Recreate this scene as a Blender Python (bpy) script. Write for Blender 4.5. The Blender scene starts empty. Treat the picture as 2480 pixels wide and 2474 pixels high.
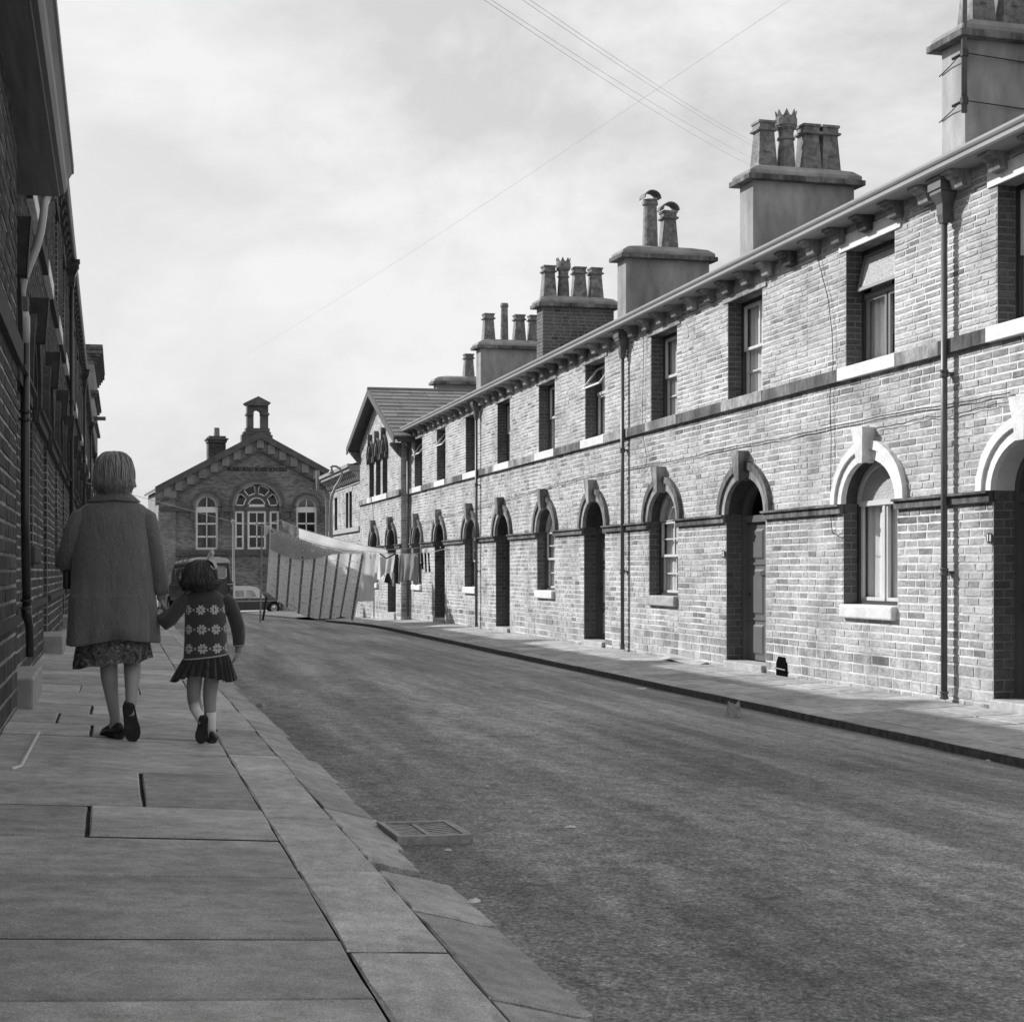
import bpy, bmesh, math, random
from mathutils import Vector, Matrix, noise
random.seed(7)
R = math.radians
sc = bpy.context.scene

# ------------------------------------------------------------------ camera
TH = R(15.56)
CT, ST = math.cos(TH), math.sin(TH)
F = 3448.0                       # focal length in pixels of the 2480 px wide frame
cam = bpy.data.cameras.new('camera')
cam.sensor_width = 36.0
cam.lens = F / 2480.0 * 36.0
cam.clip_start = 0.1
cam.clip_end = 3000
cam_o = bpy.data.objects.new('camera', cam)
sc.collection.objects.link(cam_o)
cam_o.rotation_euler = (R(90), 0, -TH)
sc.camera = cam_o

# ------------------------------------------------------------------ world, sun, exposure
SUN = Vector((-1.0, 1.0, 0.80)).normalized()      # towards the sun: ahead and to the left
sun_el = math.asin(SUN.z)
sun_az = math.atan2(SUN.x, SUN.y)                 # clockwise from +Y
w = bpy.data.worlds.new('World')
sc.world = w
w.use_nodes = True
nt = w.node_tree
for n in list(nt.nodes):
    nt.nodes.remove(n)
out = nt.nodes.new('ShaderNodeOutputWorld')
bg = nt.nodes.new('ShaderNodeBackground')
sky = nt.nodes.new('ShaderNodeTexSky')
sky.sky_type = 'NISHITA'
sky.sun_disc = False
sky.sun_elevation = sun_el
sky.sun_rotation = sun_az
sky.air_density = 1.0
sky.dust_density = 2.5
sky.ozone_density = 1.0
bw = nt.nodes.new('ShaderNodeRGBToBW')
tc = nt.nodes.new('ShaderNodeTexCoord')
mp = nt.nodes.new('ShaderNodeMapping')
mp.inputs['Scale'].default_value = (1.0, 1.0, 1.9)
mp.inputs['Location'].default_value = (1.35, 0.6, 0.4)
nz = nt.nodes.new('ShaderNodeTexNoise')
nz.inputs['Scale'].default_value = 2.9
nz.inputs['Detail'].default_value = 7
nz.inputs['Roughness'].default_value = 0.60
nz.inputs['Distortion'].default_value = 0.25
cr = nt.nodes.new('ShaderNodeValToRGB')
cr.color_ramp.elements[0].position = 0.44
cr.color_ramp.elements[0].color = (0, 0, 0, 1)
cr.color_ramp.elements[1].position = 0.60
cr.color_ramp.elements[1].color = (1, 1, 1, 1)
# clouds: brightness of thin white cloud laid over the clear sky
mix = nt.nodes.new('ShaderNodeMixRGB')
mix.blend_type = 'MIX'
mul = nt.nodes.new('ShaderNodeMath'); mul.operation = 'MULTIPLY'; mul.inputs[1].default_value = 0.34
add = nt.nodes.new('ShaderNodeMath'); add.operation = 'ADD'; add.inputs[1].default_value = 3.55
damp = nt.nodes.new('ShaderNodeMath'); damp.operation = 'POWER'; damp.inputs[1].default_value = 0.9
mulc = nt.nodes.new('ShaderNodeMath'); mulc.operation = 'MULTIPLY'; mulc.inputs[1].default_value = 0.85
L = nt.links.new
L(tc.outputs['Generated'], mp.inputs['Vector'])
L(mp.outputs['Vector'], nz.inputs['Vector'])
L(nz.outputs['Fac'], cr.inputs['Fac'])
L(sky.outputs['Color'], bw.inputs['Color'])
L(bw.outputs['Val'], mul.inputs[0])
L(mul.outputs[0], add.inputs[0])
L(cr.outputs['Color'], mulc.inputs[0])
L(mulc.outputs[0], mix.inputs['Fac'])
L(add.outputs[0], mix.inputs['Color1'])
mix.inputs['Color2'].default_value = (6.6, 6.6, 6.6, 1)
L(mix.outputs['Color'], bg.inputs['Color'])
bg.inputs['Strength'].default_value = 0.10
L(bg.outputs['Background'], out.inputs['Surface'])

sl = bpy.data.lights.new('sun', 'SUN')
sl.energy = 3.75
sl.angle = R(0.6)
sl.color = (1, 1, 1)
so = bpy.data.objects.new('sun', sl)
sc.collection.objects.link(so)
so.rotation_euler = SUN.to_track_quat('Z', 'Y').to_euler()
so.location = (-20, 20, 20)

sc.view_settings.view_transform = 'Standard'
sc.view_settings.look = 'None'
sc.view_settings.gamma = 1
sc.view_settings.exposure = 0.5
sc.view_settings.use_curve_mapping = False
sc.cycles.max_bounces = 6
sc.cycles.transparent_max_bounces = 12

# ------------------------------------------------------------------ geometry helpers
S = 0.0405          # fall of the street per metre

def drop(y):
    if y < 33: return 0.0
    if y < 39: return 0.0205 * (y - 33) ** 2 / 12
    return 0.0205 * (y - 36)

def LZ(y):          # height of the street's datum line (through the camera) at y
    yy = min(y, 110)
    return -S * yy - drop(yy)

def ray(px, py):
    a = (px - 1240) / F; b = (1237 - py) / F
    return Vector((ST + a * CT, CT - a * ST, b))
def hitX(px, py, X):
    r = ray(px, py); return r * (X / r.x)
def hitY(px, py, Y):
    r = ray(px, py); return r * (Y / r.y)
def hitF(px, py, f, y0=1.0, y1=140.0):      # meets surface z=f(x,y)
    r = ray(px, py); r = r / r.y
    lo, hi = y0, y1
    for _ in range(60):
        m = (lo + hi) / 2
        p = r * m
        if p.z > f(p.x, p.y): lo = m
        else: hi = m
    return r * lo

class MB:
    def __init__(s): s.v = []; s.f = []; s.m = []; s.t = []
    def add(s, vs, fs, mi=0, tone=0.5):
        b = len(s.v)
        s.v += [tuple(p) for p in vs]
        for f in fs:
            s.f.append([b + i for i in f]); s.m.append(mi); s.t.append(tone)
        return b
    def quad(s, a, b, c, d, mi=0, tone=0.5): s.add([a, b, c, d], [(0, 1, 2, 3)], mi, tone)
    def box(s, x0, x1, y0, y1, z0, z1, mi=0, tone=0.5, M=None):
        vs = [(x, y, z) for z in (z0, z1) for y in (y0, y1) for x in (x0, x1)]
        if M: vs = [M(*p) for p in vs]
        s.add(vs, BOXF, mi, tone)
    def prism(s, poly, M0, M1, mi=0, tone=0.5, caps=True):     # poly: list of 2D points; M0, M1 map (a,b)->3D near and far
        n = len(poly)
        vs = [M0(*p) for p in poly] + [M1(*p) for p in poly]
        fs = [(i, (i + 1) % n, n + (i + 1) % n, n + i) for i in range(n)]
        if caps: fs += [tuple(range(n)), tuple(range(2 * n - 1, n - 1, -1))]
        s.add(vs, fs, mi, tone)
    def tube(s, pts, r, n=8, mi=0, tone=0.5, cap=True):
        pts = [Vector(p) for p in pts]
        rr = r if isinstance(r, (list, tuple)) else [r] * len(pts)
        rings = []
        t0 = None; up = None
        for i, p in enumerate(pts):
            t = (pts[min(i + 1, len(pts) - 1)] - pts[max(i - 1, 0)]).normalized()
            if up is None:
                up = Vector((0, 0, 1)) if abs(t.z) < .9 else Vector((0, 1, 0))
            a = t.cross(up)
            if a.length < 1e-5: a = t.cross(Vector((1, 0, 0)))
            a.normalize(); up = a.cross(t).normalized()
            rings.append([p + (a * math.cos(2 * math.pi * k / n) + up * math.sin(2 * math.pi * k / n)) * rr[i] for k in range(n)])
        vs = [q for r_ in rings for q in r_]
        fs = [(i * n + k, i * n + (k + 1) % n, (i + 1) * n + (k + 1) % n, (i + 1) * n + k) for i in range(len(pts) - 1) for k in range(n)]
        if cap: fs += [tuple(range(n))[::-1], tuple(range((len(pts) - 1) * n, len(pts) * n))]
        s.add(vs, fs, mi, tone)
    def lathe(s, prof, c=(0, 0, 0), n=16, mi=0, tone=0.5, cap=True, sq=False, rot=0.0, sx=1, sy=1):
        vs = []
        for (r_, z) in prof:
            for k in range(n):
                a = 2 * math.pi * (k + (.5 if sq else 0)) / n + rot
                q = r_ / (math.cos(math.pi / n) if sq else 1)
                vs.append((c[0] + q * math.cos(a) * sx, c[1] + q * math.sin(a) * sy, c[2] + z))
        m = len(prof)
        fs = [(i * n + k, i * n + (k + 1) % n, (i + 1) * n + (k + 1) % n, (i + 1) * n + k) for i in range(m - 1) for k in range(n)]
        if cap: fs += [tuple(range(n))[::-1], tuple(range((m - 1) * n, m * n))]
        s.add(vs, fs, mi, tone)
    def rings(s, rgs, mi=0, tone=0.5, cap=True, close=True):   # rings: list of lists of points
        n = len(rgs[0]); vs = [q for r_ in rgs for q in r_]
        kk = n if close else n - 1
        fs = [(i * n + k, i * n + (k + 1) % n, (i + 1) * n + (k + 1) % n, (i + 1) * n + k) for i in range(len(rgs) - 1) for k in range(kk)]
        if cap and close: fs += [tuple(range(n))[::-1], tuple(range((len(rgs) - 1) * n, len(rgs) * n))]
        s.add(vs, fs, mi, tone)
    def mesh(s, name, mats, smooth=False):
        me = bpy.data.meshes.new(name)
        me.from_pydata(s.v, [], s.f)
        for m in (mats if isinstance(mats, (list, tuple)) else [mats]): me.materials.append(m)
        if any(s.m): me.polygons.foreach_set('material_index', s.m)
        at = me.attributes.new('tone', 'FLOAT', 'FACE')
        at.data.foreach_set('value', s.t)
        if smooth: me.polygons.foreach_set('use_smooth', [True] * len(s.f))
        me.update()
        return me
    def build(s, name, mats, parent=None, kind=None, smooth=False, bevel=0, solid=0, sub=0):
        return link(name, s.mesh(name, mats, smooth), parent, kind, bevel, solid, sub)
BOXF = [(0, 2, 3, 1), (4, 5, 7, 6), (0, 1, 5, 4), (2, 6, 7, 3), (0, 4, 6, 2), (1, 3, 7, 5)]

def pinv(parent):
    p = parent; loc = Vector(p['_o']) if '_o' in p else Vector((0, 0, 0))
    return Matrix.Translation(-loc)
def link(name, me, parent=None, kind=None, bevel=0, solid=0, sub=0, loc=None):
    o = bpy.data.objects.new(name, me)
    sc.collection.objects.link(o)
    if parent is not None:
        o.parent = parent
        if '_o' in parent: o.matrix_parent_inverse = pinv(parent)
    if loc is not None:
        o.location = loc
        o['_o'] = tuple(loc)
    if kind: o['kind'] = kind
    if solid:
        md = o.modifiers.new('solid', 'SOLIDIFY'); md.thickness = solid; md.offset = 0
    if bevel:
        md = o.modifiers.new('bevel', 'BEVEL'); md.width = bevel; md.segments = 2; md.limit_method = 'ANGLE'; md.angle_limit = R(40)
    if sub:
        md = o.modifiers.new('sub', 'SUBSURF'); md.levels = sub; md.render_levels = sub
    return o
def tag(o, label=None, cat=None, group=None, kind=None):
    if label: o['label'] = label
    if cat: o['category'] = cat
    if group: o['group'] = group
    if kind: o['kind'] = kind
    return o
def thing(name, label, cat, loc=(0, 0, 0), group=None, kind=None):
    o = bpy.data.objects.new(name, None)
    o.empty_display_size = .2
    sc.collection.objects.link(o)
    o.location = loc; o['_o'] = tuple(loc)
    tag(o, label, cat, group, kind)
    return o

# ------------------------------------------------------------------ materials
S_FALL = .0405
def newmat(name):
    m = bpy.data.materials.new(name); m.use_nodes = True
    t = m.node_tree; b = t.nodes['Principled BSDF']
    return m, t, b
def g3(v): return (v, v, v, 1)
def mat(name, val, rough=.7, spec=.3, noise_amt=0.0, nscale=8.0, bump=0.0, bscale=40.0, metallic=0.0, stretch=None, sheen=0, noise2=0.0, n2scale=1.0, coords='pos'):
    m, t, b = newmat(name)
    b.inputs['Roughness'].default_value = rough
    b.inputs['Specular IOR Level'].default_value = spec
    b.inputs['Metallic'].default_value = metallic
    if sheen: b.inputs['Sheen Weight'].default_value = sheen
    b.inputs['Base Color'].default_value = g3(val)
    L = t.links.new
    if coords == 'pos':
        co = t.nodes.new('ShaderNodeNewGeometry').outputs['Position']
    else:
        co = t.nodes.new('ShaderNodeTexCoord').outputs['Object']
    if stretch:
        mm = t.nodes.new('ShaderNodeMapping'); mm.inputs['Scale'].default_value = stretch
        L(co, mm.inputs['Vector']); co = mm.outputs['Vector']
    if noise_amt or noise2:
        n = t.nodes.new('ShaderNodeTexNoise'); n.inputs['Scale'].default_value = nscale; n.inputs['Detail'].default_value = 6; n.inputs['Roughness'].default_value = .6
        L(co, n.inputs['Vector'])
        r = t.nodes.new('ShaderNodeMapRange'); r.inputs['From Min'].default_value = .3; r.inputs['From Max'].default_value = .7
        r.inputs['To Min'].default_value = val * (1 - noise_amt); r.inputs['To Max'].default_value = val * (1 + noise_amt)
        L(n.outputs['Fac'], r.inputs['Value'])
        src = r.outputs['Result']
        if noise2:
            n2 = t.nodes.new('ShaderNodeTexNoise'); n2.inputs['Scale'].default_value = n2scale; n2.inputs['Detail'].default_value = 3
            L(co, n2.inputs['Vector'])
            r2 = t.nodes.new('ShaderNodeMapRange'); r2.inputs['From Min'].default_value = .35; r2.inputs['From Max'].default_value = .65
            r2.inputs['To Min'].default_value = 1 - noise2; r2.inputs['To Max'].default_value = 1 + noise2
            L(n2.outputs['Fac'], r2.inputs['Value'])
            mu = t.nodes.new('ShaderNodeMath'); mu.operation = 'MULTIPLY'
            L(src, mu.inputs[0]); L(r2.outputs['Result'], mu.inputs[1]); src = mu.outputs[0]
        L(src, b.inputs['Base Color'])
    if bump:
        n = t.nodes.new('ShaderNodeTexNoise'); n.inputs['Scale'].default_value = bscale; n.inputs['Detail'].default_value = 5; n.inputs['Roughness'].default_value = .65
        L(co, n.inputs['Vector'])
        bp = t.nodes.new('ShaderNodeBump'); bp.inputs['Strength'].default_value = bump; bp.inputs['Distance'].default_value = .02
        L(n.outputs['Fac'], bp.inputs['Height']); L(bp.outputs['Normal'], b.inputs['Normal'])
    return m

def stone_mat(name, base, single=False, dark=.35, spread=.45, soot=.5, runs=False):
    """walling stone: every block its own tone, sooty patches over several blocks, gritty relief"""
    m, t, b = newmat(name)
    L = t.links.new
    b.inputs['Roughness'].default_value = .9
    b.inputs['Specular IOR Level'].default_value = .15
    if single:
        rnd = t.nodes.new('ShaderNodeObjectInfo').outputs['Random']
    else:
        a = t.nodes.new('ShaderNodeAttribute'); a.attribute_name = 'tone'; rnd = a.outputs['Fac']
    ramp = t.nodes.new('ShaderNodeValToRGB')
    e = ramp.color_ramp.elements
    e[0].position = 0; e[0].color = g3(base * dark)
    e[1].position = 1; e[1].color = g3(base * (1 + spread * .45))
    for p, v in ((.05, dark * 1.5), (.13, 1 - spread * .5), (.55, 1.0)):
        q = e.new(p); q.color = g3(base * v)
    L(rnd, ramp.inputs['Fac'])
    geo = t.nodes.new('ShaderNodeNewGeometry')
    n1 = t.nodes.new('ShaderNodeTexNoise'); n1.inputs['Scale'].default_value = 1.9; n1.inputs['Detail'].default_value = 8; n1.inputs['Roughness'].default_value = .72
    L(geo.outputs['Position'], n1.inputs['Vector'])
    r1 = t.nodes.new('ShaderNodeMapRange'); r1.inputs['From Min'].default_value = .45; r1.inputs['From Max'].default_value = .66; r1.inputs['To Min'].default_value = 1.06; r1.inputs['To Max'].default_value = 1 - soot * .55
    L(n1.outputs['Fac'], r1.inputs['Value'])
    n2 = t.nodes.new('ShaderNodeTexNoise'); n2.inputs['Scale'].default_value = 24; n2.inputs['Detail'].default_value = 5; n2.inputs['Roughness'].default_value = .7
    mm = t.nodes.new('ShaderNodeMapping'); mm.inputs['Scale'].default_value = (1, .6, 1.5)
    L(geo.outputs['Position'], mm.inputs['Vector']); L(mm.outputs['Vector'], n2.inputs['Vector'])
    r2 = t.nodes.new('ShaderNodeMapRange'); r2.inputs['From Min'].default_value = .32; r2.inputs['From Max'].default_value = .68; r2.inputs['To Min'].default_value = .72; r2.inputs['To Max'].default_value = 1.2
    L(n2.outputs['Fac'], r2.inputs['Value'])
    mu = t.nodes.new('ShaderNodeMath'); mu.operation = 'MULTIPLY'; L(r1.outputs[0], mu.inputs[0]); L(r2.outputs[0], mu.inputs[1])
    if runs:
        sp = t.nodes.new('ShaderNodeSeparateXYZ'); L(geo.outputs['Position'], sp.inputs[0])
        hv = t.nodes.new('ShaderNodeMath'); hv.operation = 'MULTIPLY_ADD'; L(sp.outputs['Y'], hv.inputs[0]); hv.inputs[1].default_value = S_FALL; L(sp.outputs['Z'], hv.inputs[2])
        n4 = t.nodes.new('ShaderNodeTexNoise'); n4.inputs['Scale'].default_value = 3.2; n4.inputs['Detail'].default_value = 6; n4.inputs['Roughness'].default_value = .65
        m4 = t.nodes.new('ShaderNodeMapping'); m4.inputs['Scale'].default_value = (1, 1.3, .25); L(geo.outputs['Position'], m4.inputs[0]); L(m4.outputs[0], n4.inputs['Vector'])
        for (top, dep, k_) in ((.565, .34, .55), (2.07, .30, .5), (3.7, .25, .35), (-1.0, .45, .45)):
            a1 = t.nodes.new('ShaderNodeMapRange'); a1.inputs[1].default_value = top - dep; a1.inputs[2].default_value = top; a1.inputs[3].default_value = 0; a1.inputs[4].default_value = 1; L(hv.outputs[0], a1.inputs[0])
            a2 = t.nodes.new('ShaderNodeMath'); a2.operation = 'LESS_THAN'; a2.inputs[1].default_value = top + .01; L(hv.outputs[0], a2.inputs[0])
            a3 = t.nodes.new('ShaderNodeMapRange'); a3.inputs[1].default_value = .40; a3.inputs[2].default_value = .60; a3.inputs[3].default_value = 0; a3.inputs[4].default_value = k_; L(n4.outputs['Fac'], a3.inputs[0])
            p1 = t.nodes.new('ShaderNodeMath'); p1.operation = 'MULTIPLY'; L(a1.outputs[0], p1.inputs[0]); L(a2.outputs[0], p1.inputs[1])
            p2 = t.nodes.new('ShaderNodeMath'); p2.operation = 'MULTIPLY'; L(p1.outputs[0], p2.inputs[0]); L(a3.outputs[0], p2.inputs[1])
            p3 = t.nodes.new('ShaderNodeMath'); p3.operation = 'SUBTRACT'; p3.inputs[0].default_value = 1; L(p2.outputs[0], p3.inputs[1])
            p4 = t.nodes.new('ShaderNodeMath'); p4.operation = 'MULTIPLY'; L(mu.outputs[0], p4.inputs[0]); L(p3.outputs[0], p4.inputs[1]); mu = p4
    mx = t.nodes.new('ShaderNodeVectorMath'); mx.operation = 'SCALE'
    L(ramp.outputs['Color'], mx.inputs[0]); L(mu.outputs[0], mx.inputs['Scale'])
    L(mx.outputs[0], b.inputs['Base Color'])
    bp = t.nodes.new('ShaderNodeBump'); bp.inputs['Strength'].default_value = .7; bp.inputs['Distance'].default_value = .012
    L(n2.outputs['Fac'], bp.inputs['Height']); L(bp.outputs['Normal'], b.inputs['Normal'])
    return m

def glass_mat(name, refl=.12, tint=.94):
    m = bpy.data.materials.new(name); m.use_nodes = True
    t = m.node_tree
    for n in list(t.nodes): t.nodes.remove(n)
    o = t.nodes.new('ShaderNodeOutputMaterial'); tr = t.nodes.new('ShaderNodeBsdfTransparent'); gl = t.nodes.new('ShaderNodeBsdfGlossy'); mx = t.nodes.new('ShaderNodeMixShader')
    tr.inputs['Color'].default_value = g3(tint); gl.inputs['Roughness'].default_value = .03; gl.inputs['Color'].default_value = g3(.9)
    fr = t.nodes.new('ShaderNodeLayerWeight'); fr.inputs['Blend'].default_value = .5
    pw = t.nodes.new('ShaderNodeMath'); pw.operation = 'POWER'; pw.inputs[1].default_value = 4.0
    ad = t.nodes.new('ShaderNodeMath'); ad.operation = 'MULTIPLY_ADD'; ad.inputs[1].default_value = .8; ad.inputs[2].default_value = refl * .6; ad.use_clamp = True
    t.links.new(fr.outputs['Facing'], pw.inputs[0]); t.links.new(pw.outputs[0], ad.inputs[0]); t.links.new(ad.outputs[0], mx.inputs['Fac'])
    t.links.new(tr.outputs[0], mx.inputs[1]); t.links.new(gl.outputs[0], mx.inputs[2]); t.links.new(mx.outputs[0], o.inputs['Surface'])
    return m

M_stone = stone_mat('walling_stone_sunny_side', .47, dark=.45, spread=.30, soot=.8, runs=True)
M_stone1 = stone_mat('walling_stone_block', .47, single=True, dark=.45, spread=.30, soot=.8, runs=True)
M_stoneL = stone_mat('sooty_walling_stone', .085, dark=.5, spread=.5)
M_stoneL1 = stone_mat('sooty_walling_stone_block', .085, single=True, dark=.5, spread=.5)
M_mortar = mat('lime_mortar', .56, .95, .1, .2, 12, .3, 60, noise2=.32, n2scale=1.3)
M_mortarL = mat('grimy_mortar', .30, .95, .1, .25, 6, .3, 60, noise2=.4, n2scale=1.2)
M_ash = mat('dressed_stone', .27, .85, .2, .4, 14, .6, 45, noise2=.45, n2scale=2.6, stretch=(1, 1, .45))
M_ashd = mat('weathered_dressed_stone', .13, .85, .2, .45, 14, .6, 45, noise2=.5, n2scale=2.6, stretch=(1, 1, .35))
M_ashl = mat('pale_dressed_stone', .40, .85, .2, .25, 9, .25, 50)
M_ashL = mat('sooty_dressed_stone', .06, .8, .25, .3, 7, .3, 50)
M_white = mat('white_paint', .72, .6, .35, .12, 9, .35, 28, noise2=.08, n2scale=2)
M_cream = mat('cream_paint', .6, .5, .4, .08, 5)
M_dkpaint = mat('dark_gloss_paint', .045, .35, .5, .15, 5)
M_gutter = mat('painted_gutter_board', .29, .6, .3, .12, 3, stretch=(1, .3, 3))
M_pipe = mat('grey_painted_iron', .10, .42, .5, .2, 6)
M_pipeL = mat('black_painted_iron', .025, .3, .5, .2, 6)
M_render = mat('cement_render', .30, .9, .15, .22, 5, .3, 30, noise2=.28, n2scale=1.2, stretch=(1, 1, .4))
M_pot = mat('fired_clay_pot', .17, .7, .3, .4, 12, .35, 25, noise2=.3, n2scale=3)
M_slate = mat('stone_slate', .20, .7, .3, .2, 5, .3, 30, noise2=.15, n2scale=1.5)
M_slated = mat('dark_stone_slate', .10, .7, .3, .2, 5, .3, 30)
M_glass = glass_mat('window_glass')
M_glassd = glass_mat('dark_window_glass', .05)
M_curtain = mat('net_curtain', .82, .9, .1, .05, 20)
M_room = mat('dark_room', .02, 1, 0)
M_flag = mat('york_stone_flag', .22, .62, .35, .18, 5, .35, 18, noise2=.14, n2scale=1.1, stretch=(1, 2.5, 1))
M_joint = mat('dirt_filled_joint', .06, .95, .1, .4, 15)
M_kerb = mat('kerb_stone', .20, .68, .3, .25, 9, .6, 22, noise2=.15, n2scale=1.4)
M_kerbR = mat('pale_kerb_stone', .36, .75, .3, .18, 9, .5, 22)
M_flagR = mat('pale_york_stone_flag', .42, .75, .3, .14, 4, .3, 18, noise2=.1, n2scale=.8)
M_chrome_d = mat('tarnished_brass', .3, .3, .5, metallic=.8)
M_tile = mat('bathroom_obscured_glass', .45, .25, .6, .5, 60, .8, 55)

def asphalt():
    m, t, b = newmat('worn_asphalt'); L = t.links.new
    b.inputs['Roughness'].default_value = .82; b.inputs['Specular IOR Level'].default_value = .3
    geo = t.nodes.new('ShaderNodeNewGeometry')
    sep = t.nodes.new('ShaderNodeSeparateXYZ'); L(geo.outputs['Position'], sep.inputs[0])
    def nzz(scale, det, st=None, ro=.6):
        n = t.nodes.new('ShaderNodeTexNoise'); n.inputs['Scale'].default_value = scale; n.inputs['Detail'].default_value = det; n.inputs['Roughness'].default_value = ro
        if st:
            q = t.nodes.new('ShaderNodeMapping'); q.inputs['Scale'].default_value = st; L(geo.outputs['Position'], q.inputs['Vector']); L(q.outputs[0], n.inputs['Vector'])
        else: L(geo.outputs['Position'], n.inputs['Vector'])
        return n.outputs['Fac']
    def mr(src, a, b_, c, d):
        q = t.nodes.new('ShaderNodeMapRange'); q.inputs[1].default_value = a; q.inputs[2].default_value = b_; q.inputs[3].default_value = c; q.inputs[4].default_value = d; L(src, q.inputs[0]); return q.outputs[0]
    def mu(a, b_):
        q = t.nodes.new('ShaderNodeMath'); q.operation = 'MULTIPLY'; L(a, q.inputs[0]); L(b_, q.inputs[1]); return q.outputs[0]
    fine = nzz(48, 6, ro=.85)
    med = nzz(9, 6)
    big = nzz(.55, 4, (1, .35, 1))
    streak = nzz(1.7, 3, (1.6, .12, 1))
    vor = t.nodes.new('ShaderNodeTexVoronoi'); vor.inputs['Scale'].default_value = 55; L(geo.outputs['Position'], vor.inputs['Vector'])
    v = mu(mr(fine, .38, .62, .45, 1.6), mr(med, .3, .7, .68, 1.3)); v = mu(v, mr(vor.outputs['Distance'], .1, .5, 1.35, .85))
    cv = t.nodes.new('ShaderNodeTexVoronoi'); cv.feature = 'DISTANCE_TO_EDGE'; cv.inputs['Scale'].default_value = .55
    dn = t.nodes.new('ShaderNodeTexNoise'); dn.inputs['Scale'].default_value = 2.5; dn.inputs['Detail'].default_value = 5; L(geo.outputs['Position'], dn.inputs['Vector'])
    va = t.nodes.new('ShaderNodeVectorMath'); va.operation = 'MULTIPLY_ADD'; L(dn.outputs['Color'], va.inputs[0]); va.inputs[1].default_value = (1.1, 1.1, 1.1); L(geo.outputs['Position'], va.inputs[2]); L(va.outputs[0], cv.inputs['Vector'])
    v = mu(v, mr(cv.outputs['Distance'], .0, .016, .78, 1.0))
    grit_ = nzz(150, 2, ro=.9); v = mu(v, mr(grit_, .4, .62, .7, 1.35))
    edge_n = nzz(2.2, 5)
    patch = nzz(1.1, 7, (1, .5, 1), .7)
    v = mu(v, mr(big, .35, .65, .75, 1.25)); v = mu(v, mr(streak, .38, .62, .74, 1.2)); v = mu(v, mr(patch, .56, .66, 1.0, .7))
    xs_n = t.nodes.new('ShaderNodeMath'); xs_n.operation = 'MULTIPLY_ADD'; L(edge_n, xs_n.inputs[0]); xs_n.inputs[1].default_value = .30; L(sep.outputs['X'], xs_n.inputs[2])
    v = mu(v, mr(xs_n.outputs[0], 6.28, 6.48, 1.0, .38))
    q = t.nodes.new('ShaderNodeMath'); q.operation = 'MULTIPLY'; q.inputs[1].default_value = .31; L(v, q.inputs[0])
    L(q.outputs[0], b.inputs['Base Color'])
    bp = t.nodes.new('ShaderNodeBump'); bp.inputs['Strength'].default_value = .9; bp.inputs['Distance'].default_value = .012
    ad = t.nodes.new('ShaderNodeMath'); ad.operation = 'ADD'; L(fine, ad.inputs[0]); L(med, ad.inputs[1])
    L(ad.outputs[0], bp.inputs['Height']); L(bp.outputs['Normal'], b.inputs['Normal'])
    return m
M_road = asphalt()
M_dirt = mat('rough_ground', .07, .95, .1, .3, 3, .5, 20)

def brickwall(name, base, mort, sc_=1.0, axis='XZ', bw_=.24, rh=.085, contrast=.5):
    m, t, b = newmat(name); L = t.links.new
    b.inputs['Roughness'].default_value = .9; b.inputs['Specular IOR Level'].default_value = .15
    geo = t.nodes.new('ShaderNodeNewGeometry'); sep = t.nodes.new('ShaderNodeSeparateXYZ'); L(geo.outputs['Position'], sep.inputs[0])
    cmb = t.nodes.new('ShaderNodeCombineXYZ')
    L(sep.outputs[axis[0]], cmb.inputs[0]); L(sep.outputs['Z'], cmb.inputs[1])
    br = t.nodes.new('ShaderNodeTexBrick')
    br.inputs['Scale'].default_value = 1; br.inputs['Brick Width'].default_value = bw_; br.inputs['Row Height'].default_value = rh; br.inputs['Mortar Size'].default_value = .009
    br.inputs['Color1'].default_value = g3(base * (1 - contrast)); br.inputs['Color2'].default_value = g3(base * (1 + contrast)); br.inputs['Mortar'].default_value = g3(mort)
    L(cmb.outputs[0], br.inputs['Vector'])
    n = t.nodes.new('ShaderNodeTexNoise'); n.inputs['Scale'].default_value = .7; n.inputs['Detail'].default_value = 5; L(geo.outputs['Position'], n.inputs['Vector'])
    r = t.nodes.new('ShaderNodeMapRange'); r.inputs[1].default_value = .35; r.inputs[2].default_value = .65; r.inputs[3].default_value = .8; r.inputs[4].default_value = 1.2; L(n.outputs['Fac'], r.inputs[0])
    mx = t.nodes.new('ShaderNodeVectorMath'); mx.operation = 'SCALE'; L(br.outputs['Color'], mx.inputs[0]); L(r.outputs[0], mx.inputs['Scale'])
    L(mx.outputs[0], b.inputs['Base Color'])
    bp = t.nodes.new('ShaderNodeBump'); bp.inputs['Strength'].default_value = .6; bp.inputs['Distance'].default_value = .02; bp.invert = True
    L(br.outputs['Fac'], bp.inputs['Height']); L(bp.outputs['Normal'], b.inputs['Normal'])
    return m

# ------------------------------------------------------------------ terraced houses
class Row:
    def __init__(s, sgn, x0, yaw, base, vs, mats):
        s.sgn = sgn; s.x0 = x0; s.yaw = yaw; s.base = base; s.vs = vs; s.k = mats; s.cache = {}; s.off = 0.0; s.gk = 1.0
    def M(s, d, u, v):
        return (s.sgn * (s.x0 + s.yaw * u + d + s.off), u, v - S * u)
    def V(s, v):                   # heights of the right-hand row rescaled to this row
        return (v + 1.39) * s.vs + s.base

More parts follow.
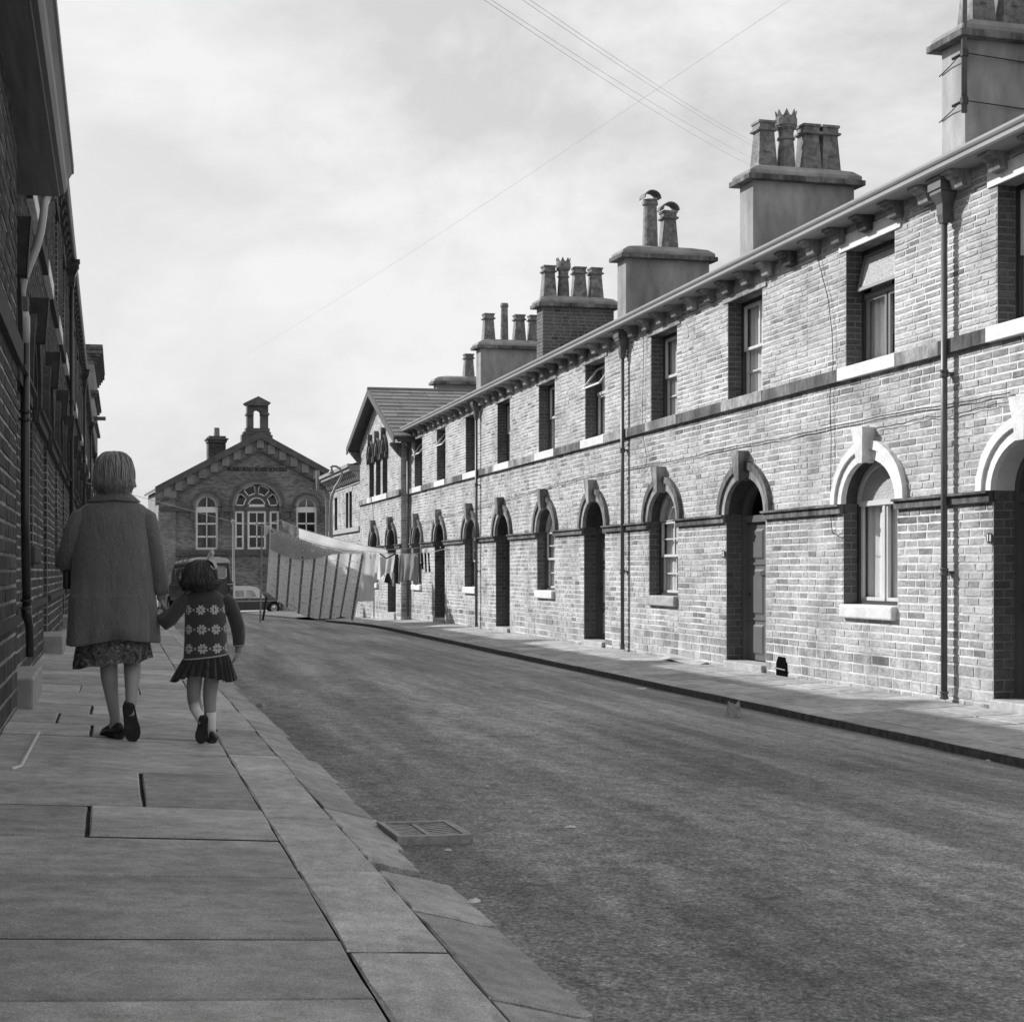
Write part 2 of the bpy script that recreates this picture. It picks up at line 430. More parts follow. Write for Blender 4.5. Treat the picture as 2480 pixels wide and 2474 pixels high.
M_jamb = stone_mat('painted_shade_jamb_stone', .12, dark=.6, spread=.3); M_jmort = mat('painted_shade_jamb_mortar', .22, .95, .1, .2, 9); M_intr = mat('painted_shade_arch_soffit', .07, .85, .2, .3, 7)  # shade of the recesses put into the jamb, mortar and arch soffit colours
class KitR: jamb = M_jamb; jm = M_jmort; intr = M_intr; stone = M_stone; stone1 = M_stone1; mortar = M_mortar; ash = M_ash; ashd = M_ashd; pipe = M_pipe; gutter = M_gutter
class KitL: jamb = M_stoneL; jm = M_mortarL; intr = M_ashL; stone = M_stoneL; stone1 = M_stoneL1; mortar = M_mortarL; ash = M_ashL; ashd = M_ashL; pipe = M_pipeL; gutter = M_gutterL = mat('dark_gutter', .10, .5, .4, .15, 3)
RR = Row(1, 8.0, 0.0, -1.39, 1.0, KitR)
RL = Row(-1, 0.66, 0.0048, -0.87, 1.15, KitL); RL.gk = .5
BS = 0.0
def brick_geo(Mf, uc, vc, Lg, h, rnd, out=.0055, ins=.008, relz=None):
    a, b = Lg / 2, h / 2
    j = lambda k: rnd.uniform(-k, k)
    o = out * rnd.uniform(.55, 1.25)
    vs = [(.003, -a, -b), (.003, a, -b), (.003, a, b), (.003, -a, b)]
    i_ = ins
    vi = [(-o + j(.003), -a + i_ + j(.003), -b + i_ * .8 + j(.003)), (-o + j(.003), a - i_ + j(.003), -b + i_ * .8 + j(.003)),
          (-o + j(.003), a - i_ + j(.003), b - i_ * .8 + j(.003)), (-o + j(.003), -a + i_ + j(.003), b - i_ * .8 + j(.003))]
    return [Mf(p[0], uc + p[1], vc + p[2]) for p in vs + vi], [(4, 5, 6, 7), (0, 1, 5, 4), (1, 2, 6, 5), (2, 3, 7, 6), (3, 0, 4, 7)]

def half(o, v, e=0.0):
    """half-width of an opening at height v (e: margin covered by the arch surround)"""
    w_ = (o['u1'] - o['u0']) / 2
    if v < o['vb']: return 0
    if v <= o['vs']: return w_
    if not o['b']: return 0
    a, b = w_ + e, o['b'] + e
    q = (v - o['vs']) / b
    return a * math.sqrt(1 - q * q) if q < 1 else 0

def courses(levels, heights):
    out = []
    for (va, vb), h in zip(zip(levels[:-1], levels[1:]), heights):
        n = max(1, round((vb - va) / h))
        for i in range(n): out.append((va + (vb - va) * i / n, va + (vb - va) * (i + 1) / n))
    return out

def facade(row, parent, ua, ub, ops, cs, nsingle=0, seed=1, name='wall', urange=None, bl=(.17, .34), apron=True):
    """mortar bed as the wall, walling stones standing proud of it: the nearest as single parts, the rest joined"""
    rnd = random.Random(seed); k = row.k
    wall = MB(); bricks = []
    for (va, vb) in cs:
        vm = (va + vb) / 2
        A, B = (ua, ub) if not urange else urange(vm)
        if B - A < .05: continue
        blk = []
        for o in ops:
            h_ = half(o, vm, .07 if o['b'] else 0)
            if h_ > 0:
                c = (o['u0'] + o['u1']) / 2; blk.append((c - h_, c + h_))
        blk.sort(); x = A; iv = []
        for (p, q) in blk:
            if p > x: iv.append((x, min(p, B)))
            x = max(x, q)
        if x < B: iv.append((x, B))
        for (p, q) in iv:
            if q - p < .01: continue
            wall.quad(row.M(0, p, va), row.M(0, q, va), row.M(0, q, vb), row.M(0, p, vb))
            u = p
            first = True
            while u < q - .02:
                l = rnd.uniform(*bl) * (1.25 if vb - va > .11 else 1)
                if first: l *= rnd.uniform(.55, 1); first = False
                if q - (u + l) < .13: l = q - u
                if l > .42: l = l / 2
                l = round(l, 2) if u + l < q - .01 else l
                bricks.append((u + l / 2, vm, l - .013, vb - va - .0145))
                u += l
    wo = wall.build(name, k.mortar, parent)
    umin = 11.2 if row.sgn > 0 else 8.5
    order = sorted(bricks, key=lambda q: (q[0] < umin, q[0]))
    single = order[:nsingle]; rest = order[nsingle:]
    for i, (uc, vc, l, h) in enumerate(single):
        ql, qh = round(l, 2), round(h, 3)
        key = (ql, qh, rnd.randint(0, 1))
        if key not in row.cache:
            mb = MB(); c0 = row.M(0, uc, vc)
            v_, f_ = brick_geo(row.M, uc, vc, ql, qh, rnd)
            mb.add([(p[0] - c0[0], p[1] - c0[1], p[2] - c0[2]) for p in v_], f_)
            row.cache[key] = mb.mesh('brick', k.stone1)
        o = bpy.data.objects.new('brick', row.cache[key]); sc.collection.objects.link(o)
        o.parent = parent; o.matrix_parent_inverse = pinv(parent); o.location = row.M(0, uc, vc)
    if rest:
        mb = MB()
        for (uc, vc, l, h) in rest:
            v_, f_ = brick_geo(row.M, uc, vc, l, h, rnd)
            mb.add(v_, f_, 0, rnd.random())
        mb.build('stonework', k.stone, parent, kind='stuff')
    return wo

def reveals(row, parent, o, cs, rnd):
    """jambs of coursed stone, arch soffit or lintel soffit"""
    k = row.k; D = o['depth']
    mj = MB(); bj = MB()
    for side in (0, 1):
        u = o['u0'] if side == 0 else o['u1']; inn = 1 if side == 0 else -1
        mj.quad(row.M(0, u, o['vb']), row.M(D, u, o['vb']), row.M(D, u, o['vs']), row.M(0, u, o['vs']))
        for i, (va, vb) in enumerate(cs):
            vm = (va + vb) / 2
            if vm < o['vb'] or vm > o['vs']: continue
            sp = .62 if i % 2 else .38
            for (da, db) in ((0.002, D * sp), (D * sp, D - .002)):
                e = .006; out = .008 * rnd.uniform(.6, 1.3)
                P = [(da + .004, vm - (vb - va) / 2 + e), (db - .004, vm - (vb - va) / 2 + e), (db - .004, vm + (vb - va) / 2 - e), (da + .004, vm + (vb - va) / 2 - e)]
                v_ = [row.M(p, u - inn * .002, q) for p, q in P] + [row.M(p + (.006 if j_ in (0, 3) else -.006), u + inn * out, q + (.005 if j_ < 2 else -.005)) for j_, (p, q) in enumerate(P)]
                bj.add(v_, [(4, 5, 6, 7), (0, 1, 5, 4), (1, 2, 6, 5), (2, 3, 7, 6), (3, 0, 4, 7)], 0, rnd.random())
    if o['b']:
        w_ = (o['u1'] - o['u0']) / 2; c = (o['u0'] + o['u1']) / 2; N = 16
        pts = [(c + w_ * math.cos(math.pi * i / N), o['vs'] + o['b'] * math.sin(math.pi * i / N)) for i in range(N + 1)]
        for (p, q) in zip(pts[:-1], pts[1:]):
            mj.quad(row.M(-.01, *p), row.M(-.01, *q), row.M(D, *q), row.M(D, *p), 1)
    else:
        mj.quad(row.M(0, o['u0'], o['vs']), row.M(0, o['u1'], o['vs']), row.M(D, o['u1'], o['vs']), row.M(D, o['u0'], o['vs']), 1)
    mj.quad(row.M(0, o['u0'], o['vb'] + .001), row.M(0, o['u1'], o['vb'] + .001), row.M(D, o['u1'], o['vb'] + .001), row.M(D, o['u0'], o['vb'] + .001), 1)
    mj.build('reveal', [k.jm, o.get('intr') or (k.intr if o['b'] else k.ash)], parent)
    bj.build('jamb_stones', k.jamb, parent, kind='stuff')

def arch_ring(row, parent, name, o, e0, e1, d0, d1, m, N=18, lumpy=0.0):
    w_ = (o['u1'] - o['u0']) / 2; c = (o['u0'] + o['u1']) / 2
    mb = MB(); rg = []
    for i in range(N + 1):
        t = math.pi * i / N; ct, st = math.cos(t), math.sin(t)
        j = random.uniform(-lumpy, lumpy)
        P = lambda e, d: row.M(d, c + (w_ + e) * ct, o['vs'] + (o['b'] + e) * st)
        rg.append([P(e0, d1), P(e0, d0), P(e1 + j, d0), P(e1 + j, d1)])
    mb.rings(rg)
    return mb.build(name, m, parent, bevel=0)

def ubox(mb, row, d0, d1, u0, u1, v0, v1, mi=0, tone=.5):
    mb.box(d0, d1, u0, u1, v0, v1, mi, tone, row.M)

def wavy(mb, M, d, u0, u1, v0, v1, amp=.012, n=10, ph=0.0, mi=0):
    N = max(6, int((u1 - u0) / .02)); rows = []
    for j in range(5):
        v = v0 + (v1 - v0) * j / 4
        rows.append([M(d + amp * math.sin(i * 2 * math.pi * n / N + ph) * (1 - .3 * j / 4), u0 + (u1 - u0) * i / N, v) for i in range(N + 1)])
    mb.rings(rows, mi, cap=False, close=False)

def window(row, house, o, style='sash', paint=None, curtain=None, seed=0):
    paint = paint or M_cream; rnd = random.Random(seed + 5)
    u0, u1, vb, vs, b = o['u0'], o['u1'], o['vb'], o['vs'], o['b']
    D = o['depth'] - .10; c = (u0 + u1) / 2; wd = u1 - u0
    dark = o.get('frame') or M_dkpaint
    mb = MB(); f = .055
    # outer box frame
    ubox(mb, row, D, D + .09, u0, u0 + f, vb, vs); ubox(mb, row, D, D + .09, u1 - f, u1, vb, vs)
    ubox(mb, row, D - .02, D + .09, u0 + f, u1 - f, vb, vb + f)
    if not b: ubox(mb, row, D, D + .09, u0 + f, u1 - f, vs - f, vs)
    fr = mb.build('window', dark, house, bevel=0)
    if b:
        oo = dict(o); arch_ring(row, fr, 'arched_frame', oo, -f, -.001, D, D + .09, paint)
    sash = MB(); s = .038; top = vs - (0 if b else f); a0, a1 = u0 + f + .004, u1 - f - .004
    def lights(d, ua, ub, va, vb_, vbars, hbars):
        ubox(sash, row, d, d + .035, ua, ua + s, va, vb_); ubox(sash, row, d, d + .035, ub - s, ub, va, vb_)
        ubox(sash, row, d, d + .035, ua + s, ub - s, va, va + s); ubox(sash, row, d, d + .035, ua + s, ub - s, vb_ - s, vb_)
        for q in vbars: ubox(sash, row, d + .004, d + .03, ua + (ub - ua) * q - .010, ua + (ub - ua) * q + .010, va + s, vb_ - s)
        for q in hbars: ubox(sash, row, d + .005, d + .029, ua + s, ub - s, va + (vb_ - va) * q - .010, va + (vb_ - va) * q + .010)
    glass = MB()
    gl = lambda d, ua, ub, va, vb_, mi=0: glass.quad(row.M(d, ua, va), row.M(d, ub, va), row.M(d, ub, vb_), row.M(d, ua, vb_), mi)
    if style == 'sash':
        mid = (vb + f + top) / 2 + .02
        hb = [.5] if b or wd > 1 else []
        lights(D + .045, a0, a1, vb + f, mid + .02, [.5], [.5])
        lights(D + .01, a0, a1, mid - .02, top if not b else vs, [.5], [.5] if b else [])
        gl(D + .062, a0, a1, vb + f, mid); gl(D + .028, a0, a1, mid, top)
    elif style == 'two_light':
        lights(D + .02, a0, c - .02, vb + f, top, [], []); lights(D + .02, c + .02, a1, vb + f, top, [], [])
        ubox(sash, row, D + .005, D + .07, c - .02, c + .02, vb + f, top)
        gl(D + .038, a0, c, vb + f, top); gl(D + .038, c, a1, vb + f, top)
    elif style == 'toplight':
        tv = top - (top - vb) * .36
        lights(D + .02, a0, c - .02, vb + f, tv - .03, [], []); lights(D + .02, c + .02, a1, vb + f, tv - .03, [], [])
        ubox(sash, row, D, D + .07, a0, a1, tv - .03, tv + .02)
        gl(D + .038, a0, a1, vb + f, tv - .03)
        # the toplight hinged at its head, pushed open at the foot
        op = o.get('open', .16); h = top - tv - .02
        def T(d, u, q): return row.M(D + d - op * (1 - q) * 1.0, u, tv + .03 + q * h * .98 + op * .12 * (1 - q))
        t2 = MB()
        for (ua, ub, qa, qb) in ((a0, a0 + s, 0, 1), (a1 - s, a1, 0, 1), (a0 + s, a1 - s, 0, .09), (a0 + s, a1 - s, .91, 1)):
            vs_ = [T(d, u, q) for q in (qa, qb) for u in (ua, ub) for d in (0, .035)]
            t2.add(vs_, BOXF)
        tl = t2.build('toplight', paint, fr)
        t3 = MB(); t3.quad(T(.018, a0 + s, .09), T(.018, a1 - s, .09), T(.018, a1 - s, .91), T(.018, a0 + s, .91))
        t3.build('pane', M_tile if o.get('obscured') else M_glass, fr)
    if b:
        w_ = wd / 2 - f; bb = b - f
        pts = [(c + w_ * math.cos(math.pi * i / 14), vs + bb * math.sin(math.pi * i / 14)) for i in range(15)]
        arr = [row.M(D + .028, *p) for p in pts]
        glass.add(arr, [tuple(range(15))], 1 if o.get('obscured') else 0)
        if style == 'two_light': ubox(sash, row, D - .005, D + .06, a0, a1, vs - .03, vs + .025)
        else:
            ubox(sash, row, D + .01, D + .04, a0, a1, vs - .012, vs + .012)
            # small arched inner light with two radiating bars
            rr = w_ * .45
            ip = [(c + rr * math.cos(math.pi * i / 8), vs + rr * .9 * math.sin(math.pi * i / 8)) for i in range(9)]
            sash.tube([row.M(D + .022, *p) for p in ip], .012, 5)
            for ang in (55, 125):
                p = (c + rr * math.cos(R(ang)), vs + rr * .9 * math.sin(R(ang))); q = (c + w_ * math.cos(R(ang)), vs + bb * math.sin(R(ang)))
                sash.tube([row.M(D + .022, *p), row.M(D + .022, *q)], .009, 5)
    sash.build('sash', paint, fr)
    glass.build('pane', [o.get('glass') or M_glass, M_tile], fr)
    if curtain:
        cm = MB(); top2 = vs + (b * .75 if b and not o.get('obscured') else -.03)
        for (p, q, va) in curtain:
            wavy(cm, row.M, D + .10, u0 + wd * p, u0 + wd * q, vb + (vs - vb) * va, top2, .014, max(2, int((q - p) * 9)), rnd.random() * 6)
        cm.build('curtain', M_curtain, fr, smooth=True)
    return fr

def door(row, house, o, paint, number=None):
    u0, u1, vb, vs, b = o['u0'], o['u1'], o['vb'], o['vs'], o['b']
    D = o['depth'] - .02; c = (u0 + u1) / 2; f = .07; dk = M_dkpaint
    fr = MB()
    ubox(fr, row, D - .06, D + .06, u0, u0 + f, vb, vs); ubox(fr, row, D - .06, D + .06, u1 - f, u1, vb, vs)
    tr = vs - .06
    ubox(fr, row, D - .05, D + .06, u0 + f, u1 - f, tr - .05, tr + .04)
    dr = MB()
    ubox(dr, row, D, D + .05, u0 + f, u1 - f, vb + .10, tr - .05)
    H = tr - .15 - vb; W = u1 - u0 - 2 * f
    for (p, q, r0, r1) in ((.1, .46, .04, .26), (.54, .9, .04, .26), (.1, .46, .33, .66), (.54, .9, .33, .66), (.1, .46, .73, .95), (.54, .9, .73, .95)):
        ua, ub_, va, vv = u0 + f + W * p, u0 + f + W * q, vb + .1 + H * r0, vb + .1 + H * r1
        e = .03
        vs_ = [row.M(D - .001, ua, va), row.M(D - .001, ub_, va), row.M(D - .001, ub_, vv), row.M(D - .001, ua, vv),
               row.M(D - .018, ua + e, va + e), row.M(D - .018, ub_ - e, va + e), row.M(D - .018, ub_ - e, vv - e), row.M(D - .018, ua + e, vv - e)]
        dr.add(vs_, [(4, 5, 6, 7), (0, 1, 5, 4), (1, 2, 6, 5), (2, 3, 7, 6), (3, 0, 4, 7)])
    for q in (.29, .69): ubox(dr, row, D - .016, D, u0 + f, u1 - f, vb + .1 + H * q, vb + .1 + H * (q + .018))
    do = dr.build('door', paint, house)
    fr.build('door_frame', paint, do)
    hb = MB(); p = row.M(D - .05, u0 + f + W * .92, vb + .1 + H * .48); hb.lathe([(.0, -.03), (.022, -.02), (.028, 0), (.022, .02), (0, .03)], p, 8)
    hb.box(-.004, .0, 0, 0, 0, 0)
    ubox(hb, row, D - .04, D, u0 + f + W * .915, u0 + f + W * .925, vb + .1 + H * .475, vb + .1 + H * .485)
    hb.build('door_handle', M_dkpaint, do)
    hb = MB(); ubox(hb, row, D - .026, D - .002, c - .11, c + .11, vb + .1 + H * .615, vb + .1 + H * .645); hb.build('letter_plate', M_chrome_d, do)
    fl = MB(); w_ = (u1 - u0) / 2 - f
    pts = [(c + w_ * math.cos(math.pi * i / 14), tr + .04 + (b - f + .02) * math.sin(math.pi * i / 14)) for i in range(15)]
    fl.add([row.M(D + .01, *p) for p in pts], [tuple(range(15))])
    fl.build('fanlight', M_glassd, do)
    oo = dict(o); arch_ring(row, do, 'fanlight_frame', oo, -f, -.001, D - .06, D + .06, paint)

def dress(row, H, o, cs, rnd, seed, i, below):
    k = row.k; V = row.V
    reveals(row, H, o, cs, rnd)
    if o['b']:
        arch_ring(row, H, 'arch_band', o, -.004, .115, -.035, .03, o.get('ring', k.ash), lumpy=.0)
        arch_ring(row, H, 'arch_moulding', o, .11, .205, -.065, .03, o.get('ring2', k.ashd), lumpy=.006)
        c = (o['u0'] + o['u1']) / 2; mb = MB(); b_ = o['vs'] + o['b'] * .92; t_ = o['vs'] + o['b'] + .345
        pr = [(-.055, b_), (.055, b_), (.115, t_), (-.115, t_)]
        mb.prism(pr, lambda a, v: row.M(-.13 - .03 * (v - b_) / (t_ - b_), c + a, v), lambda a, v: row.M(.02, c + a, v))
        mb.build('keystone', o.get('key', k.ash), H, bevel=.008)
    if o['kind'] == 'door':
        door(row, H, o, o.get('paint', mat('door_paint_%d' % (seed * 10 + i), rnd.choice([.08, .16, .22]), .4, .4, .1, 4)))
        st = MB(); gz = row.base
        if o.get('step'):
            ubox(st, row, -.20, o['depth'] - .05, o['u0'] - .06, o['u1'] + .06, gz - .3, gz + .19)
        else: ubox(st, row, -.06, o['depth'] - .03, o['u0'] + .012, o['u1'] - .012, gz - .3, gz + .09)
        st.build('door_step', M_ashl if not o.get('step') else mat('worn_step', .32, .7, .3, .2, 6, .3, 30), H, bevel=.015)
    else:
        window(row, H, o, o.get('style', 'sash'), o.get('paint'), o.get('curtain'), seed + i)
        if o['b']:
            st = MB(); ubox(st, row, -.07, o['depth'] - .04, o['u0'] + .012, o['u1'] - .012, o['vb'] - .14, o['vb'] + .012)
            st.build('window_sill', o.get('sill', k.ash), H, bevel=.02)
            # recessed apron under the sill
            mb = MB(); q = MB()
            mb.quad(row.M(.11, o['u0'], row.base - below), row.M(.11, o['u1'], row.base - below), row.M(.11, o['u1'], o['vb']), row.M(.11, o['u0'], o['vb']))
            for uu in ('u0', 'u1'):
                mb.quad(row.M(0, o[uu], row.base - below), row.M(.11, o[uu], row.base - below), row.M(.11, o[uu], o['vb']), row.M(0, o[uu], o['vb']))
            for (va, vb) in cs:
                if (va + vb) / 2 > o['vb'] - .16: break
                u = o['u0']
                while u < o['u1'] - .03:
                    l = rnd.uniform(.2, .34)
                    if o['u1'] - u - l < .12: l = o['u1'] - u
                    v_, f_ = brick_geo(lambda d, a, v: row.M(d + .11, a, v), u + l / 2, (va + vb) / 2, l - .012, vb - va - .013, rnd)
                    q.add(v_, f_, 0, rnd.random() * .8); u += l
            mb.build('apron', k.mortar, H); q.build('apron_stonework', k.stone, H, kind='stuff')


def house(row, label, ua, ub, spec, ops, nsingle=0, seed=1, pipe=None, below=.3, group=None, name='terraced_house', corb=True, chimney=None, ridge=25, plinth=0.0):
    k = row.k; V = row.V; rnd = random.Random(seed)
    loc = row.M(0, (ua + ub) / 2, row.base); loc = Vector((loc[0], loc[1], loc[2]))
    H = thing(name, label, 'house', loc, group)
    lv = [row.base - below, row.base + .38, V(.565), V(.67), V(2.07), V(2.21), V(3.82)]
    cs = courses(lv, [.122, .083, .10, .078, .14, .066] if row is RR else [.12, .085, .10, .085, .14, .080])
    facade(row, H, ua, ub, ops, cs, nsingle, seed)
    # bands
    imp = MB(); segs = []; x = ua
    low = sorted([o for o in ops if o['b'] and o['vs'] < V(1.0)], key=lambda o: o['u0'])
    for o in low: segs.append((x, o['u0'])); x = o['u1']
    segs.append((x, ub))
    for (p, q) in segs:
        if q - p < .03: continue
        n = max(1, round((q - p) / 1.0))
        for j in range(n):
            imp = MB(); A_, B_ = p + (q - p) * j / n + (.002 if j else 0), p + (q - p) * (j + 1) / n
            pf = [(.05, V(.565)), (-.05, V(.565)), (-.052, V(.64)), (-.085, V(.645)), (-.085, V(.67)), (.05, V(.67))]
            imp.prism(pf, lambda a, v: row.M(a, A_, v), lambda a, v: row.M(a, B_, v))
            imp.build('string_course_stone', spec.get('band', k.ashd), H)
    # the band under the upper windows: one stone under each window, others between
    ups = sorted([o for o in ops if o['vs'] > V(3)], key=lambda o: o['u0'])
    x = ua
    for o in ups + [None]:
        e = o['u0'] - .10 if o else ub
        n = max(1, round((e - x) / .85))
        for i in range(n):
            if e - x < .05: break
            m_ = MB(); ubox(m_, row, -.055 - rnd.uniform(0, .004), .05, x + (e - x) * i / n + .003, x + (e - x) * (i + 1) / n - .003, V(2.07), V(2.21)); m_.build('band_stone', k.ashd if rnd.random() < .6 else k.ash, H)
        if o:
            m_ = MB(); ubox(m_, row, -.065, o['depth'] - .02, o['u0'] - .10, o['u1'] + .10, V(2.07), V(2.215))
            m_.build('window_sill', o.get('sill', k.ashd), H, bevel=.006); x = o['u1'] + .10
            m_ = MB(); ubox(m_, row, -.020, .12, o['u0'] - .14, o['u1'] + .14, o['vs'], V(3.72)); m_.build('lintel', o.get('lintel', k.ash), H, bevel=.004)
    for i, o in enumerate(ops): dress(row, H, o, cs, rnd, seed, i, below)
    # corbels, gutter, roof, body
    vt = V(3.80); gk = row.gk
    if corb:
        u = math.ceil((ua + .1) / .61) * .61
        pf = [(.02, vt - .16), (-.10, vt - .155), (-.125, vt - .085), (-.125, vt - .07), (-.15, vt - .065), (-.185, vt - .035), (-.185, vt - .03), (-.225, vt - .025), (-.225, vt), (.02, vt)]
        cm = None
        while u < ub - .1:
            mb = MB(); mb.prism(pf, lambda a, v: row.M(a * gk if a < 0 else a, u - .09, v), lambda a, v: row.M(a * gk if a < 0 else a, u + .09, v))
            mb.build('corbel', k.ash if rnd.random() < .75 else k.ashd, H); u += .61
    gt = MB()
    pf = [(.02, vt + .002), (-.24, vt + .002), (-.275, vt + .012), (-.29, vt + .03), (-.29, vt + .065), (-.305, vt + .08), (-.315, vt + .10), (-.315, vt + .125), (-.28, vt + .125), (.02, vt + .125)]
    gt.prism(pf, lambda a, v: row.M(a * gk if a < 0 else a, ua, v), lambda a, v: row.M(a * gk if a < 0 else a, ub - .002, v))
    gt.build('gutter', k.gutter, H)
    tn = math.tan(R(ridge)); rz = vt + .14 + 4.3 * tn
    rf = MB(); t_ = .05
    pr = [(-.27, vt + .14), (4.03, rz), (8.4, vt + .14), (8.4, vt + .14 - t_), (4.03, rz - t_), (-.27, vt + .14 - t_ * .3)]
    rf.prism(pr, lambda a, v: row.M(a * gk if a < 0 else a, ua, v), lambda a, v: row.M(a * gk if a < 0 else a, ub, v))
    roof = rf.build('roof', M_slate, H)
    bd = MB()
    pr = [(.62, row.base - below), (8.0, row.base - below), (8.0, vt + .1), (4.03, rz - .08), (.62, vt + .1)]
    bd.prism(pr, lambda a, v: row.M(a, ua + .002, v), lambda a, v: row.M(a, ub - .002, v), 0)
    bd.f.append([0, 4, 9, 5]); bd.m.append(1); bd.t.append(.5)
    for i_, f_ in enumerate(bd.f):
        if set(f_) == {0, 4, 9, 5}: bd.m[i_] = 1
    bd.f.pop(); bd.m.pop(); bd.t.pop()
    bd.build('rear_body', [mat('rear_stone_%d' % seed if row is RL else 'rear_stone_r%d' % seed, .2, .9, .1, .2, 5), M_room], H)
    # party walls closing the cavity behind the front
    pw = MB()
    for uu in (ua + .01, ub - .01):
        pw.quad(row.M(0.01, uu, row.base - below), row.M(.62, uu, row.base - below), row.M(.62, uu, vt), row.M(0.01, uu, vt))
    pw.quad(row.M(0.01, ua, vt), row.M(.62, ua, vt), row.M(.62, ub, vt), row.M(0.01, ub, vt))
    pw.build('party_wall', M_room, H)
    if pipe is not None:
        drainpipe(row, H, pipe, vt, k.pipe)
    if chimney: chimney(H)
    H['_vt'] = vt; H['_rz'] = rz
    return H

def drainpipe(row, H, u, vt, m, r=.032, foot=None):
    mb = MB(); off = -.085
    b = row.base if foot is None else foot
    mb.tube([row.M(off, u, b + .03), row.M(off, u, vt - .42)], r, 10)
    # square-mouthed head under the gutter
    P = lambda s_, v, dd=0: [row.M(off - s_ + dd, u - s_, v), row.M(off - s_ + dd, u + s_, v), row.M(off + min(s_, .08), u + s_, v), row.M(off + min(s_, .08), u - s_, v)]
    mb.rings([P(.035, vt - .45), P(.05, vt - .36), P(.055, vt - .26), P(.10, vt - .16), P(.10, vt - .13), P(.115, vt - .12), P(.115, vt - .04), P(.13, vt - .03), P(.13, vt)])
    o = mb.build('drainpipe', m, H, smooth=False)
    for p in o.data.polygons: p.use_smooth = len(p.vertices) == 4 and p.index < 10
    for v in (vt - .44, (vt + b) * .5 + .62, b + 1.25, b + .03):
        if v < b: continue
        q = MB(); c = row.M(off, u, v)
        q.lathe([(r, 0), (r + .012, .004), (r + .012, .022), (r + .004, .026), (r + .004, .055), (r + .012, .06), (r + .012, .075), (r, .08)], c, 12)
        if v > b + .1: ubox(q, row, off + .02, .0, u - .05, u + .05, v + .03, v + .05)
        q.build('pipe_collar', m, o)

# ------------------------------------------------------------------ chimneys
def pot_square(mb, x, y, z, s=1.0, hgt=.78):
    w0, w1 = .17 * s, .13 * s
    mb.lathe([(w0 + .02, 0), (w0, .03), (w1, hgt * .76), (w1 + .01, hgt * .77), (w1 + .045, hgt * .79), (w1 + .045, hgt * .83), (w1 + .01, hgt * .85), (w1 + .01, hgt * .93), (w1 + .03, hgt * .95), (w1 + .03, hgt), (w1 - .03, hgt), (w1 - .03, hgt - .12)], (x, y, z), 4, sq=True)
def pot_panel(mb, x, y, z, s=1.0):
    for sx, sy in ((0, -1), (-1, 0)):
        for k_ in range(1):
            if sx == 0: mb.lathe([(.0, -.02), (.062 * s, -.018), (.062 * s, .0)], (x, y - .158 * s, z + .27), 8, sx=1, sy=.1)
def pot_crown(mb, x, y, z, s=1.0):
    mb.lathe([(.17 * s, 0), (.155 * s, .03), (.14 * s, .34), (.125 * s, .5), (.15 * s, .51), (.15 * s, .54), (.125 * s, .56), (.13 * s, .66), (.17 * s, .70), (.17 * s, .73), (.185 * s, .74), (.185 * s, .86), (.16 * s, .9), (.11 * s, .9), (.1 * s, .7)], (x, y, z), 14)
    n = 8
    for k_ in range(n):
        a0, a1 = 2 * math.pi * (k_ + .06) / n, 2 * math.pi * (k_ + .94) / n; am = (a0 + a1) / 2
        P = lambda r_, a, h: (x + r_ * math.cos(a), y + r_ * math.sin(a), z + h)
        mb.add([P(.175 * s, a0, .88), P(.175 * s, a1, .88), P(.185 * s, am, 1.0), P(.135 * s, a0, .88), P(.135 * s, a1, .88), P(.16 * s, am, .99)], [(0, 1, 2), (4, 3, 5), (0, 2, 5, 3), (1, 4, 5, 2)])
def pot_tall(mb, x, y, z, s=1.0, hgt=.95):
    mb.lathe([(.17 * s, 0), (.15 * s, .03), (.125 * s, hgt - .12), (.15 * s, hgt - .11), (.15 * s, hgt - .05), (.135 * s, hgt - .03), (.135 * s, hgt), (.09 * s, hgt), (.09 * s, hgt - .2)], (x, y, z), 16)
def hood(mb, x, y, z, r=.19):
    rg = []
    for i in range(9):
        a = math.pi * i / 8
        P = lambda q, yy: (x + q * math.cos(a), y + yy, z + q * math.sin(a) * .9)
        rg.append([P(r, -.17), P(r, .17), P(r - .025, .17), P(r - .025, -.17)])
    mb.rings(rg)
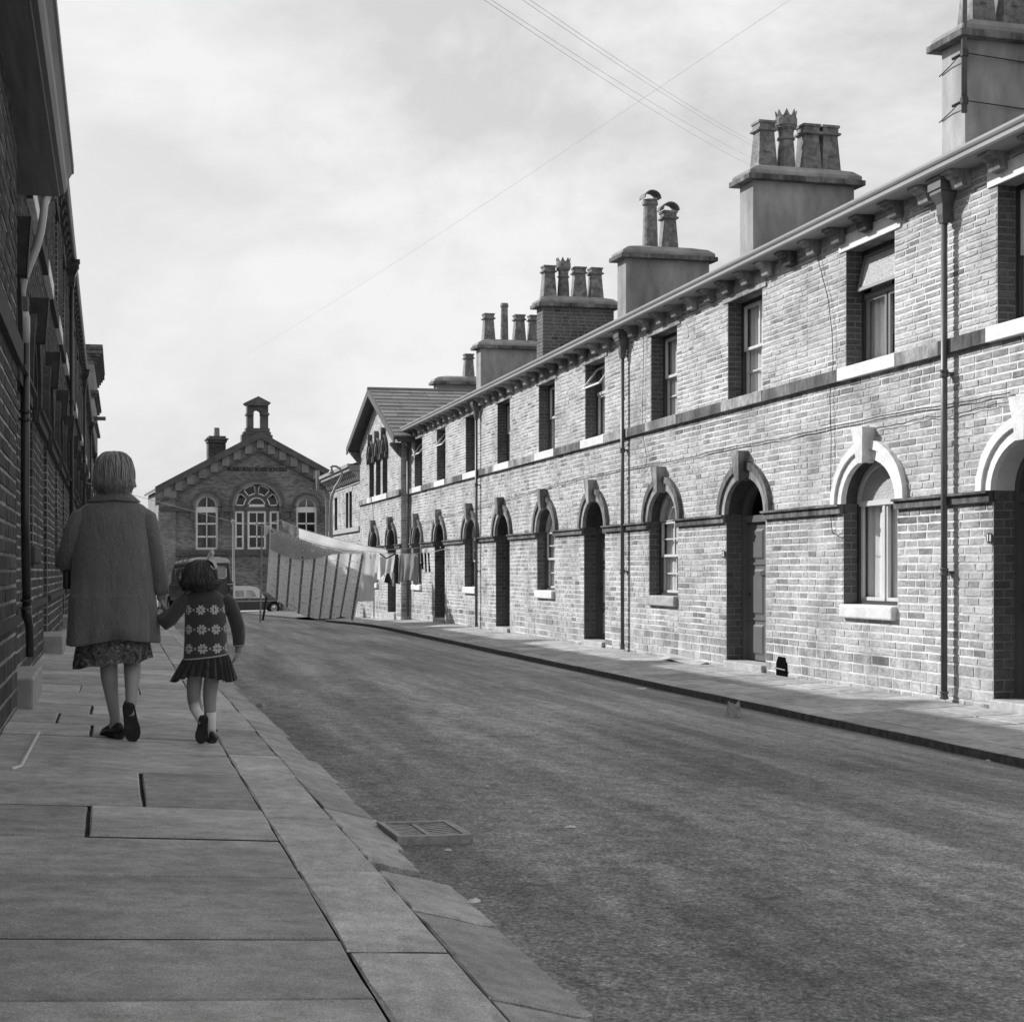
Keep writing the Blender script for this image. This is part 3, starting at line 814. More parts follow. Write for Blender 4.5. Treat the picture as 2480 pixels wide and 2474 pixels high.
def stack(H, x0, x1, y0, y1, zt, zb, pots, face='render', cap='round', sides=None):
    """zt: top of the projecting cap course"""
    m = M_render if face == 'render' else (M_stone if face == 'stone' else face)
    mb = MB(); tp = .09
    zs = zb + (zt - zb) * .38
    mb.box(x0 - .035, x1 + .035, y0 - .035, y1 + .035, zb, zs)
    P = lambda e, z: [(x0 - e, y0 - e, z), (x1 + e, y0 - e, z), (x1 + e, y1 + e, z), (x0 - e, y1 + e, z)]
    mb.rings([P(.035, zs), P(.0, zs + .05), P(0, zt - tp)], cap=False)
    c = mb.build('chimney', m if face == 'render' else M_mortar_ch, H, bevel=.008)
    if face == 'stone':
        q = MB(); rnd = random.Random(3)
        z = zb
        while z < zt - tp - .02:
            h = .17 if z < zs - .1 else .085
            h = min(h, zt - tp - z)
            e0 = .035 if z < zs - .05 else 0
            for (A, B, fx) in ((x0 - e0, x1 + e0, 'y'), (y0 - e0, y1 + e0, 'x')):
                u = A
                while u < B - .02:
                    l = rnd.uniform(.2, .4) if h > .1 else rnd.uniform(.16, .3)
                    if B - u - l < .1: l = B - u
                    if fx == 'y': v_, f_ = brick_geo(lambda d, a, v: (a, y0 - e0 + d, v), u + l / 2, z + h / 2, l - .012, h - .012, rnd)
                    else: v_, f_ = brick_geo(lambda d, a, v: (x0 - e0 + d, a, v), u + l / 2, z + h / 2, l - .012, h - .012, rnd)
                    q.add(v_, f_, 0, rnd.random() * .5); u += l
            z += h
        q.build('chimney_stonework', M_stone_ch, c, kind='stuff')
    k_ = MB(); k_.box(x0 - .14, x1 + .14, y0 - .14, y1 + .14, zt - tp, zt); k_.build('chimney_cap', M_ashd, c, bevel=.01)
    # mortar flaunching
    fl = MB()
    P = lambda e, z: [(x0 - .1 + e * 2.2, y0 - .1 + e, z), (x1 + .1 - e * 2.2, y0 - .1 + e, z), (x1 + .1 - e * 2.2, y1 + .1 - e, z), (x0 - .1 + e * 2.2, y1 + .1 - e, z)]
    fl.rings([P(0, zt), P(.0, zt + .07), P(.06, zt + .15), P(.14, zt + .18), P(.2, zt + .20)])
    fl.build('flaunching', M_render, c, bevel=.02)
    ym = (y0 + y1) / 2
    for (fx, kind) in pots:
        x = x0 + (x1 - x0) * fx; p = MB(); z = zt + .17
        if kind == 'sq': pot_square(p, x, ym, z); pot_panel(p, x, ym, z)
        elif kind == 'crown': pot_crown(p, x, ym, z)
        elif kind == 'tall': pot_tall(p, x, ym, z)
        elif kind == 'ttall': pot_tall(p, x, ym, z, .8, 1.1)
        elif kind == 'hood': pot_tall(p, x, ym, z, 1.1, 1.02); hood(p, x, ym, z + 1.03)
        elif kind == 'sqhood': pot_square(p, x, ym, z, .95, .8); hood(p, x, ym, z + .81)
        p.build('chimney_pot', M_pot, c, smooth=False)
    return c
M_mortar_ch = mat('sooty_mortar', .24, .95, .1, .2, 9, .3, 60)
M_stone_ch = stone_mat('sooty_chimney_stone', .15, dark=.5)

# ------------------------------------------------------------------ measured openings of the right-hand row
def uR(px, X=8.0): return hitX(px, 1200, X).y
V = RR.V
def GO(xl, xr, kind, **k):
    d = dict(u1=uR(xl), u0=uR(xr), vs=.67, b=.47, kind=kind, depth=.31 if kind == 'door' else .27)
    d['vb'] = -1.39 if kind == 'door' else -.48
    d.update(k); return d
def UO(xl, xr, **k):
    d = dict(u1=uR(xl), u0=uR(xr), vb=2.21, vs=3.54, b=0, kind='window', depth=.30, sill=M_white)
    d.update(k); return d
D_dark = mat('brown_door_paint', .10, .4, .4, .1, 4); D_mid = mat('grey_green_door_paint', .14, .4, .4, .08, 4)
opsA = [dict(u0=uR(2405.8) - 1.17, u1=uR(2405.8), vb=-1.39, vs=.67, b=.47, kind='door', depth=.31, ring=M_white, ring2=M_white, key=M_white, paint=D_dark, intr=M_cream),
        GO(2042.7, 2173.9, 'window', ring=M_white, ring2=M_white, key=M_white, sill=M_white, style='two_light', obscured=1, paint=M_cream, curtain=[(0, .5, 0), (.5, 1, 0)]),
        dict(u0=uR(2415.6) - 1.12, u1=uR(2415.6), vb=2.21, vs=3.54, b=0, kind='window', depth=.3, sill=M_white, lintel=M_white, style='sash', curtain=[(0, .3, 0), (.7, 1, 0)]),
        UO(2049, 2167, lintel=M_white, style='toplight', obscured=1, paint=mat('dull_window_paint', .2, .5, .3), open=.10, curtain=[(.05, .48, 0), (.52, .97, 0)])]
opsB = [GO(1759.2, 1854.7, 'door', paint=D_mid), GO(1572.3, 1642, 'window', style='sash', sill=M_ashl, curtain=[(.55, 1, 0), (0, .2, 0)]),
        UO(1763, 1846.4, sill=M_ash, style='sash', curtain=[(0, .45, 0), (.55, 1, 0)]), UO(1577, 1640, sill=M_ash, style='sash', curtain=[(.1, .5, 0), (.6, 1, 0)])]
opsC = [GO(1414.5, 1465.6, 'door', paint=D_dark), GO(1301, 1343.8, 'window', style='sash', sill=M_white, curtain=[(0, 1, 0)]),
        UO(1417.4, 1465, style='toplight', open=.3, curtain=[(0, .5, 0), (.6, 1, 0)]), UO(1305, 1343.8, style='sash', curtain=[(.4, 1, 0)])]
opsD = [GO(1201, 1234.8, 'door', paint=D_dark), GO(1125.4, 1156, 'window', sill=M_white, curtain=[(0, .6, 0)]), UO(1204.8, 1235, style='sash'), UO(1128, 1155, style='sash', curtain=[(0, .5, .45)])]
opsE = [GO(1053, 1077.5, 'door', paint=D_mid), GO(1000.5, 1021.9, 'window', sill=M_white, curtain=[(0, 1, 0)]), UO(1058, 1079, style='toplight', open=.3, curtain=[(0, .6, 0)]), UO(1004, 1022.7, style='toplight', open=.3, curtain=[(0, .7, 0)])]
def chim(xc, top_y, pots, face='render', X1=10.1, W=1.85):
    def f(H):
        r_ = ray(xc, top_y); p = r_ * (X1 / r_.x)
        stack(H, X1, X1 + W, p.y, p.y + .52, p.z, 4.2 - S * p.y, pots, face)
    return f
G_R = 'stone terraced houses along the sunny side of the street'
houses = [
 ('nearest sunlit terraced house, white painted arches and door number 11', 9.4, 15.5, opsA, 300, 12.45, chim(2337.6, 77, [(.18, 'sq'), (.42, 'sq'), (.62, 'crown'), (.85, 'sq')])),
 ('sunlit terraced house with door number 12 and bare stone arches', 15.5, 21.62, opsB, 300, 21.75, chim(1824, 423, [(.17, 'sq'), (.39, 'crown'), (.61, 'sq'), (.8, 'sq')])),
 ('sunlit terraced house past the second drainpipe, toplight open above its door', 21.62, 27.8, opsC, 300, None, chim(1516, 613.9, [(.34, 'hood'), (.56, 'sqhood')])),
 ('sunlit terraced house behind the third drainpipe, under the brick-faced chimney', 27.8, 33.9, opsD, 0, 31.45, chim(1314.6, 732.8, [(.12, 'sq'), (.33, 'crown'), (.55, 'sq'), (.78, 'sq')], 'stone')),
 ('last sunlit terraced house before the gabled end house', 33.9, 39.55, opsE, 0, 39.35, chim(1164, 836, [(.16, 'sq'), (.42, 'ttall'), (.66, 'sq'), (.9, 'sq')]))]
HR = []
for i, (lab, a, b, ops, ns, pp, ch) in enumerate(houses):
    h_ = house(RR, lab, a, b, {}, ops, ns, 10 + i, pp, below=.3 + drop(b) * 1.2, group=G_R, chimney=ch)
    HR.append(h_)
# second drainpipe stands on the boundary, house numbers
def text_mesh(name, cu):
    q = bpy.data.objects.new('tmp', cu); sc.collection.objects.link(q)
    dg = bpy.context.evaluated_depsgraph_get(); dg.update()
    me = bpy.data.meshes.new_from_object(q.evaluated_get(dg)); bpy.data.objects.remove(q)
    o = bpy.data.objects.new(name, me); sc.collection.objects.link(o)
    return o
def disc_number(H, px, py, s):
    p = hitX(px, py, 7.975); mb = MB()
    mb.lathe([(.0, -.006), (.05, -.006), (.052, .0), (.052, .006), (0, .006)], (0, 0, 0), 20)
    me = mb.mesh('house_number', mat('number_disc', .05, .4, .4)); o = link('house_number', me, H)
    o.matrix_parent_inverse = pinv(H); o.location = p; o.rotation_euler = (R(90), 0, R(-90)); o['_o'] = (0, 0, 0)
    t = bpy.data.curves.new('numerals', 'FONT'); t.body = s; t.size = .085; t.extrude = .003; t.align_x = 'CENTER'; t.align_y = 'CENTER'; t.offset = .003
    t.materials.append(M_white); q = text_mesh('numerals', t); q.parent = o; q.location = (0, 0, .008)
disc_number(HR[0], 2396.9, 1303, '11')
disc_number(HR[1], 1752, 1341, '12')

# ------------------------------------------------------------------ gabled end house
RG = Row(1, 7.75, 0.0, -1.39, 1.0, KitR)
def vX(px, py, X): p = hitX(px, py, X); return p.z + S * p.y
def gable_house():
    row = RG; k = row.k; rnd = random.Random(77)
    u0 = uR(971, 7.75); u1 = uR(872, 7.75)
    ap = hitX(893, 939.5, 7.40); apu, apv = ap.y, ap.z + S * ap.y
    er = hitX(951, 1037, 7.40); ev = er.z + S * er.y; eu0 = er.y
    um = (u0 + u1) / 2; apu = um
    slope = (apv - ev) / (apu - eu0)
    H = thing('end_house', 'gabled house ending the sunny row, three narrow arched windows under its gable', 'house', (7.75, um, -1.39 - S * um))
    lsp = vX(917, 1103, 7.75)
    ops = [dict(u1=uR(939, 7.75), u0=uR(959, 7.75), vb=-1.39, vs=.67, b=.47, kind='door', depth=.31, paint=D_mid),
           dict(u1=uR(898, 7.75), u0=uR(917, 7.75), vb=-.48, vs=.67, b=.47, kind='window', depth=.27, sill=M_white)]
    for (a_, b_) in ((894.6, 906), (910.5, 922), (926.5, 938.5)):
        ops.append(dict(u1=uR(a_, 7.75), u0=uR(b_, 7.75), vb=2.21, vs=lsp, b=.42, kind='lancet', depth=.28))
    below = .9
    topv = apv - .25
    lv = [row.base - below, row.base + .38, .565, .67, 2.07, 2.21, ev - .1, topv]
    cs = courses(lv, [.122, .083, .10, .078, .14, .07, .07])
    def ur(v):
        if v < ev - .1: return (u0, u1)
        h = (apv - .12 - v) / slope - .05
        return (max(u0, um - h), min(u1, um + h))
    facade(row, H, u0, u1, ops, cs, 0, 5, urange=ur)
    for i, o in enumerate(ops):
        if o['kind'] == 'lancet':
            reveals(row, H, o, cs, rnd)
            arch_ring(row, H, 'arch_band', o, -.004, .09, -.05, .03, k.ash); arch_ring(row, H, 'arch_moulding', o, .088, .13, -.085, .03, k.ashd)
            c = (o['u0'] + o['u1']) / 2; mb = MB(); b_ = o['vs'] + .38; t_ = o['vs'] + o['b'] + .33
            mb.prism([(-.035, b_), (.035, b_), (.07, t_), (-.07, t_)], lambda a, v: row.M(-.13, c + a, v), lambda a, v: row.M(.02, c + a, v)); mb.build('keystone', k.ashd, H)
            window(row, H, o, 'sash', M_dkpaint, None, i)
            mb = MB(); ubox(mb, row, -.09, .03, o['u0'] - .09, o['u0'] + .02, o['vs'] - .16, o['vs'] + .01); ubox(mb, row, -.09, .03, o['u1'] - .02, o['u1'] + .09, o['vs'] - .16, o['vs'] + .01)
            mb.build('capital', k.ashd, H)
        else: dress(row, H, o, cs, rnd, 70, i, below)
    segs = [(u0, ops[0]['u0']), (ops[0]['u1'], ops[1]['u0']), (ops[1]['u1'], u1)]
    for (p, q) in segs:
        m_ = MB(); ubox(m_, row, -.05, .06, p, q, .565, .645); ubox(m_, row, -.085, .06, p, q, .647, .67); m_.build('string_course_stone', k.ashd, H)
    a_, b_ = ops[4]['u0'] - .12, ops[2]['u1'] + .12
    for (p, q, m, nme) in ((u0 - .02, a_, k.ash, 'band_stone'), (a_, b_, M_white, 'window_sill'), (b_, u1 + .04, k.ash, 'band_stone')):
        m_ = MB(); ubox(m_, row, -.07, .06, p + .003, q - .003, 2.05, 2.21); m_.build(nme, m, H)
    # return wall facing up the street, of coursed stone
    mb = MB(); q = MB()
    mb.quad(row.M(0, u0, row.base - below), row.M(.6, u0, row.base - below), row.M(.6, u0, ev - .1), row.M(0, u0, ev - .1))
    for i, (va, vb) in enumerate(cs):
        if vb > ev - .1: break
        v_, f_ = brick_geo(lambda d, a, v: row.M(a, u0 + d, v), .14, (va + vb) / 2, .25, vb - va - .012, rnd)
        q.add(v_, f_, 0, rnd.random())
    mb.build('return_wall', k.mortar, H); q.build('return_stonework', k.stone, H, kind='stuff')
    # roof: ridge runs back from the street, stone slates laid in courses
    xr0, xr1 = 7.40, 14.0
    sl_ = MB(); t_ = .06
    P = lambda u, v, x: (x, u, v - S * um)
    pr = [(um - (apv - ev) / slope - .12, ev - .12 * slope), (um, apv), (um + (apv - ev) / slope + .12, ev - .12 * slope), (um + (apv - ev) / slope + .12, ev - .12 * slope - t_), (um, apv - t_ * 1.3), (um - (apv - ev) / slope - .12, ev - .12 * slope - t_)]
    sl_.prism(pr, lambda a, v: P(a, v - .04, xr0 + .05), lambda a, v: P(a, v - .04, xr1))
    ro = sl_.build('roof', M_slated, H)
    bb = MB(); pr2 = [(a, v - (.0 if i_ in (0, 1, 2) else .16)) for i_, (a, v) in enumerate(pr)]
    bb.prism(pr2, lambda a, v: P(a, v + .015, xr0), lambda a, v: P(a, v + .015, xr0 + .045)); bb.build('bargeboard', mat('dark_bargeboard', .09, .6, .3), ro)
    rd = MB(); rd.prism([(um - .12, apv - .01), (um, apv + .06), (um + .12, apv - .01), (um, apv - .02)], lambda a, v: P(a, v, xr0 - .01), lambda a, v: P(a, v, xr1)); rd.build('ridge_stone', M_slated, ro)
    n = 13; Ls = (apv - ev) / slope + .12
    for sd in (-1, 1):
        far = MB()
        for j in range(n):
            f0, f1 = 1 - j / n, 1 - (j + 1) / n          # 1 at the eaves
            x = xr0 + .03; 
            while x < xr1 - .05:
                l = rnd.uniform(.38, .7); l = min(l, xr1 - x)
                mb = MB(); up = .035 + rnd.uniform(0, .010)
                A = lambda f, xx, up_: P(um + sd * Ls * f, apv - (apv - ev + .12 * slope) * f + up_, xx)
                vs_ = [A(f0 + .015, x + .006, up * 1.0), A(f0 + .015, x + l - .006, up), A(f1, x + l - .006, .012), A(f1, x + .006, .012),
                       A(f0 + .015, x + .006, -.01), A(f0 + .015, x + l - .006, -.01), A(f1, x + l - .006, -.01), A(f1, x + .006, -.01)]
                if sd == -1:
                    mb.add(vs_, [(0, 1, 2, 3), (0, 4, 5, 1), (1, 5, 6, 2), (3, 7, 4, 0)], 0, rnd.random()); mb.build('slate', M_slate_v, ro)
                else: far.add(vs_, [(0, 1, 2, 3), (0, 4, 5, 1)], 0, rnd.random())
                x += l
        if sd == 1: far.build('far_slates', M_slate_v, ro, kind='stuff')
    for (a, nme) in ((um - Ls, 1), (um + Ls, -1)):
        g_ = MB(); g_.box(0, .10, 0, 6.3, 0, .11, M=lambda x, y, z: (xr0 + .1 + y, a - .04 + x * 1.0 - (.06 if nme == 1 else 0), ev - .16 + z - S * um - .05)); g_.build('gutter', M_dkpaint, ro)
    # eaves brackets
    for uu in (u0 - .0, u1):
        g_ = MB(); g_.prism([(0, 0), (.0, -.42), (.12, -.30), (.32, -.06), (.32, 0)], lambda a, v: (7.75 - a, uu - .07, ev - .2 + v - S * um), lambda a, v: (7.75 - a, uu + .07, ev - .2 + v - S * um)); g_.build('eaves_bracket', k.ashd, H)
    body = MB(); body.box(7.75 + .62, 15.5, u0 + .02, u1 - .02, -4.5, ev - .2 - S * um); 
    body.box(7.755, 7.75 + .62, u1 - .05, u1 - .01, -4.5, ev - .2 - S * um)
    body.prism([(u0 + .02, ev - .2), (u1 - .02, ev - .2), (um, apv - .16)], lambda a, v: P(a, v, 8.37), lambda a, v: P(a, v, 14.0))
    body.build('rear_body', M_stone_plain, H)
    drainpipe(RR, H, 39.75, RR.V(3.8), M_pipe)
    r_ = ray(1058, 923.4); p = r_ * (10.1 / r_.x)
    p2 = ray(1106, 925); p2 = p2 * (12.2 / p2.x)
    stack(H, 10.1, 12.6, p.y, p.y + .5, p.z, ev - S * um - .3, [(.45, 'sq'), (.80, 'crown')], M_stone_chp)
    # low plinth course
    return H
M_slate_v = stone_mat('stone_slate_course', .21, dark=.7, spread=.35, soot=.3)
M_stone_plain = mat('plain_stone', .24, .9, .1, .2, 4)
M_stone_chp = brickwall('chimney_brickwork', .11, .2, axis='XZ', bw_=.3, rh=.1)
gable_house()

# ------------------------------------------------------------------ far row across the side street
def far_row():
    X = 8.3
    ya = hitX(870, 1200, X).y - .3; yb = hitX(799.5, 1200, X).y
    zt = vX(840, 1143, X - .35)
    row = Row(1, X, 0, -1.39, 1.0, KitR); H = thing('end_building', 'pale sunlit stone house beyond the side street with bracketed eaves', 'house', (X, (ya + yb) / 2, -1.5 - S * (ya + yb) / 2))
    rnd = random.Random(3)
    def wv(px0, px1, yt, yb_):
        pm = (px0 + px1) / 2
        return dict(u1=hitX(px0, 1200, X).y, u0=hitX(px1, 1200, X).y, vs=vX(pm, yt, X), vb=vX(pm, yb_, X), b=0, kind='window', depth=.25)
    ops = [wv(810.5, 817, 1204, 1285), wv(837.5, 844, 1193, 1279), wv(846, 852.5, 1190, 1277)]
    lv = [-2.4, ops[1]['vb'] - .16, ops[1]['vb'], zt - .4]
    cs = courses(lv, [.1, .16, .09])
    facade(row, H, ya, yb, ops, cs, 0, 8)
    for i, o in enumerate(ops):
        reveals(row, H, o, cs, rnd); window(row, H, o, 'sash', M_white if i == 1 else M_dkpaint, None, i)
        mb = MB(); ubox(mb, row, -.015, .1, o['u0'] - .12, o['u1'] + .12, o['vs'], o['vs'] + .2); mb.build('lintel', M_ashl, H)
    mb = MB(); ubox(mb, row, -.08, .05, ya, yb, ops[1]['vb'] - .17, ops[1]['vb'] - .01); mb.build('sill_band', M_ashl, H)
    mb = MB(); ubox(mb, row, -.04, .05, ya, yb, zt - .42, zt - .38); mb.build('eaves_string', M_ashl, H)
    u = ya + .1
    while u < yb - .1:
        mb = MB(); pf = [(.02, zt - .34), (-.1, zt - .3), (-.2, zt - .12), (-.3, zt - .08), (-.3, zt), (.02, zt)]
        mb.prism(pf, lambda a, v: row.M(a, u - .06, v), lambda a, v: row.M(a, u + .06, v)); mb.build('corbel', M_ashl, H); u += .42
    mb = MB(); ubox(mb, row, -.40, .05, ya, yb, zt, zt + .12); ubox(mb, row, -.47, .02, ya, yb, zt + .12, zt + .24); mb.build('gutter', M_gutter, H)
    mb = MB(); ubox(mb, row, .4, 7, ya, yb, -4, zt); mb.build('rear_body', M_stone_plain, H)
    mb = MB(); mb.prism([(-.4, zt + .2), (3.5, zt + 1.6), (7.3, zt + .2)], lambda a, v: row.M(a, ya, v), lambda a, v: row.M(a, yb, v)); mb.build('roof', M_slate, H)
    q = hitX(799.5, 1185, X - .15)
    mb = MB(); top = hitX(789, 1135, 7.8)
    mb.tube([(q.x, yb - .1, -5.5), (q.x, yb - .1, q.z - .4), (q.x - .12, yb - .05, q.z - .1), (top.x, yb, q.z + .0), (top.x, yb, q.z + .3), (top.x, yb, top.z)], [.05, .05, .05, .055, .075, .075], 8)
    mb.build('vent_pipe', M_gutter, H)
far_row()

# ------------------------------------------------------------------ school closing the street
def school():
    Y = 90.0
    h = lambda px, py, dy=0: (lambda p: (p.x, p.z))(hitY(px, py, Y + dy))
    xl = h(388, 1200)[0]; xr = h(861, 1200)[0]; xm = (xl + xr) / 2
    zg = -8.6
    ap = h(624.6, 1062)[1]; ez = h(388, 1186)[1]
    H = thing('school', 'dark brick infants school with bell turret closing the end of the street', 'school', (xm, Y, zg))
    row = Row(1, 0, 0, zg, 1, KitR)
    def M(d, u, v): return (u, Y + d, v)
    row.M = M
    BW = brickwall('school_brickwork', .19, .28, axis='XZ', bw_=.26, rh=.092, contrast=.4); BWs = brickwall('school_side_brickwork', .25, .3, axis='YZ')
    zs = h(620, 1226)[1]; zb = h(620, 1330)[1]
    def op(x0, x1, top):
        a, b = h(x0, 1226)[0], h(x1, 1226)[0]; return dict(u0=a, u1=b, vs=zs, b=h((x0 + x1) / 2, top)[1] - zs, vb=zb, depth=.35, kind='window')
    ops = [op(474, 528.5, 1198), op(569, 676.5, 1172), op(717.5, 768.5, 1203)]
    mb = MB(); N = 150
    for i in range(N):
        va, vb = zg - 2 + (ap - zg + 2) * i / N, zg - 2 + (ap - zg + 2) * (i + 1) / N; vm = (va + vb) / 2
        A, B = xl, xr
        if vm > ez: q = (ap - vm) / (ap - ez); A, B = xm - (xm - xl) * q, xm + (xr - xm) * q
        iv = []; x = A
        for o in ops:
            hw = half(o, vm, .1)
            if hw > 0: c = (o['u0'] + o['u1']) / 2; iv.append((x, c - hw)); x = c + hw
        iv.append((x, B))
        for (p, q) in iv:
            if q > p: mb.quad(M(0, p, va), M(0, q, va), M(0, q, vb), M(0, p, vb))
    mb.build('wall', BW, H)
    mb = MB(); mb.box(xl + .02, xr, Y + .6, Y + 34, zg - 2, ez); mb.box(xl, xl + .25, Y + .01, Y + 34, zg - 2, ez - .1, 1); mb.build('rear_body', [M_room, BWs], H)
    dk = mat('sooty_school_stone', .125, .85, .2, .3, 2); lt = mat('grey_school_stone', .25, .85, .2, .25, 2)
    for i, o in enumerate(ops):
        big = i == 1; e = .35 if big else .26
        arch_ring(row, H, 'arch_band', o, -.01, e * .5, -.05, .1, lt, 24); arch_ring(row, H, 'arch_moulding', o, e * .48, e, -.10, .1, dk, 24)
        w_ = (o['u1'] - o['u0']) / 2; c = (o['u0'] + o['u1']) / 2; D = .3
        rv = MB(); pts = [(c + w_ * math.cos(math.pi * j / 20), zs + o['b'] * math.sin(math.pi * j / 20)) for j in range(21)]
        for (p, q) in zip(pts[:-1], pts[1:]): rv.quad(M(0, *p), M(0, *q), M(D, *q), M(D, *p))
        for u in (o['u0'], o['u1']): rv.quad(M(0, u, zb), M(D, u, zb), M(D, u, zs), M(0, u, zs))
        rv.build('reveal', dk, H)
        wf = MB(); gl = MB()
        wf_ = lambda a, b_, va, vb: wf.box(D - .05, D + .03, 0, 1, 0, 1, M=lambda d, s_, t: M(d, a + (b_ - a) * s_, va + (vb - va) * t))
        f = .13
        def light(a, b_, va, vb, cols, rows):
            wf_(a, a + f, va, vb); wf_(b_ - f, b_, va, vb); wf_(a + f, b_ - f, va, va + f); wf_(a + f, b_ - f, vb - f, vb)
            for j in range(1, cols): wf_(a + (b_ - a) * j / cols - .03, a + (b_ - a) * j / cols + .03, va + f, vb - f)
            for r_ in rows: wf_(a + f, b_ - f, va + (vb - va) * r_ - .05, va + (vb - va) * r_ + .05)
            gl.quad(M(D, a, va), M(D, b_, va), M(D, b_, vb), M(D, a, vb))
        if not big:
            light(o['u0'], o['u1'], zb, zs - .25, 2, [.33, .66])
            wf_(o['u0'], o['u1'], zs - .25, zs - .03)
            arch_ring(row, H, 'window_frame', o, -f * 1.2, -.005, D - .05, D + .03, M_white, 18)
            wf_(c - .03, c + .03, zs - .03, zs + o['b'] - f)
        else:
            xa = [h(q, 1226)[0] for q in (569, 592, 600, 645.5, 653.5, 676.5)]
            light(xa[0], xa[1], zb, zs - .28, 1, [.33, .68]); light(xa[2], xa[3], zb, zs - .28, 2, [.33, .68]); light(xa[4], xa[5], zb, zs - .28, 1, [.33, .68])
            st = MB()
            for (p, q) in ((xa[1], xa[2]), (xa[3], xa[4])): st.box(D - .12, D + .02, 0, 1, 0, 1, M=lambda d, s_, t: M(d, p + (q - p) * s_, zb + (zs - .1 - zb) * t))
            st.box(D - .14, D + .02, 0, 1, 0, 1, M=lambda d, s_, t: M(d, xa[0] + (xa[5] - xa[0]) * s_, zs - .27 + .25 * t))
            cc = (xa[2] + xa[3]) / 2; r1 = (xa[3] - xa[2]) / 2; R2 = w_; kb = o['b'] / w_
            def sector(a0, a1, ra, rb, m_, dd, n=8):
                q = MB(); rg = []
                for j in range(n + 1):
                    t = R(a0 + (a1 - a0) * j / n); P = lambda r_, d: M(d, cc + r_ * math.cos(t), zs + r_ * kb * math.sin(t))
                    rg.append([P(ra, D + .02), P(ra, D - dd), P(rb, D - dd), P(rb, D + .02)])
                q.rings(rg); return q
            st.rings([[M(D - .12 + .14 * (k_ in (0, 3)), cc + r_ * math.cos(R(180 * j / 16)), zs + r_ * kb * math.sin(R(180 * j / 16))) for k_, r_ in enumerate((r1, r1, r1 + .16, r1 + .16))] for j in range(17)])
            for a_ in (45, 90, 135):
                ca, sa = math.cos(R(a_)), math.sin(R(a_)); e_ = .09
                pr = [(cc + (r1 + .14) * ca - e_ * sa, zs + ((r1 + .14) * sa) * kb + e_ * ca), (cc + (r1 + .14) * ca + e_ * sa, zs + ((r1 + .14) * sa) * kb - e_ * ca), (cc + R2 * ca + e_ * sa, zs + R2 * sa * kb - e_ * ca), (cc + R2 * ca - e_ * sa, zs + R2 * sa * kb + e_ * ca)]
                st.prism(pr, lambda a, b_: M(D - .13, a, b_), lambda a, b_: M(D + .02, a, b_))
            st.build('stone_tracery', dk, H)
            # white frames of the fan and the inner half round
            def fr_arc(a0, a1, ra, rb):
                t = .07
                for (p, q) in ((ra, ra + t), (rb - t, rb)):
                    s_ = sector(a0, a1, p, q, None, .05); wf.add(s_.v, s_.f)
                for a_ in (a0, a1):
                    da = t / ((ra + rb) / 2) * 57.3 * (1 if a_ == a0 else -1)
                    s_ = sector(a_, a_ + da, ra, rb, None, .05, 1); wf.add(s_.v, s_.f)
            for (a0, a1) in ((2, 40), (50, 86), (94, 130), (140, 178)): fr_arc(a0, a1, r1 + .18, R2 - .03)
            s_ = sector(0, 180, r1 - .09, r1 - .01, None, .05, 16); wf.add(s_.v, s_.f)
            wf_(cc - r1, cc + r1, zs - .02, zs + .13)
        gl.add([M(D + .005, *p) for p in pts], [tuple(range(21))])
        wo = wf.build('window', M_white2, H); gl.build('pane', M_glass_s, wo)
    mb = MB(); zc = h(620, 1222)[1]
    x = xl - .1
    for o in ops: mb.box(x, o['u0'] - .2 + .0, Y - .16, Y + .02, zs - .32, zs - .02); x = o['u1'] + .2
    mb.box(x, xr, Y - .16, Y + .02, zs - .32, zs - .02); mb.build('string_course', dk, H)
    mb = MB(); mb.box(xl - .05, xr, Y - .12, Y + .3, zb - .36, zb - .001); mb.build('sill_band', dk, H)
    for o in ops:                                     # imposts under the arches
        for u in (o['u0'] - .33, o['u1'] + .08): q = MB(); q.box(u, u + .25, Y - .2, Y, zs - .85, zs - .34); q.build('impost', dk, H)
    # gable coping with dentils
    for sd in (-1, 1):
        xe = xl - .3 if sd == -1 else xr + .3
        a_ = Vector((xm, ap + .42)); e_ = Vector((xe, h(380, 1178)[1]))
        dv = (e_ - a_).normalized(); nn = Vector((-dv.y, dv.x)); nn = nn if nn.y < 0 else -nn
        q = MB(); q.prism([a_, e_, e_ + Vector((0, -.42)), a_ + Vector((0, -.42))], lambda a, b_: M(-.45, a, b_), lambda a, b_: M(.5, a, b_)); q.build('gable_coping', dk, H)
        q = MB(); q.prism([a_ + Vector((0, -.42)), e_ + Vector((0, -.42)), e_ + Vector((0, -1.05)), a_ + Vector((0, -1.05))], lambda a, b_: M(-.12, a, b_), lambda a, b_: M(.02, a, b_)); q.build('gable_frieze', lt, H)
        q = MB(); q.prism([a_ + Vector((0, -1.05)), e_ + Vector((0, -1.05)), e_ + Vector((0, -1.2)), a_ + Vector((0, -1.2))], lambda a, b_: M(-.2, a, b_), lambda a, b_: M(.02, a, b_)); q.build('gable_moulding', dk, H)
        n = 9; Ln = (e_ - a_).length
        for j in range(0 if sd == 1 else 1, n):
            c = a_ + dv * (Ln * (j + (.02 if j == 0 else .0)) / n); q = MB(); q.prism([(c.x - .22, c.y - .40), (c.x + .22, c.y - .40), (c.x + .22, c.y - 1.0), (c.x - .22, c.y - 1.0)], lambda a, b_: M(-.32, a, b_), lambda a, b_: M(-.1, a, b_)); q.build('gable_bracket', lt, H)
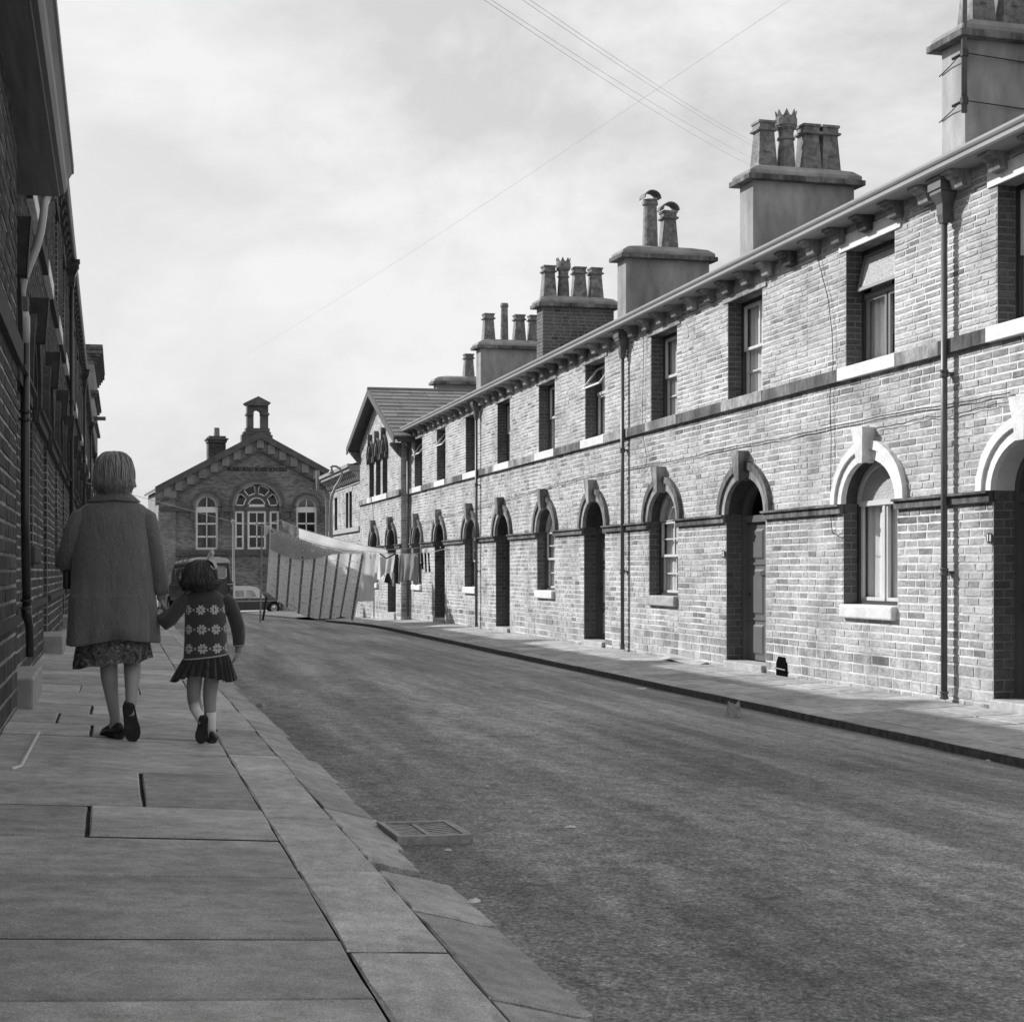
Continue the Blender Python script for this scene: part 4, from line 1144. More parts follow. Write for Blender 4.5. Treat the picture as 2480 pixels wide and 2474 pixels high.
        rf = MB(); rf.prism([a_ + Vector((0, -.1)), e_ + Vector((0, -.1)), e_ + Vector((0, -.3)), a_ + Vector((0, -.3))], lambda a, b_: M(.5, a, b_), lambda a, b_: M(34, a, b_)); rf.build('roof', M_slated, H)
    q = MB(); q.prism([(xl, ez), (xr, ez), (xm, ap)], lambda a, b_: M(.6, a, b_), lambda a, b_: M(33, a, b_)); q.build('roof_space', M_room, H)
    # corner pilaster
    for (A, B) in ((xl - .12, h(425, 1200)[0]), ):
        q = MB(); q.box(A, B, Y - .135, Y + .02, zg - 2, zs - .33); q.box(A, B, Y - .135, Y + .02, zs - .01, ez - .5); q.build('pilaster', brickwall('school_pilaster_brick', .24, .32, axis='XZ', contrast=.3), H)
        q = MB(); q.box(A - .1, B + .05, Y - .25, Y + .02, ez - .5, ez - .05); q.build('pilaster_cap', lt, H)
    # bell turret
    bt = MB(); g = lambda px, py: h(px, py)
    def pbox(mb_, xa_, xb_, ya_, yb_, d0=-.1, d1=.9):
        a, z1 = g(xa_, ya_); b_, z0 = g(xb_, yb_); mb_.box(a, b_, Y + d0, Y + d1, z0, z1)
    tur = MB(); pbox(tur, 585, 660, 1052, 1072); pbox(tur, 589, 656, 1045, 1052); pbox(tur, 595, 653, 1036, 1045)
    to = tur.build('bell_turret', dk, H)
    o = dict(u0=g(614, 1000)[0], u1=g(632, 1000)[0], vb=g(620, 1036)[1], vs=g(620, 1001)[1]); o['b'] = g(620, 992.5)[1] - o['vs']
    c0, c1 = g(598.5, 1000)[0], g(649.6, 1000)[0]; top = g(620, 981)[1]
    pr = [(c0, o['vb']), (o['u0'], o['vb']), (o['u0'], o['vs'])] + [((o['u0'] + o['u1']) / 2 - (o['u1'] - o['u0']) / 2 * math.cos(math.pi * j / 10), o['vs'] + o['b'] * math.sin(math.pi * j / 10)) for j in range(1, 10)] + [(o['u1'], o['vs']), (o['u1'], o['vb']), (c1, o['vb']), (c1, top), (c0, top)]
    q = MB(); nn = len(pr); vs_ = [M(-.05, *p) for p in pr] + [M(.85, *p) for p in pr]
    me_f = [(i_, (i_ + 1) % nn, nn + (i_ + 1) % nn, nn + i_) for i_ in range(nn)] + [tuple(range(nn)), tuple(range(2 * nn - 1, nn - 1, -1))]
    q.add(vs_, me_f); q.build('turret_arch', dk, to)
    for (xa_, xb_) in ((596, 614), (632, 652)):
        q = MB(); pbox(q, xa_, xb_, 1000.5, 1005.5, -.2, 1.0); q.build('turret_impost', dk, to)
    q = MB(); a = g(591, 976); b_ = g(655.5, 976); c = g(624.8, 960); bt_ = g(624, 982.5)[1]
    q.prism([(a[0], a[1]), (c[0], c[1]), (b_[0], b_[1]), (g(649, 984)[0], bt_), (g(600, 984)[0], bt_)], lambda u, v: M(-.3, u, v), lambda u, v: M(1.1, u, v)); q.build('turret_roof', dk, to)
    # chimney
    cb = brickwall('school_chimney_brick', .08, .12, axis='XZ')
    q = MB(); pbox(q, 517, 561.5, 1060, 1115, 5, 7); ch_ = q.build('chimney', cb, H)
    q = MB(); pbox(q, 511.5, 567.4, 1051, 1055.5, 4.7, 7.3); pbox(q, 514.5, 564, 1055.5, 1062, 4.85, 7.15); pbox(q, 518, 561.5, 1045, 1051, 5, 7); q.build('chimney_cap', dk, ch_)
    q = MB(); p = hitY(541, 1046, Y); q.lathe([(.2, -.1), (.17, .6), (.12, .6), (.12, .3)], (p.x, Y + 6, p.z), 12); q.build('chimney_pot', M_pot, ch_)
    # lettering
    for (txt, px, py, wd_, m_) in (('ALBERT ROAD BOARD SCHOOLS', 623.5, 1136.5, 143, dk), ('INFANTS', 625.5, 1148.5, 45, lt)):
        t = bpy.data.curves.new('inscription', 'FONT'); t.body = txt; t.size = .33 if m_ is dk else .36; t.extrude = .02; t.align_x = 'CENTER'; t.align_y = 'CENTER'; t.offset = .008; t.space_character = 1.0
        t.materials.append(mat('cut_letter_%s' % txt[:3], .04 if m_ is dk else .2, .9)); oo = text_mesh('inscription', t)
        xs = [v.co.x for v in oo.data.vertices]; sc_ = (g(px + wd_ / 2, py)[0] - g(px - wd_ / 2, py)[0]) / (max(xs) - min(xs))
        for v in oo.data.vertices: v.co.x *= sc_
        oo.parent = H; oo.matrix_parent_inverse = pinv(H); p = hitY(px, py, Y - .02); oo.location = p; oo.rotation_euler = (R(90), 0, 0)
M_glass_s = glass_mat('school_window_glass', .16, .6); M_white2 = mat('fresh_white_paint', .88, .5, .4)
school()

# ------------------------------------------------------------------ left-hand row
RLp = Row(-1, 0.56, 0.0048, -0.87, 1.15, KitL)
VL = RL.V
def LO(c, kind, up=False, **k):
    w_ = .58
    if up: d = dict(u0=c - w_, u1=c + w_, vb=VL(2.21), vs=VL(3.52), b=0, kind='window', depth=.28, sill=M_white if (int(c * 10) % 3) else KitL.ash)
    else: d = dict(u0=c - w_, u1=c + w_, vs=VL(.67), b=.55, kind=kind, depth=.3, vb=-.87 if kind == 'door' else VL(-.45), step=(kind == 'door'), sill=KitL.ash)
    d.update(k); return d
D_left = mat('dark_door_paint', .05, .4, .4, .1, 4)
G_L = 'dark stone terraced houses along the shaded side of the street'
c = 13.2; i = 0; a0 = 9.55
lab = ['shaded terraced house behind the woman, first with a doorstep on the left', 'second full shaded terraced house on the left side', 'third full shaded terraced house on the left side', 'fourth full shaded terraced house on the left side',
       'fifth full shaded terraced house on the left side', 'sixth full shaded terraced house on the left side', 'seventh full shaded terraced house on the left side', 'last shaded terraced house on the left, below the tall building']
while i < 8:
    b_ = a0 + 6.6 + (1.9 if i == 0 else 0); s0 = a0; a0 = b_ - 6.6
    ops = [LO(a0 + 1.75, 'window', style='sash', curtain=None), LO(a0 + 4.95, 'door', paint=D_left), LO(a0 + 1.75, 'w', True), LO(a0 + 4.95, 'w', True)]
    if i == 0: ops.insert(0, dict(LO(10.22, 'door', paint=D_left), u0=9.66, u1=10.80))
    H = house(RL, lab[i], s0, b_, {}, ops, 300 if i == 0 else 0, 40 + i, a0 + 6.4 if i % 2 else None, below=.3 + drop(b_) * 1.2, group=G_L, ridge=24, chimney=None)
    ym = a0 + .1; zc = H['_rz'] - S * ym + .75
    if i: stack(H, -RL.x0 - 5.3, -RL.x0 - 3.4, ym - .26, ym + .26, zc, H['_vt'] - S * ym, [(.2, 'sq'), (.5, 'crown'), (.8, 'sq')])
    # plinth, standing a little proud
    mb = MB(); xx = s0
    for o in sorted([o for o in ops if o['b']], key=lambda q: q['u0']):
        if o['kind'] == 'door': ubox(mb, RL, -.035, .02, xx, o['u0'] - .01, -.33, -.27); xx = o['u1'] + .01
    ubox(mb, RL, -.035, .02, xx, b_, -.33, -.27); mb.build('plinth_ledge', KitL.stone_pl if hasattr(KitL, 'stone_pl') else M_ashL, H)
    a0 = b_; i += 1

# nearest building on the left: projecting wall under a deep boarded eaves
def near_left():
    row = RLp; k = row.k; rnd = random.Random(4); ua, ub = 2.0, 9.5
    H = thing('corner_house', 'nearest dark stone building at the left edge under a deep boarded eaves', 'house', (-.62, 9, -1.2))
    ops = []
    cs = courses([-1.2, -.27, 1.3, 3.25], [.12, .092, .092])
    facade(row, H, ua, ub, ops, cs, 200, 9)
    for i, o in enumerate(ops):
        dress(row, H, o, cs, rnd, 90, i, .3)
    mb = MB(); 
    for j, (p, q) in enumerate(((ua, ub),)): ubox(mb, row, -.03, .02, p, q, -.33, -.27)
    mb.build('plinth_ledge', M_ashL, H)
    mb = MB(); ubox(mb, row, -.04, .1, ua, ub + .03, 1.30, 1.45); mb.build('string_course', k.ashd, H)
    # return wall at its far end
    mb = MB(); mb.quad(row.M(0, ub, -1.2), row.M(.3, ub, -1.2), row.M(.3, ub, 3.3), row.M(0, ub, 3.3)); mb.build('return_wall', k.stone, H)
    # eaves box
    ve = hitX(145.2, 477, -.40).z + S * hitX(145.2, 477, -.40).y
    ye = hitX(145.2, 477, -.40).y
    ep = MB(); P = lambda x, y, v: (x, y, v - S * y)
    prof = [(-.9, ve), (-.405, ve), (-.400, ve + .015), (-.37, ve + .02), (-.35, ve + .06), (-.345, ve + .12), (-.315, ve + .17), (-.300, ve + .18), (-.300, ve + .24), (-.9, ve + .24)]
    # slightly converging with the wall like the rest of the row
    ep.prism(prof, lambda a, v: P(a, 1.0, v), lambda a, v: P(a, ye, v))
    ep.build('eaves_box', mat('dull_painted_eaves', .16, .5, .4, .35, 4, stretch=(6, .25, 3)), H)
    rf = MB(); rf.prism([(-.33, ve + .25), (-4.6, ve + 2.1), (-8.5, ve + .25)], lambda a, v: P(a, 1.0, v), lambda a, v: P(a, 9.4, v)); rf.build('roof', M_slated, H)
    bd = MB(); bd.box(-9, -.95, 1.0, ub, -3, ve + .1); bd.build('rear_body', M_room, H)
    # swan-neck from the eaves outlet to the pipe on the wall
    zt = ye - .9
    pts_px = [(124, 456, 11.75), (119, 470, 11.7), (108, 492, 11.6), (105, 520, 11.45), (99, 560, 11.35), (88, 600, 11.25), (72, 640, 11.2), (58, 675, 11.2), (52, 705, 11.2), (51, 730, 11.2)]
    pts = [hitY(*p) for p in pts_px]
    sm = MB(); sm.tube([p for p in pts], [.030] * len(pts), 12)
    sw = sm.build('swan_neck_pipe', mat('pale_gloss_painted_pipe', .36, .25, .6), H, smooth=True)
    q = MB(); d = (pts[1] - pts[0]).normalized(); q.tube([pts[0] - d * .03, pts[0] + d * .11], .055, 12); q.build('pipe_socket', M_gutter, sw)
    q = MB(); q.tube([pts[-1] + Vector((0, 0, .03)), pts[-1] - Vector((0, 0, .07))], .055, 12); q.build('pipe_socket', M_pipeL, sw)
    e = pts[-1]; c2 = hitY(61, 800, 11.25)
    q = MB(); q.tube([e - Vector((0, 0, .05)), (e + c2) / 2 + Vector((0, .0, -.02)), c2, c2 - Vector((0, 0, .1))], [.045, .05, .036, .033], 12); q.build('offset_bend', mat('pale_gloss_bend', .45, .25, .6), sw, smooth=True)
    mb = MB(); x, y = c2.x, c2.y
    b1 = hitY(64, 1483, 11.2)
    mb.tube([(x, y, c2.z + .05), (x - .0, y, -.06), (b1.x, y, b1.z)], .033, 12)
    b2 = hitY(68, 1500, 11.3); b3 = hitY(69, 1590, 11.3)
    pp = mb.build('drainpipe', k.pipe, H, smooth=True)
    q = MB(); q.tube([(b1.x, y, b1.z + .05), (b1.x, y, b1.z - .02), (b2.x + .01, b2.y, b2.z - .05), (b3.x + .01, b3.y, b3.z)], [.036, .036, .03, .03], 12); q.build('pipe_shoe', k.pipe, pp, smooth=True)
    for z in (hitY(60, 1018, 11.2).z, hitY(63, 1478, 11.2).z, 1.95):
        for dz in (0, .06): q = MB(); q.lathe([(.034, 0), (.047, .004), (.047, .02), (.034, .024)], (x if dz == 0 or z > 0 else b1.x, y, z + dz), 12); q.build('pipe_collar', k.pipe, pp)
near_left()

# tall building beyond the left row
def tall():
    Y = 72.5; h = lambda px, py: hitY(px, py, Y)
    xr = h(228, 1000).x; zt = h(228, 838).z
    H = thing('tall_building', 'tall stone building with stepped cornices just beyond the shaded left row', 'building', (xr - 3, Y, -6))
    q = MB(); q.box(xr - 9, xr, Y, Y + 14, -8, zt); q.build('wall', brickwall('tall_building_stone', .26, .34, axis='XZ', bw_=.5, rh=.26, contrast=.25), H)
    for (pa, pb, ya_, yb_) in ((0, 249, 836, 844), (0, 246, 844, 848), (0, 248, 850, 857), (0, 243, 857, 864), (0, 238, 864, 872), (0, 233, 872, 880), (0, 239, 945, 953), (0, 234, 953, 960), (0, 232, 1008, 1012), (0, 236, 1020, 1026), (0, 233, 1180, 1190)):
        q = MB(); q.box(xr - 9.4, h(pb, 900).x, Y - (h(pb, 900).x - xr), Y + 14.5, h(228, yb_).z, h(228, ya_).z); q.build('cornice', M_ashd, H)
    q = MB(); q.box(xr, h(256, 1000).x, Y + .1, Y + .3, h(228, 1017).z, h(228, 1008).z); q.build('bracket_beam', M_dkpaint, H)
tall()

# ------------------------------------------------------------------ ground
def gL(x, y): return LZ(y) - (.92 + .085 * x)
def road_v(x):
    t = (x - 1.0) / 5.35
    return -1.065 - .442 * t + .05 * (1 - (2 * min(max(t, 0), 1) - 1) ** 2)
def gRoad(x, y): return LZ(y) + road_v(min(max(x, .5), 7.0)) + .006 * math.sin(x * 2.1 + y * .31) * math.sin(y * .47)
def gR(x, y): return LZ(y) - 1.43 + .024 * (x - 6.35)
rg = random.Random(21)
def struct(name, mb, m, **k):
    o = mb.build(name, m, **k); o['kind'] = 'structure'; return o
# terrain sheet out to the horizon
mb = MB(); ys = [-60, -20, 0, 20, 33, 39, 50, 70, 90, 110, 200, 500, 1500]; xs = [-1500, -200, -30, -8, 8, 30, 200, 1500]
rows = [[(x, y, LZ(y) - 1.75) for x in xs] for y in ys]
mb.rings(rows, cap=False, close=False); struct('ground', mb, M_dirt)
mb = MB()
def strip(mb, x0f, x1f, y0, y1, zf, dy=.6, nx=10):
    n = max(1, int((y1 - y0) / dy)); rows = []
    for i in range(n + 1):
        y = y0 + (y1 - y0) * i / n
        rows.append([(x0f + (x1f - x0f) * k / nx, y, zf(x0f + (x1f - x0f) * k / nx, y)) for k in range(nx + 1)])
    mb.rings(rows, cap=False, close=False)
strip(mb, .80, 6.45, -3, 46.0, gRoad, nx=14)
strip(mb, .80, 30, 46.0, 66, gRoad, nx=30)
strip(mb, -25, 30, 66, 90, gRoad, dy=1.5, nx=30)
road = struct('road', mb, M_road)
# bedding under the flags
mb = MB(); strip(mb, -.9, .84, -3, 66, lambda x, y: gL(x, y) - .020, nx=3); pvL = struct('pavement', mb, M_joint)
mb = MB(); strip(mb, 6.36, 8.0, -3, 46.3, lambda x, y: gR(x, y) - .022, nx=3); pvR = struct('pavement', mb, M_joint)
mb = MB(); strip(mb, 6.36, 8.6, 51.5, 88, lambda x, y: gR(x, y) - .0, nx=3); pvF = struct('pavement', mb, M_flagR)
for y0 in range(52, 88, 3):
    q = MB(); q.box(6.2, 6.36, y0 + .01, y0 + 2.99, -1, 0, M=lambda x, y, z: (x, y, gR(6.36, y) + z * .4 + .002)); q.build('kerb_stone', M_kerbR, pvF)

def slab(parent, name, x0, x1, y0, y1, zf, m, jit=.004, th=.05, up=0, taper=(0, 0), n=3, edge=.008, side_m=None):
    pts = []
    def side(a, b):
        for k in range(n): t = k / n; pts.append((a[0] + (b[0] - a[0]) * t + rg.uniform(-jit, jit), a[1] + (b[1] - a[1]) * t + rg.uniform(-jit, jit)))
    c = [(x0, y0), (x1, y0 + taper[0]), (x1, y1 + taper[1]), (x0, y1)]
    for a, b in zip(c, c[1:] + c[:1]): side(a, b)
    cx, cy = (x0 + x1) / 2, (y0 + y1) / 2
    tx, ty = rg.uniform(-.0035, .0035), rg.uniform(-.0035, .0035)
    Z = lambda x, y: zf(x, y) + up + (x - cx) * tx + (y - cy) * ty
    def inn(p):
        d = math.hypot(p[0] - cx, p[1] - cy); k = 1 - edge / d; return (cx + (p[0] - cx) * k, cy + (p[1] - cy) * k)
    r0 = [(p[0], p[1], zf(*p) - th) for p in pts]; r1 = [(p[0], p[1], Z(*p) - .006) for p in pts]; r2 = [(inn(p)[0], inn(p)[1], Z(*inn(p))) for p in pts]
    s = MB(); N = len(pts)
    s.rings([r0, r1, r2], cap=False); b_ = len(s.v) - N
    s.f.append(list(range(b_, b_ + N))); s.m.append(0); s.t.append(rg.random())
    s.t = [s.t[-1]] * len(s.t)
    if side_m: s.m = [1] * N + [0] * (len(s.m) - N); return s.build(name, [m, side_m], parent)
    return s.build(name, m, parent)
def grit(m, amt=.35, scale=190):
    t = m.node_tree; b = t.nodes['Principled BSDF']; src = b.inputs['Base Color'].links[0].from_socket
    geo = t.nodes.new('ShaderNodeNewGeometry'); n = t.nodes.new('ShaderNodeTexNoise'); n.inputs['Scale'].default_value = scale; n.inputs['Detail'].default_value = 3; n.inputs['Roughness'].default_value = .8
    r = t.nodes.new('ShaderNodeMapRange'); r.inputs[1].default_value = .35; r.inputs[2].default_value = .65; r.inputs[3].default_value = 1 - amt; r.inputs[4].default_value = 1 + amt
    n3 = t.nodes.new('ShaderNodeTexNoise'); n3.inputs['Scale'].default_value = 6; n3.inputs['Detail'].default_value = 8; n3.inputs['Roughness'].default_value = .75; n3.inputs['Distortion'].default_value = .8
    r3 = t.nodes.new('ShaderNodeMapRange'); r3.inputs[1].default_value = .57; r3.inputs[2].default_value = .72; r3.inputs[3].default_value = 1; r3.inputs[4].default_value = .62
    q = t.nodes.new('ShaderNodeMath'); q.operation = 'MULTIPLY'; q2 = t.nodes.new('ShaderNodeMath'); q2.operation = 'MULTIPLY'
    L_ = t.links.new; L_(geo.outputs['Position'], n.inputs['Vector']); L_(geo.outputs['Position'], n3.inputs['Vector']); L_(n.outputs['Fac'], r.inputs[0]); L_(n3.outputs['Fac'], r3.inputs[0])
    L_(src, q.inputs[0]); L_(r.outputs[0], q.inputs[1]); L_(q.outputs[0], q2.inputs[0]); L_(r3.outputs[0], q2.inputs[1]); L_(q2.outputs[0], b.inputs['Base Color'])
    return m
def flagmats(base, name, stretch):
    return [grit(mat('%s_%d' % (name, i), base * f, .72, .3, .26, 9, .55, 26, noise2=.16, n2scale=1.3 + .3 * i, stretch=stretch)) for i, f in enumerate((.80, .92, 1.0, 1.09, 1.2))]
M_grime = mat('gutter_grime', .10, .9, .1, .4, 12)
FLm = flagmats(.39, 'york_stone_flag_shade', (1, 1.35, 1)); FRm = flagmats(.37, 'york_stone_flag_right', (1.3, 1, 1)); KLm = flagmats(.39, 'kerb_stone_left', (1.5, 1.2, 1)); KRm = flagmats(.33, 'kerb_stone_right', (1, 1, 1))
JT = .565
ry = [hitF(300, q, gL).y for q in (2420, 2271, 2119, 2026, 1951, 1868, 1822, 1786, 1758, 1732)]
ry = [ry[0] - 1.4, ry[0] - .75] + ry
splits = {5: [345], 6: [213], 9: [220], 10: [137]}
rowsY = list(zip(ry[:-1], ry[1:]))
yy = ry[-1]
while yy < 64:
    d_ = rg.choice([.45, .6, .7, .5, .85]); rowsY.append((yy, min(yy + d_, 64))); yy += d_
known = {(345, 1910): None}
sp_pts = [hitF(345, 1912, gL), hitF(213, 1985, gL), hitF(220, 1773, gL), hitF(137, 1746, gL), hitF(221, 1722, gL)]
gap = .008
for i, (a, b) in enumerate(rowsY):
    sp = [p.x for p in sp_pts if a < p.y < b]
    if i > 12 and not sp:
        r_ = rg.random()
        if r_ < .45: sp = [rg.uniform(-.35, .3)]
        elif r_ < .55: sp = [rg.uniform(-.4, -.2), rg.uniform(.05, .3)]
    xs_ = [-.86] + sp + [JT]
    if b - a < .05: continue
    jg = rg.uniform(.014, .026) if a < 14 else rg.uniform(.02, .034)
    for p, q in zip(xs_[:-1], xs_[1:]):
        slab(pvL, 'flagstone', p + (gap * (.9 if a < 10 else .25) if p > -.8 else 0), q - gap * (.3 if q == JT else (.9 if a < 10 else .25)), a + jg / 2, b - jg / 2, gL, rg.choice(FLm), .003 if a < 14 else .002, up=rg.uniform(-.003, .003), side_m=M_joint)
# kerb stones and the channel stones beside them
ky = [hitF(800, q, gL).y for q in (2300,)] + [hitF(680, 2104, gL).y, hitF(640, 1978, gL).y, hitF(600, 1876, gL).y]
kb = [ky[0] - 1.1] + ky; y_ = ky[-1]
while y_ < 64: d_ = rg.uniform(.75, 1.25); kb.append(y_ + d_); y_ += d_
kerbL = thing('kerb', None, None, (.7, 0, 0)); kerbL['kind'] = 'structure'
kerbL['_o'] = (.7, 0, 0)
for i, (a, b) in enumerate(zip(kb[:-1], kb[1:])):
    slab(kerbL, 'kerb_stone', JT + .001 + rg.uniform(0, .003), .83 + rg.uniform(-.006, .006), a + .010, b - .010, gL, KLm[rg.choice([0, 1, 2, 3, 4]) if i != 1 else 4], .003, .16, 0, n=4, edge=.012, side_m=M_joint)
chL = thing('road_channel', None, None, (.95, 0, 0)); chL['kind'] = 'structure'
cy_ = [hitF(1040, 2420, gL).y]; y_ = hitF(930, 2140, gRoad).y
seq = [(y_ - 3.2, y_ - 1.52, .26), (y_ - 1.5, y_ - .62, .26), (y_ - .60, y_ - .02, .25)]
y2 = y_ + .13
seq += [(y2, y2 + .42, .17), (y2 + .44, y2 + 1.1, .20)]
y_ = y2 + 1.1
while y_ < 40: d_ = rg.uniform(.6, 1.2); seq.append((y_ + .01, y_ + d_, rg.uniform(.17, .24))); y_ += d_
zc_ = lambda x, y: LZ(y) - (.92 + .085 * x) - .004 - (x - .83) * .20
for (a, b, w_) in seq:
    slab(chL, 'channel_stone', .834, .842 + w_, a + .004, b - .004, zc_, rg.choice(KLm[:3]), .008 if b < 7.6 else .004, .14, 0, n=6, edge=.012)
# right-hand kerb, rounded off at the corner, and the pavement flags
kerbR = thing('kerb', None, None, (6.4, 20, -2)); kerbR['kind'] = 'structure'
y_ = 5.0
while y_ < 44.5:
    d_ = rg.uniform(1.0, 1.9); slab(kerbR, 'kerb_stone', 6.35 + rg.uniform(-.006, .006), 6.60, y_ + .004, min(y_ + d_, 44.6) - .004, lambda x, y: gR(x, y) + .002, KRm[rg.randint(0, 4)], .004, .16, 0, n=6, edge=.014, side_m=M_grime); y_ += d_
mb = MB(); arc = [(7.95 - 1.6 * math.cos(R(a)), 44.6 + 1.6 * math.sin(R(a))) for a in range(0, 91, 15)]; arc2 = [(7.95 - 1.35 * math.cos(R(a)), 44.6 + 1.35 * math.sin(R(a))) for a in range(0, 91, 15)]
mb.rings([[(p[0], p[1], gR(*p) - .2), (p[0], p[1], gR(*p)), (q[0], q[1], gR(*q)), (q[0], q[1], gR(*q) - .2)] for p, q in zip(arc, arc2)]); mb.build('kerb_stone', KRm[2], kerbR)
y_ = 8.0; j = 0
while y_ < 46:
    d_ = rg.choice([.55, .62, .7, .8]); k_ = rg.random()
    xs_ = [6.61] + ([rg.uniform(7.0, 7.6)] if k_ < .75 else [rg.uniform(6.95, 7.15), rg.uniform(7.4, 7.65)]) + [7.97]
    for p, q in zip(xs_[:-1], xs_[1:]): slab(pvR, 'flagstone', p + .008, q - .008, y_ + .013, y_ + d_ - .013, gR, rg.choice(FRm), .002, .045, rg.uniform(-.002, .002), n=2, edge=.006, side_m=M_joint)
    y_ += d_

# drain grate in the road
gr = [hitF(913, 2010, gRoad), hitF(1086, 2004, gRoad), hitF(1146, 2042, gRoad), hitF(962, 2046, gRoad)]
gc = sum(gr, Vector()) / 4
ux = ((gr[1] - gr[0]) + (gr[2] - gr[3])); ux.z = 0; ux.normalize(); uy = Vector((-ux.y, ux.x, 0))
GW = ((gr[1] - gr[0]).length + (gr[2] - gr[3]).length) / 4; GD = ((gr[3] - gr[0]).length + (gr[2] - gr[1]).length) / 4
shear = ((gr[3] - gr[0]) + (gr[2] - gr[1])).normalized()
grt = thing('drain_grate', 'rusty iron drain grate sunk in the asphalt beside the left kerb', 'drain', gc)
slope_ = Vector((0, 0, 0))
def GP(a, b, z):
    p = gc + ux * a * GW - shear.cross(Vector((0, 0, 0))) + shear * b * GD
    return (p.x, p.y, gRoad(p.x, p.y) + z + .012 * abs(a) + .006)
M_iron = mat('worn_iron', .30, .6, .4, .3, 30, .3, 60)
mb = MB()
for (a0_, a1_, b0_, b1_) in ((-1, -.84, -1, 1), (.80, 1, -1, 1), (-.84, .80, -1, -.86), (-.84, .80, .82, 1), (-.10, .04, -.86, .82)):
    mb.box(a0_, a1_, b0_, b1_, -.03, .018, M=GP)
fr = mb.build('grate_frame', M_iron, grt)
for sd in (0, 1):
    for k_ in range(8):
        b0_ = -.86 + 1.68 * (k_ + .38) / 8.0; a0_, a1_ = (-.84, -.10) if sd == 0 else (.04, .80)
        q = MB(); q.box(a0_, a1_, b0_, b0_ + .11, -.02, .014, M=GP); q.build('grate_bar', M_iron, grt)
q = MB(); q.box(-.86, .82, -.9, .9, -.03, -.022, M=lambda a, b, z: GP(a, b, z + .022)); 
q.build('grate_pit', mat('drain_pit', .006, 1, 0), grt)
# broken pit edge of darker asphalt round it
# litter
def paper(name, label, px, py, s, m, cat='litter', f=gRoad, tall=.3, seed=0, n=9):
    r_ = random.Random(seed); p = hitF(px, py, f); mb = MB(); vs_ = []
    ring = [(s * r_.uniform(.7, 1.1) * math.cos(2 * math.pi * k / n), s * r_.uniform(.35, .6) * math.sin(2 * math.pi * k / n), r_.uniform(0, .2) * s * tall) for k in range(n)]
    mid = [(a * .55 + r_.uniform(-.1, .1) * s, b * .55, s * tall * r_.uniform(.5, 1.3)) for a, b, c in ring]
    vs_ = [(p.x + a, p.y + b, p.z + c + .003) for a, b, c in ring + mid] + [(p.x, p.y, p.z + s * tall * .9 + .003)]
    fs = [(k, (k + 1) % n, n + (k + 1) % n) for k in range(n)] + [(k, n + (k + 1) % n, n + k) for k in range(n)] + [(n + k, n + (k + 1) % n, 2 * n) for k in range(n)]
    mb.add(vs_, fs); o = mb.build(name, m); tag(o, label, cat); return o
M_paper = mat('waste_paper', .62, .8, .1, .1, 20); M_brown = mat('brown_paper', .28, .8, .1, .4, 25)
paper('crumpled_paper', 'crumpled brown paper bag lying in the road towards the right kerb', 1777, 1736, .10, M_brown, tall=1.2, seed=2)
paper('paper_scrap', 'flat white scrap of paper in the road below the drainpipe', 1554, 1668, .09, M_paper, tall=.12, seed=3)
paper('paper_scrap', 'small white scrap on the asphalt right of the drain grate', 1382, 2004, .035, M_paper, tall=.2, seed=4)
paper('paper_scrap', 'pale chip of paper beside the channel stones nearer than the grate', 1145, 2185, .03, M_paper, tall=.3, seed=5)
paper('paper_scrap', 'torn leaf of paper on the asphalt just below the right end of the grate', 1085, 2061, .018, M_paper, tall=.4, seed=6)
paper('paper_scrap', 'dark crushed wrapper near the left kerb behind the child', 632, 1710, .05, M_brown, tall=.5, seed=7)
paper('paper_scrap', 'thin white scrap at the foot of the right kerb near the picture edge', 2398, 1842, .05, M_paper, tall=.15, seed=8)
paper('pebble', 'white pebble in the joint between kerb and nearest flagstones', 877, 2340, .012, M_paper, 'pebble', gL, .9, 9)
for (px, py) in ((905, 1990), (770, 1960), (2150, 1785), (960, 1815), (1180, 1905)):
    paper('paper_scrap', {905: 'pale fleck of litter just above the grate', 770: 'pale fleck of litter beside the channel stones', 2150: 'tiny pale fleck on the asphalt towards the right edge', 960: 'pale fleck on the asphalt level with the walkers feet', 1180: 'pale fleck of litter in the middle of the asphalt'}[px], px, py, .016, M_paper, tall=.3, seed=px).__setitem__('group', 'flecks of litter on the road')
# loose metal sheet and boot-scraper hole by the houses
p = hitF(1697, 1598, gR); q = MB(); q.add([(7.78, p.y - .75, gR(7.8, p.y) + .01), (7.98, p.y - .7, gR(7.9, p.y) + .05), (7.98, p.y + .7, gR(7.9, p.y) + .04), (7.78, p.y + .7, gR(7.8, p.y) - .035), (7.72, p.y, gR(7.8, p.y) + .03)], [(0, 1, 2, 3, 4)])
tag(q.build('cover_sheet', M_ashl, solid=.012), 'thin pale cover sheet leaning against the wall foot left of door 12', 'sheet')
p = hitX(1893, 1606, 7.985); q = MB(); a_ = hitX(1905, 1606, 7.985).y; b_ = hitX(1880, 1606, 7.985).y; z0 = gR(8, p.y) - .02
pts = [(a_, z0), (b_, z0), (b_, z0 + .16), ((a_ + b_) / 2 + (b_ - a_) * .3, z0 + .25), ((a_ + b_) / 2 - (b_ - a_) * .3, z0 + .25), (a_, z0 + .16)]
q.prism(pts, lambda y, z: (7.982, y, z), lambda y, z: (8.02, y, z)); ob = q.build('boot_scraper', mat('black_hole', .006, 1, 0)); tag(ob, 'small black arched boot scraper recess at the wall foot by door 12', 'boot scraper')
q = MB(); q.tube([(7.965, a_, z0 + .1), (7.965, b_, z0 + .1)], .01, 6); q.build('scraper_bar', M_pipe, ob)
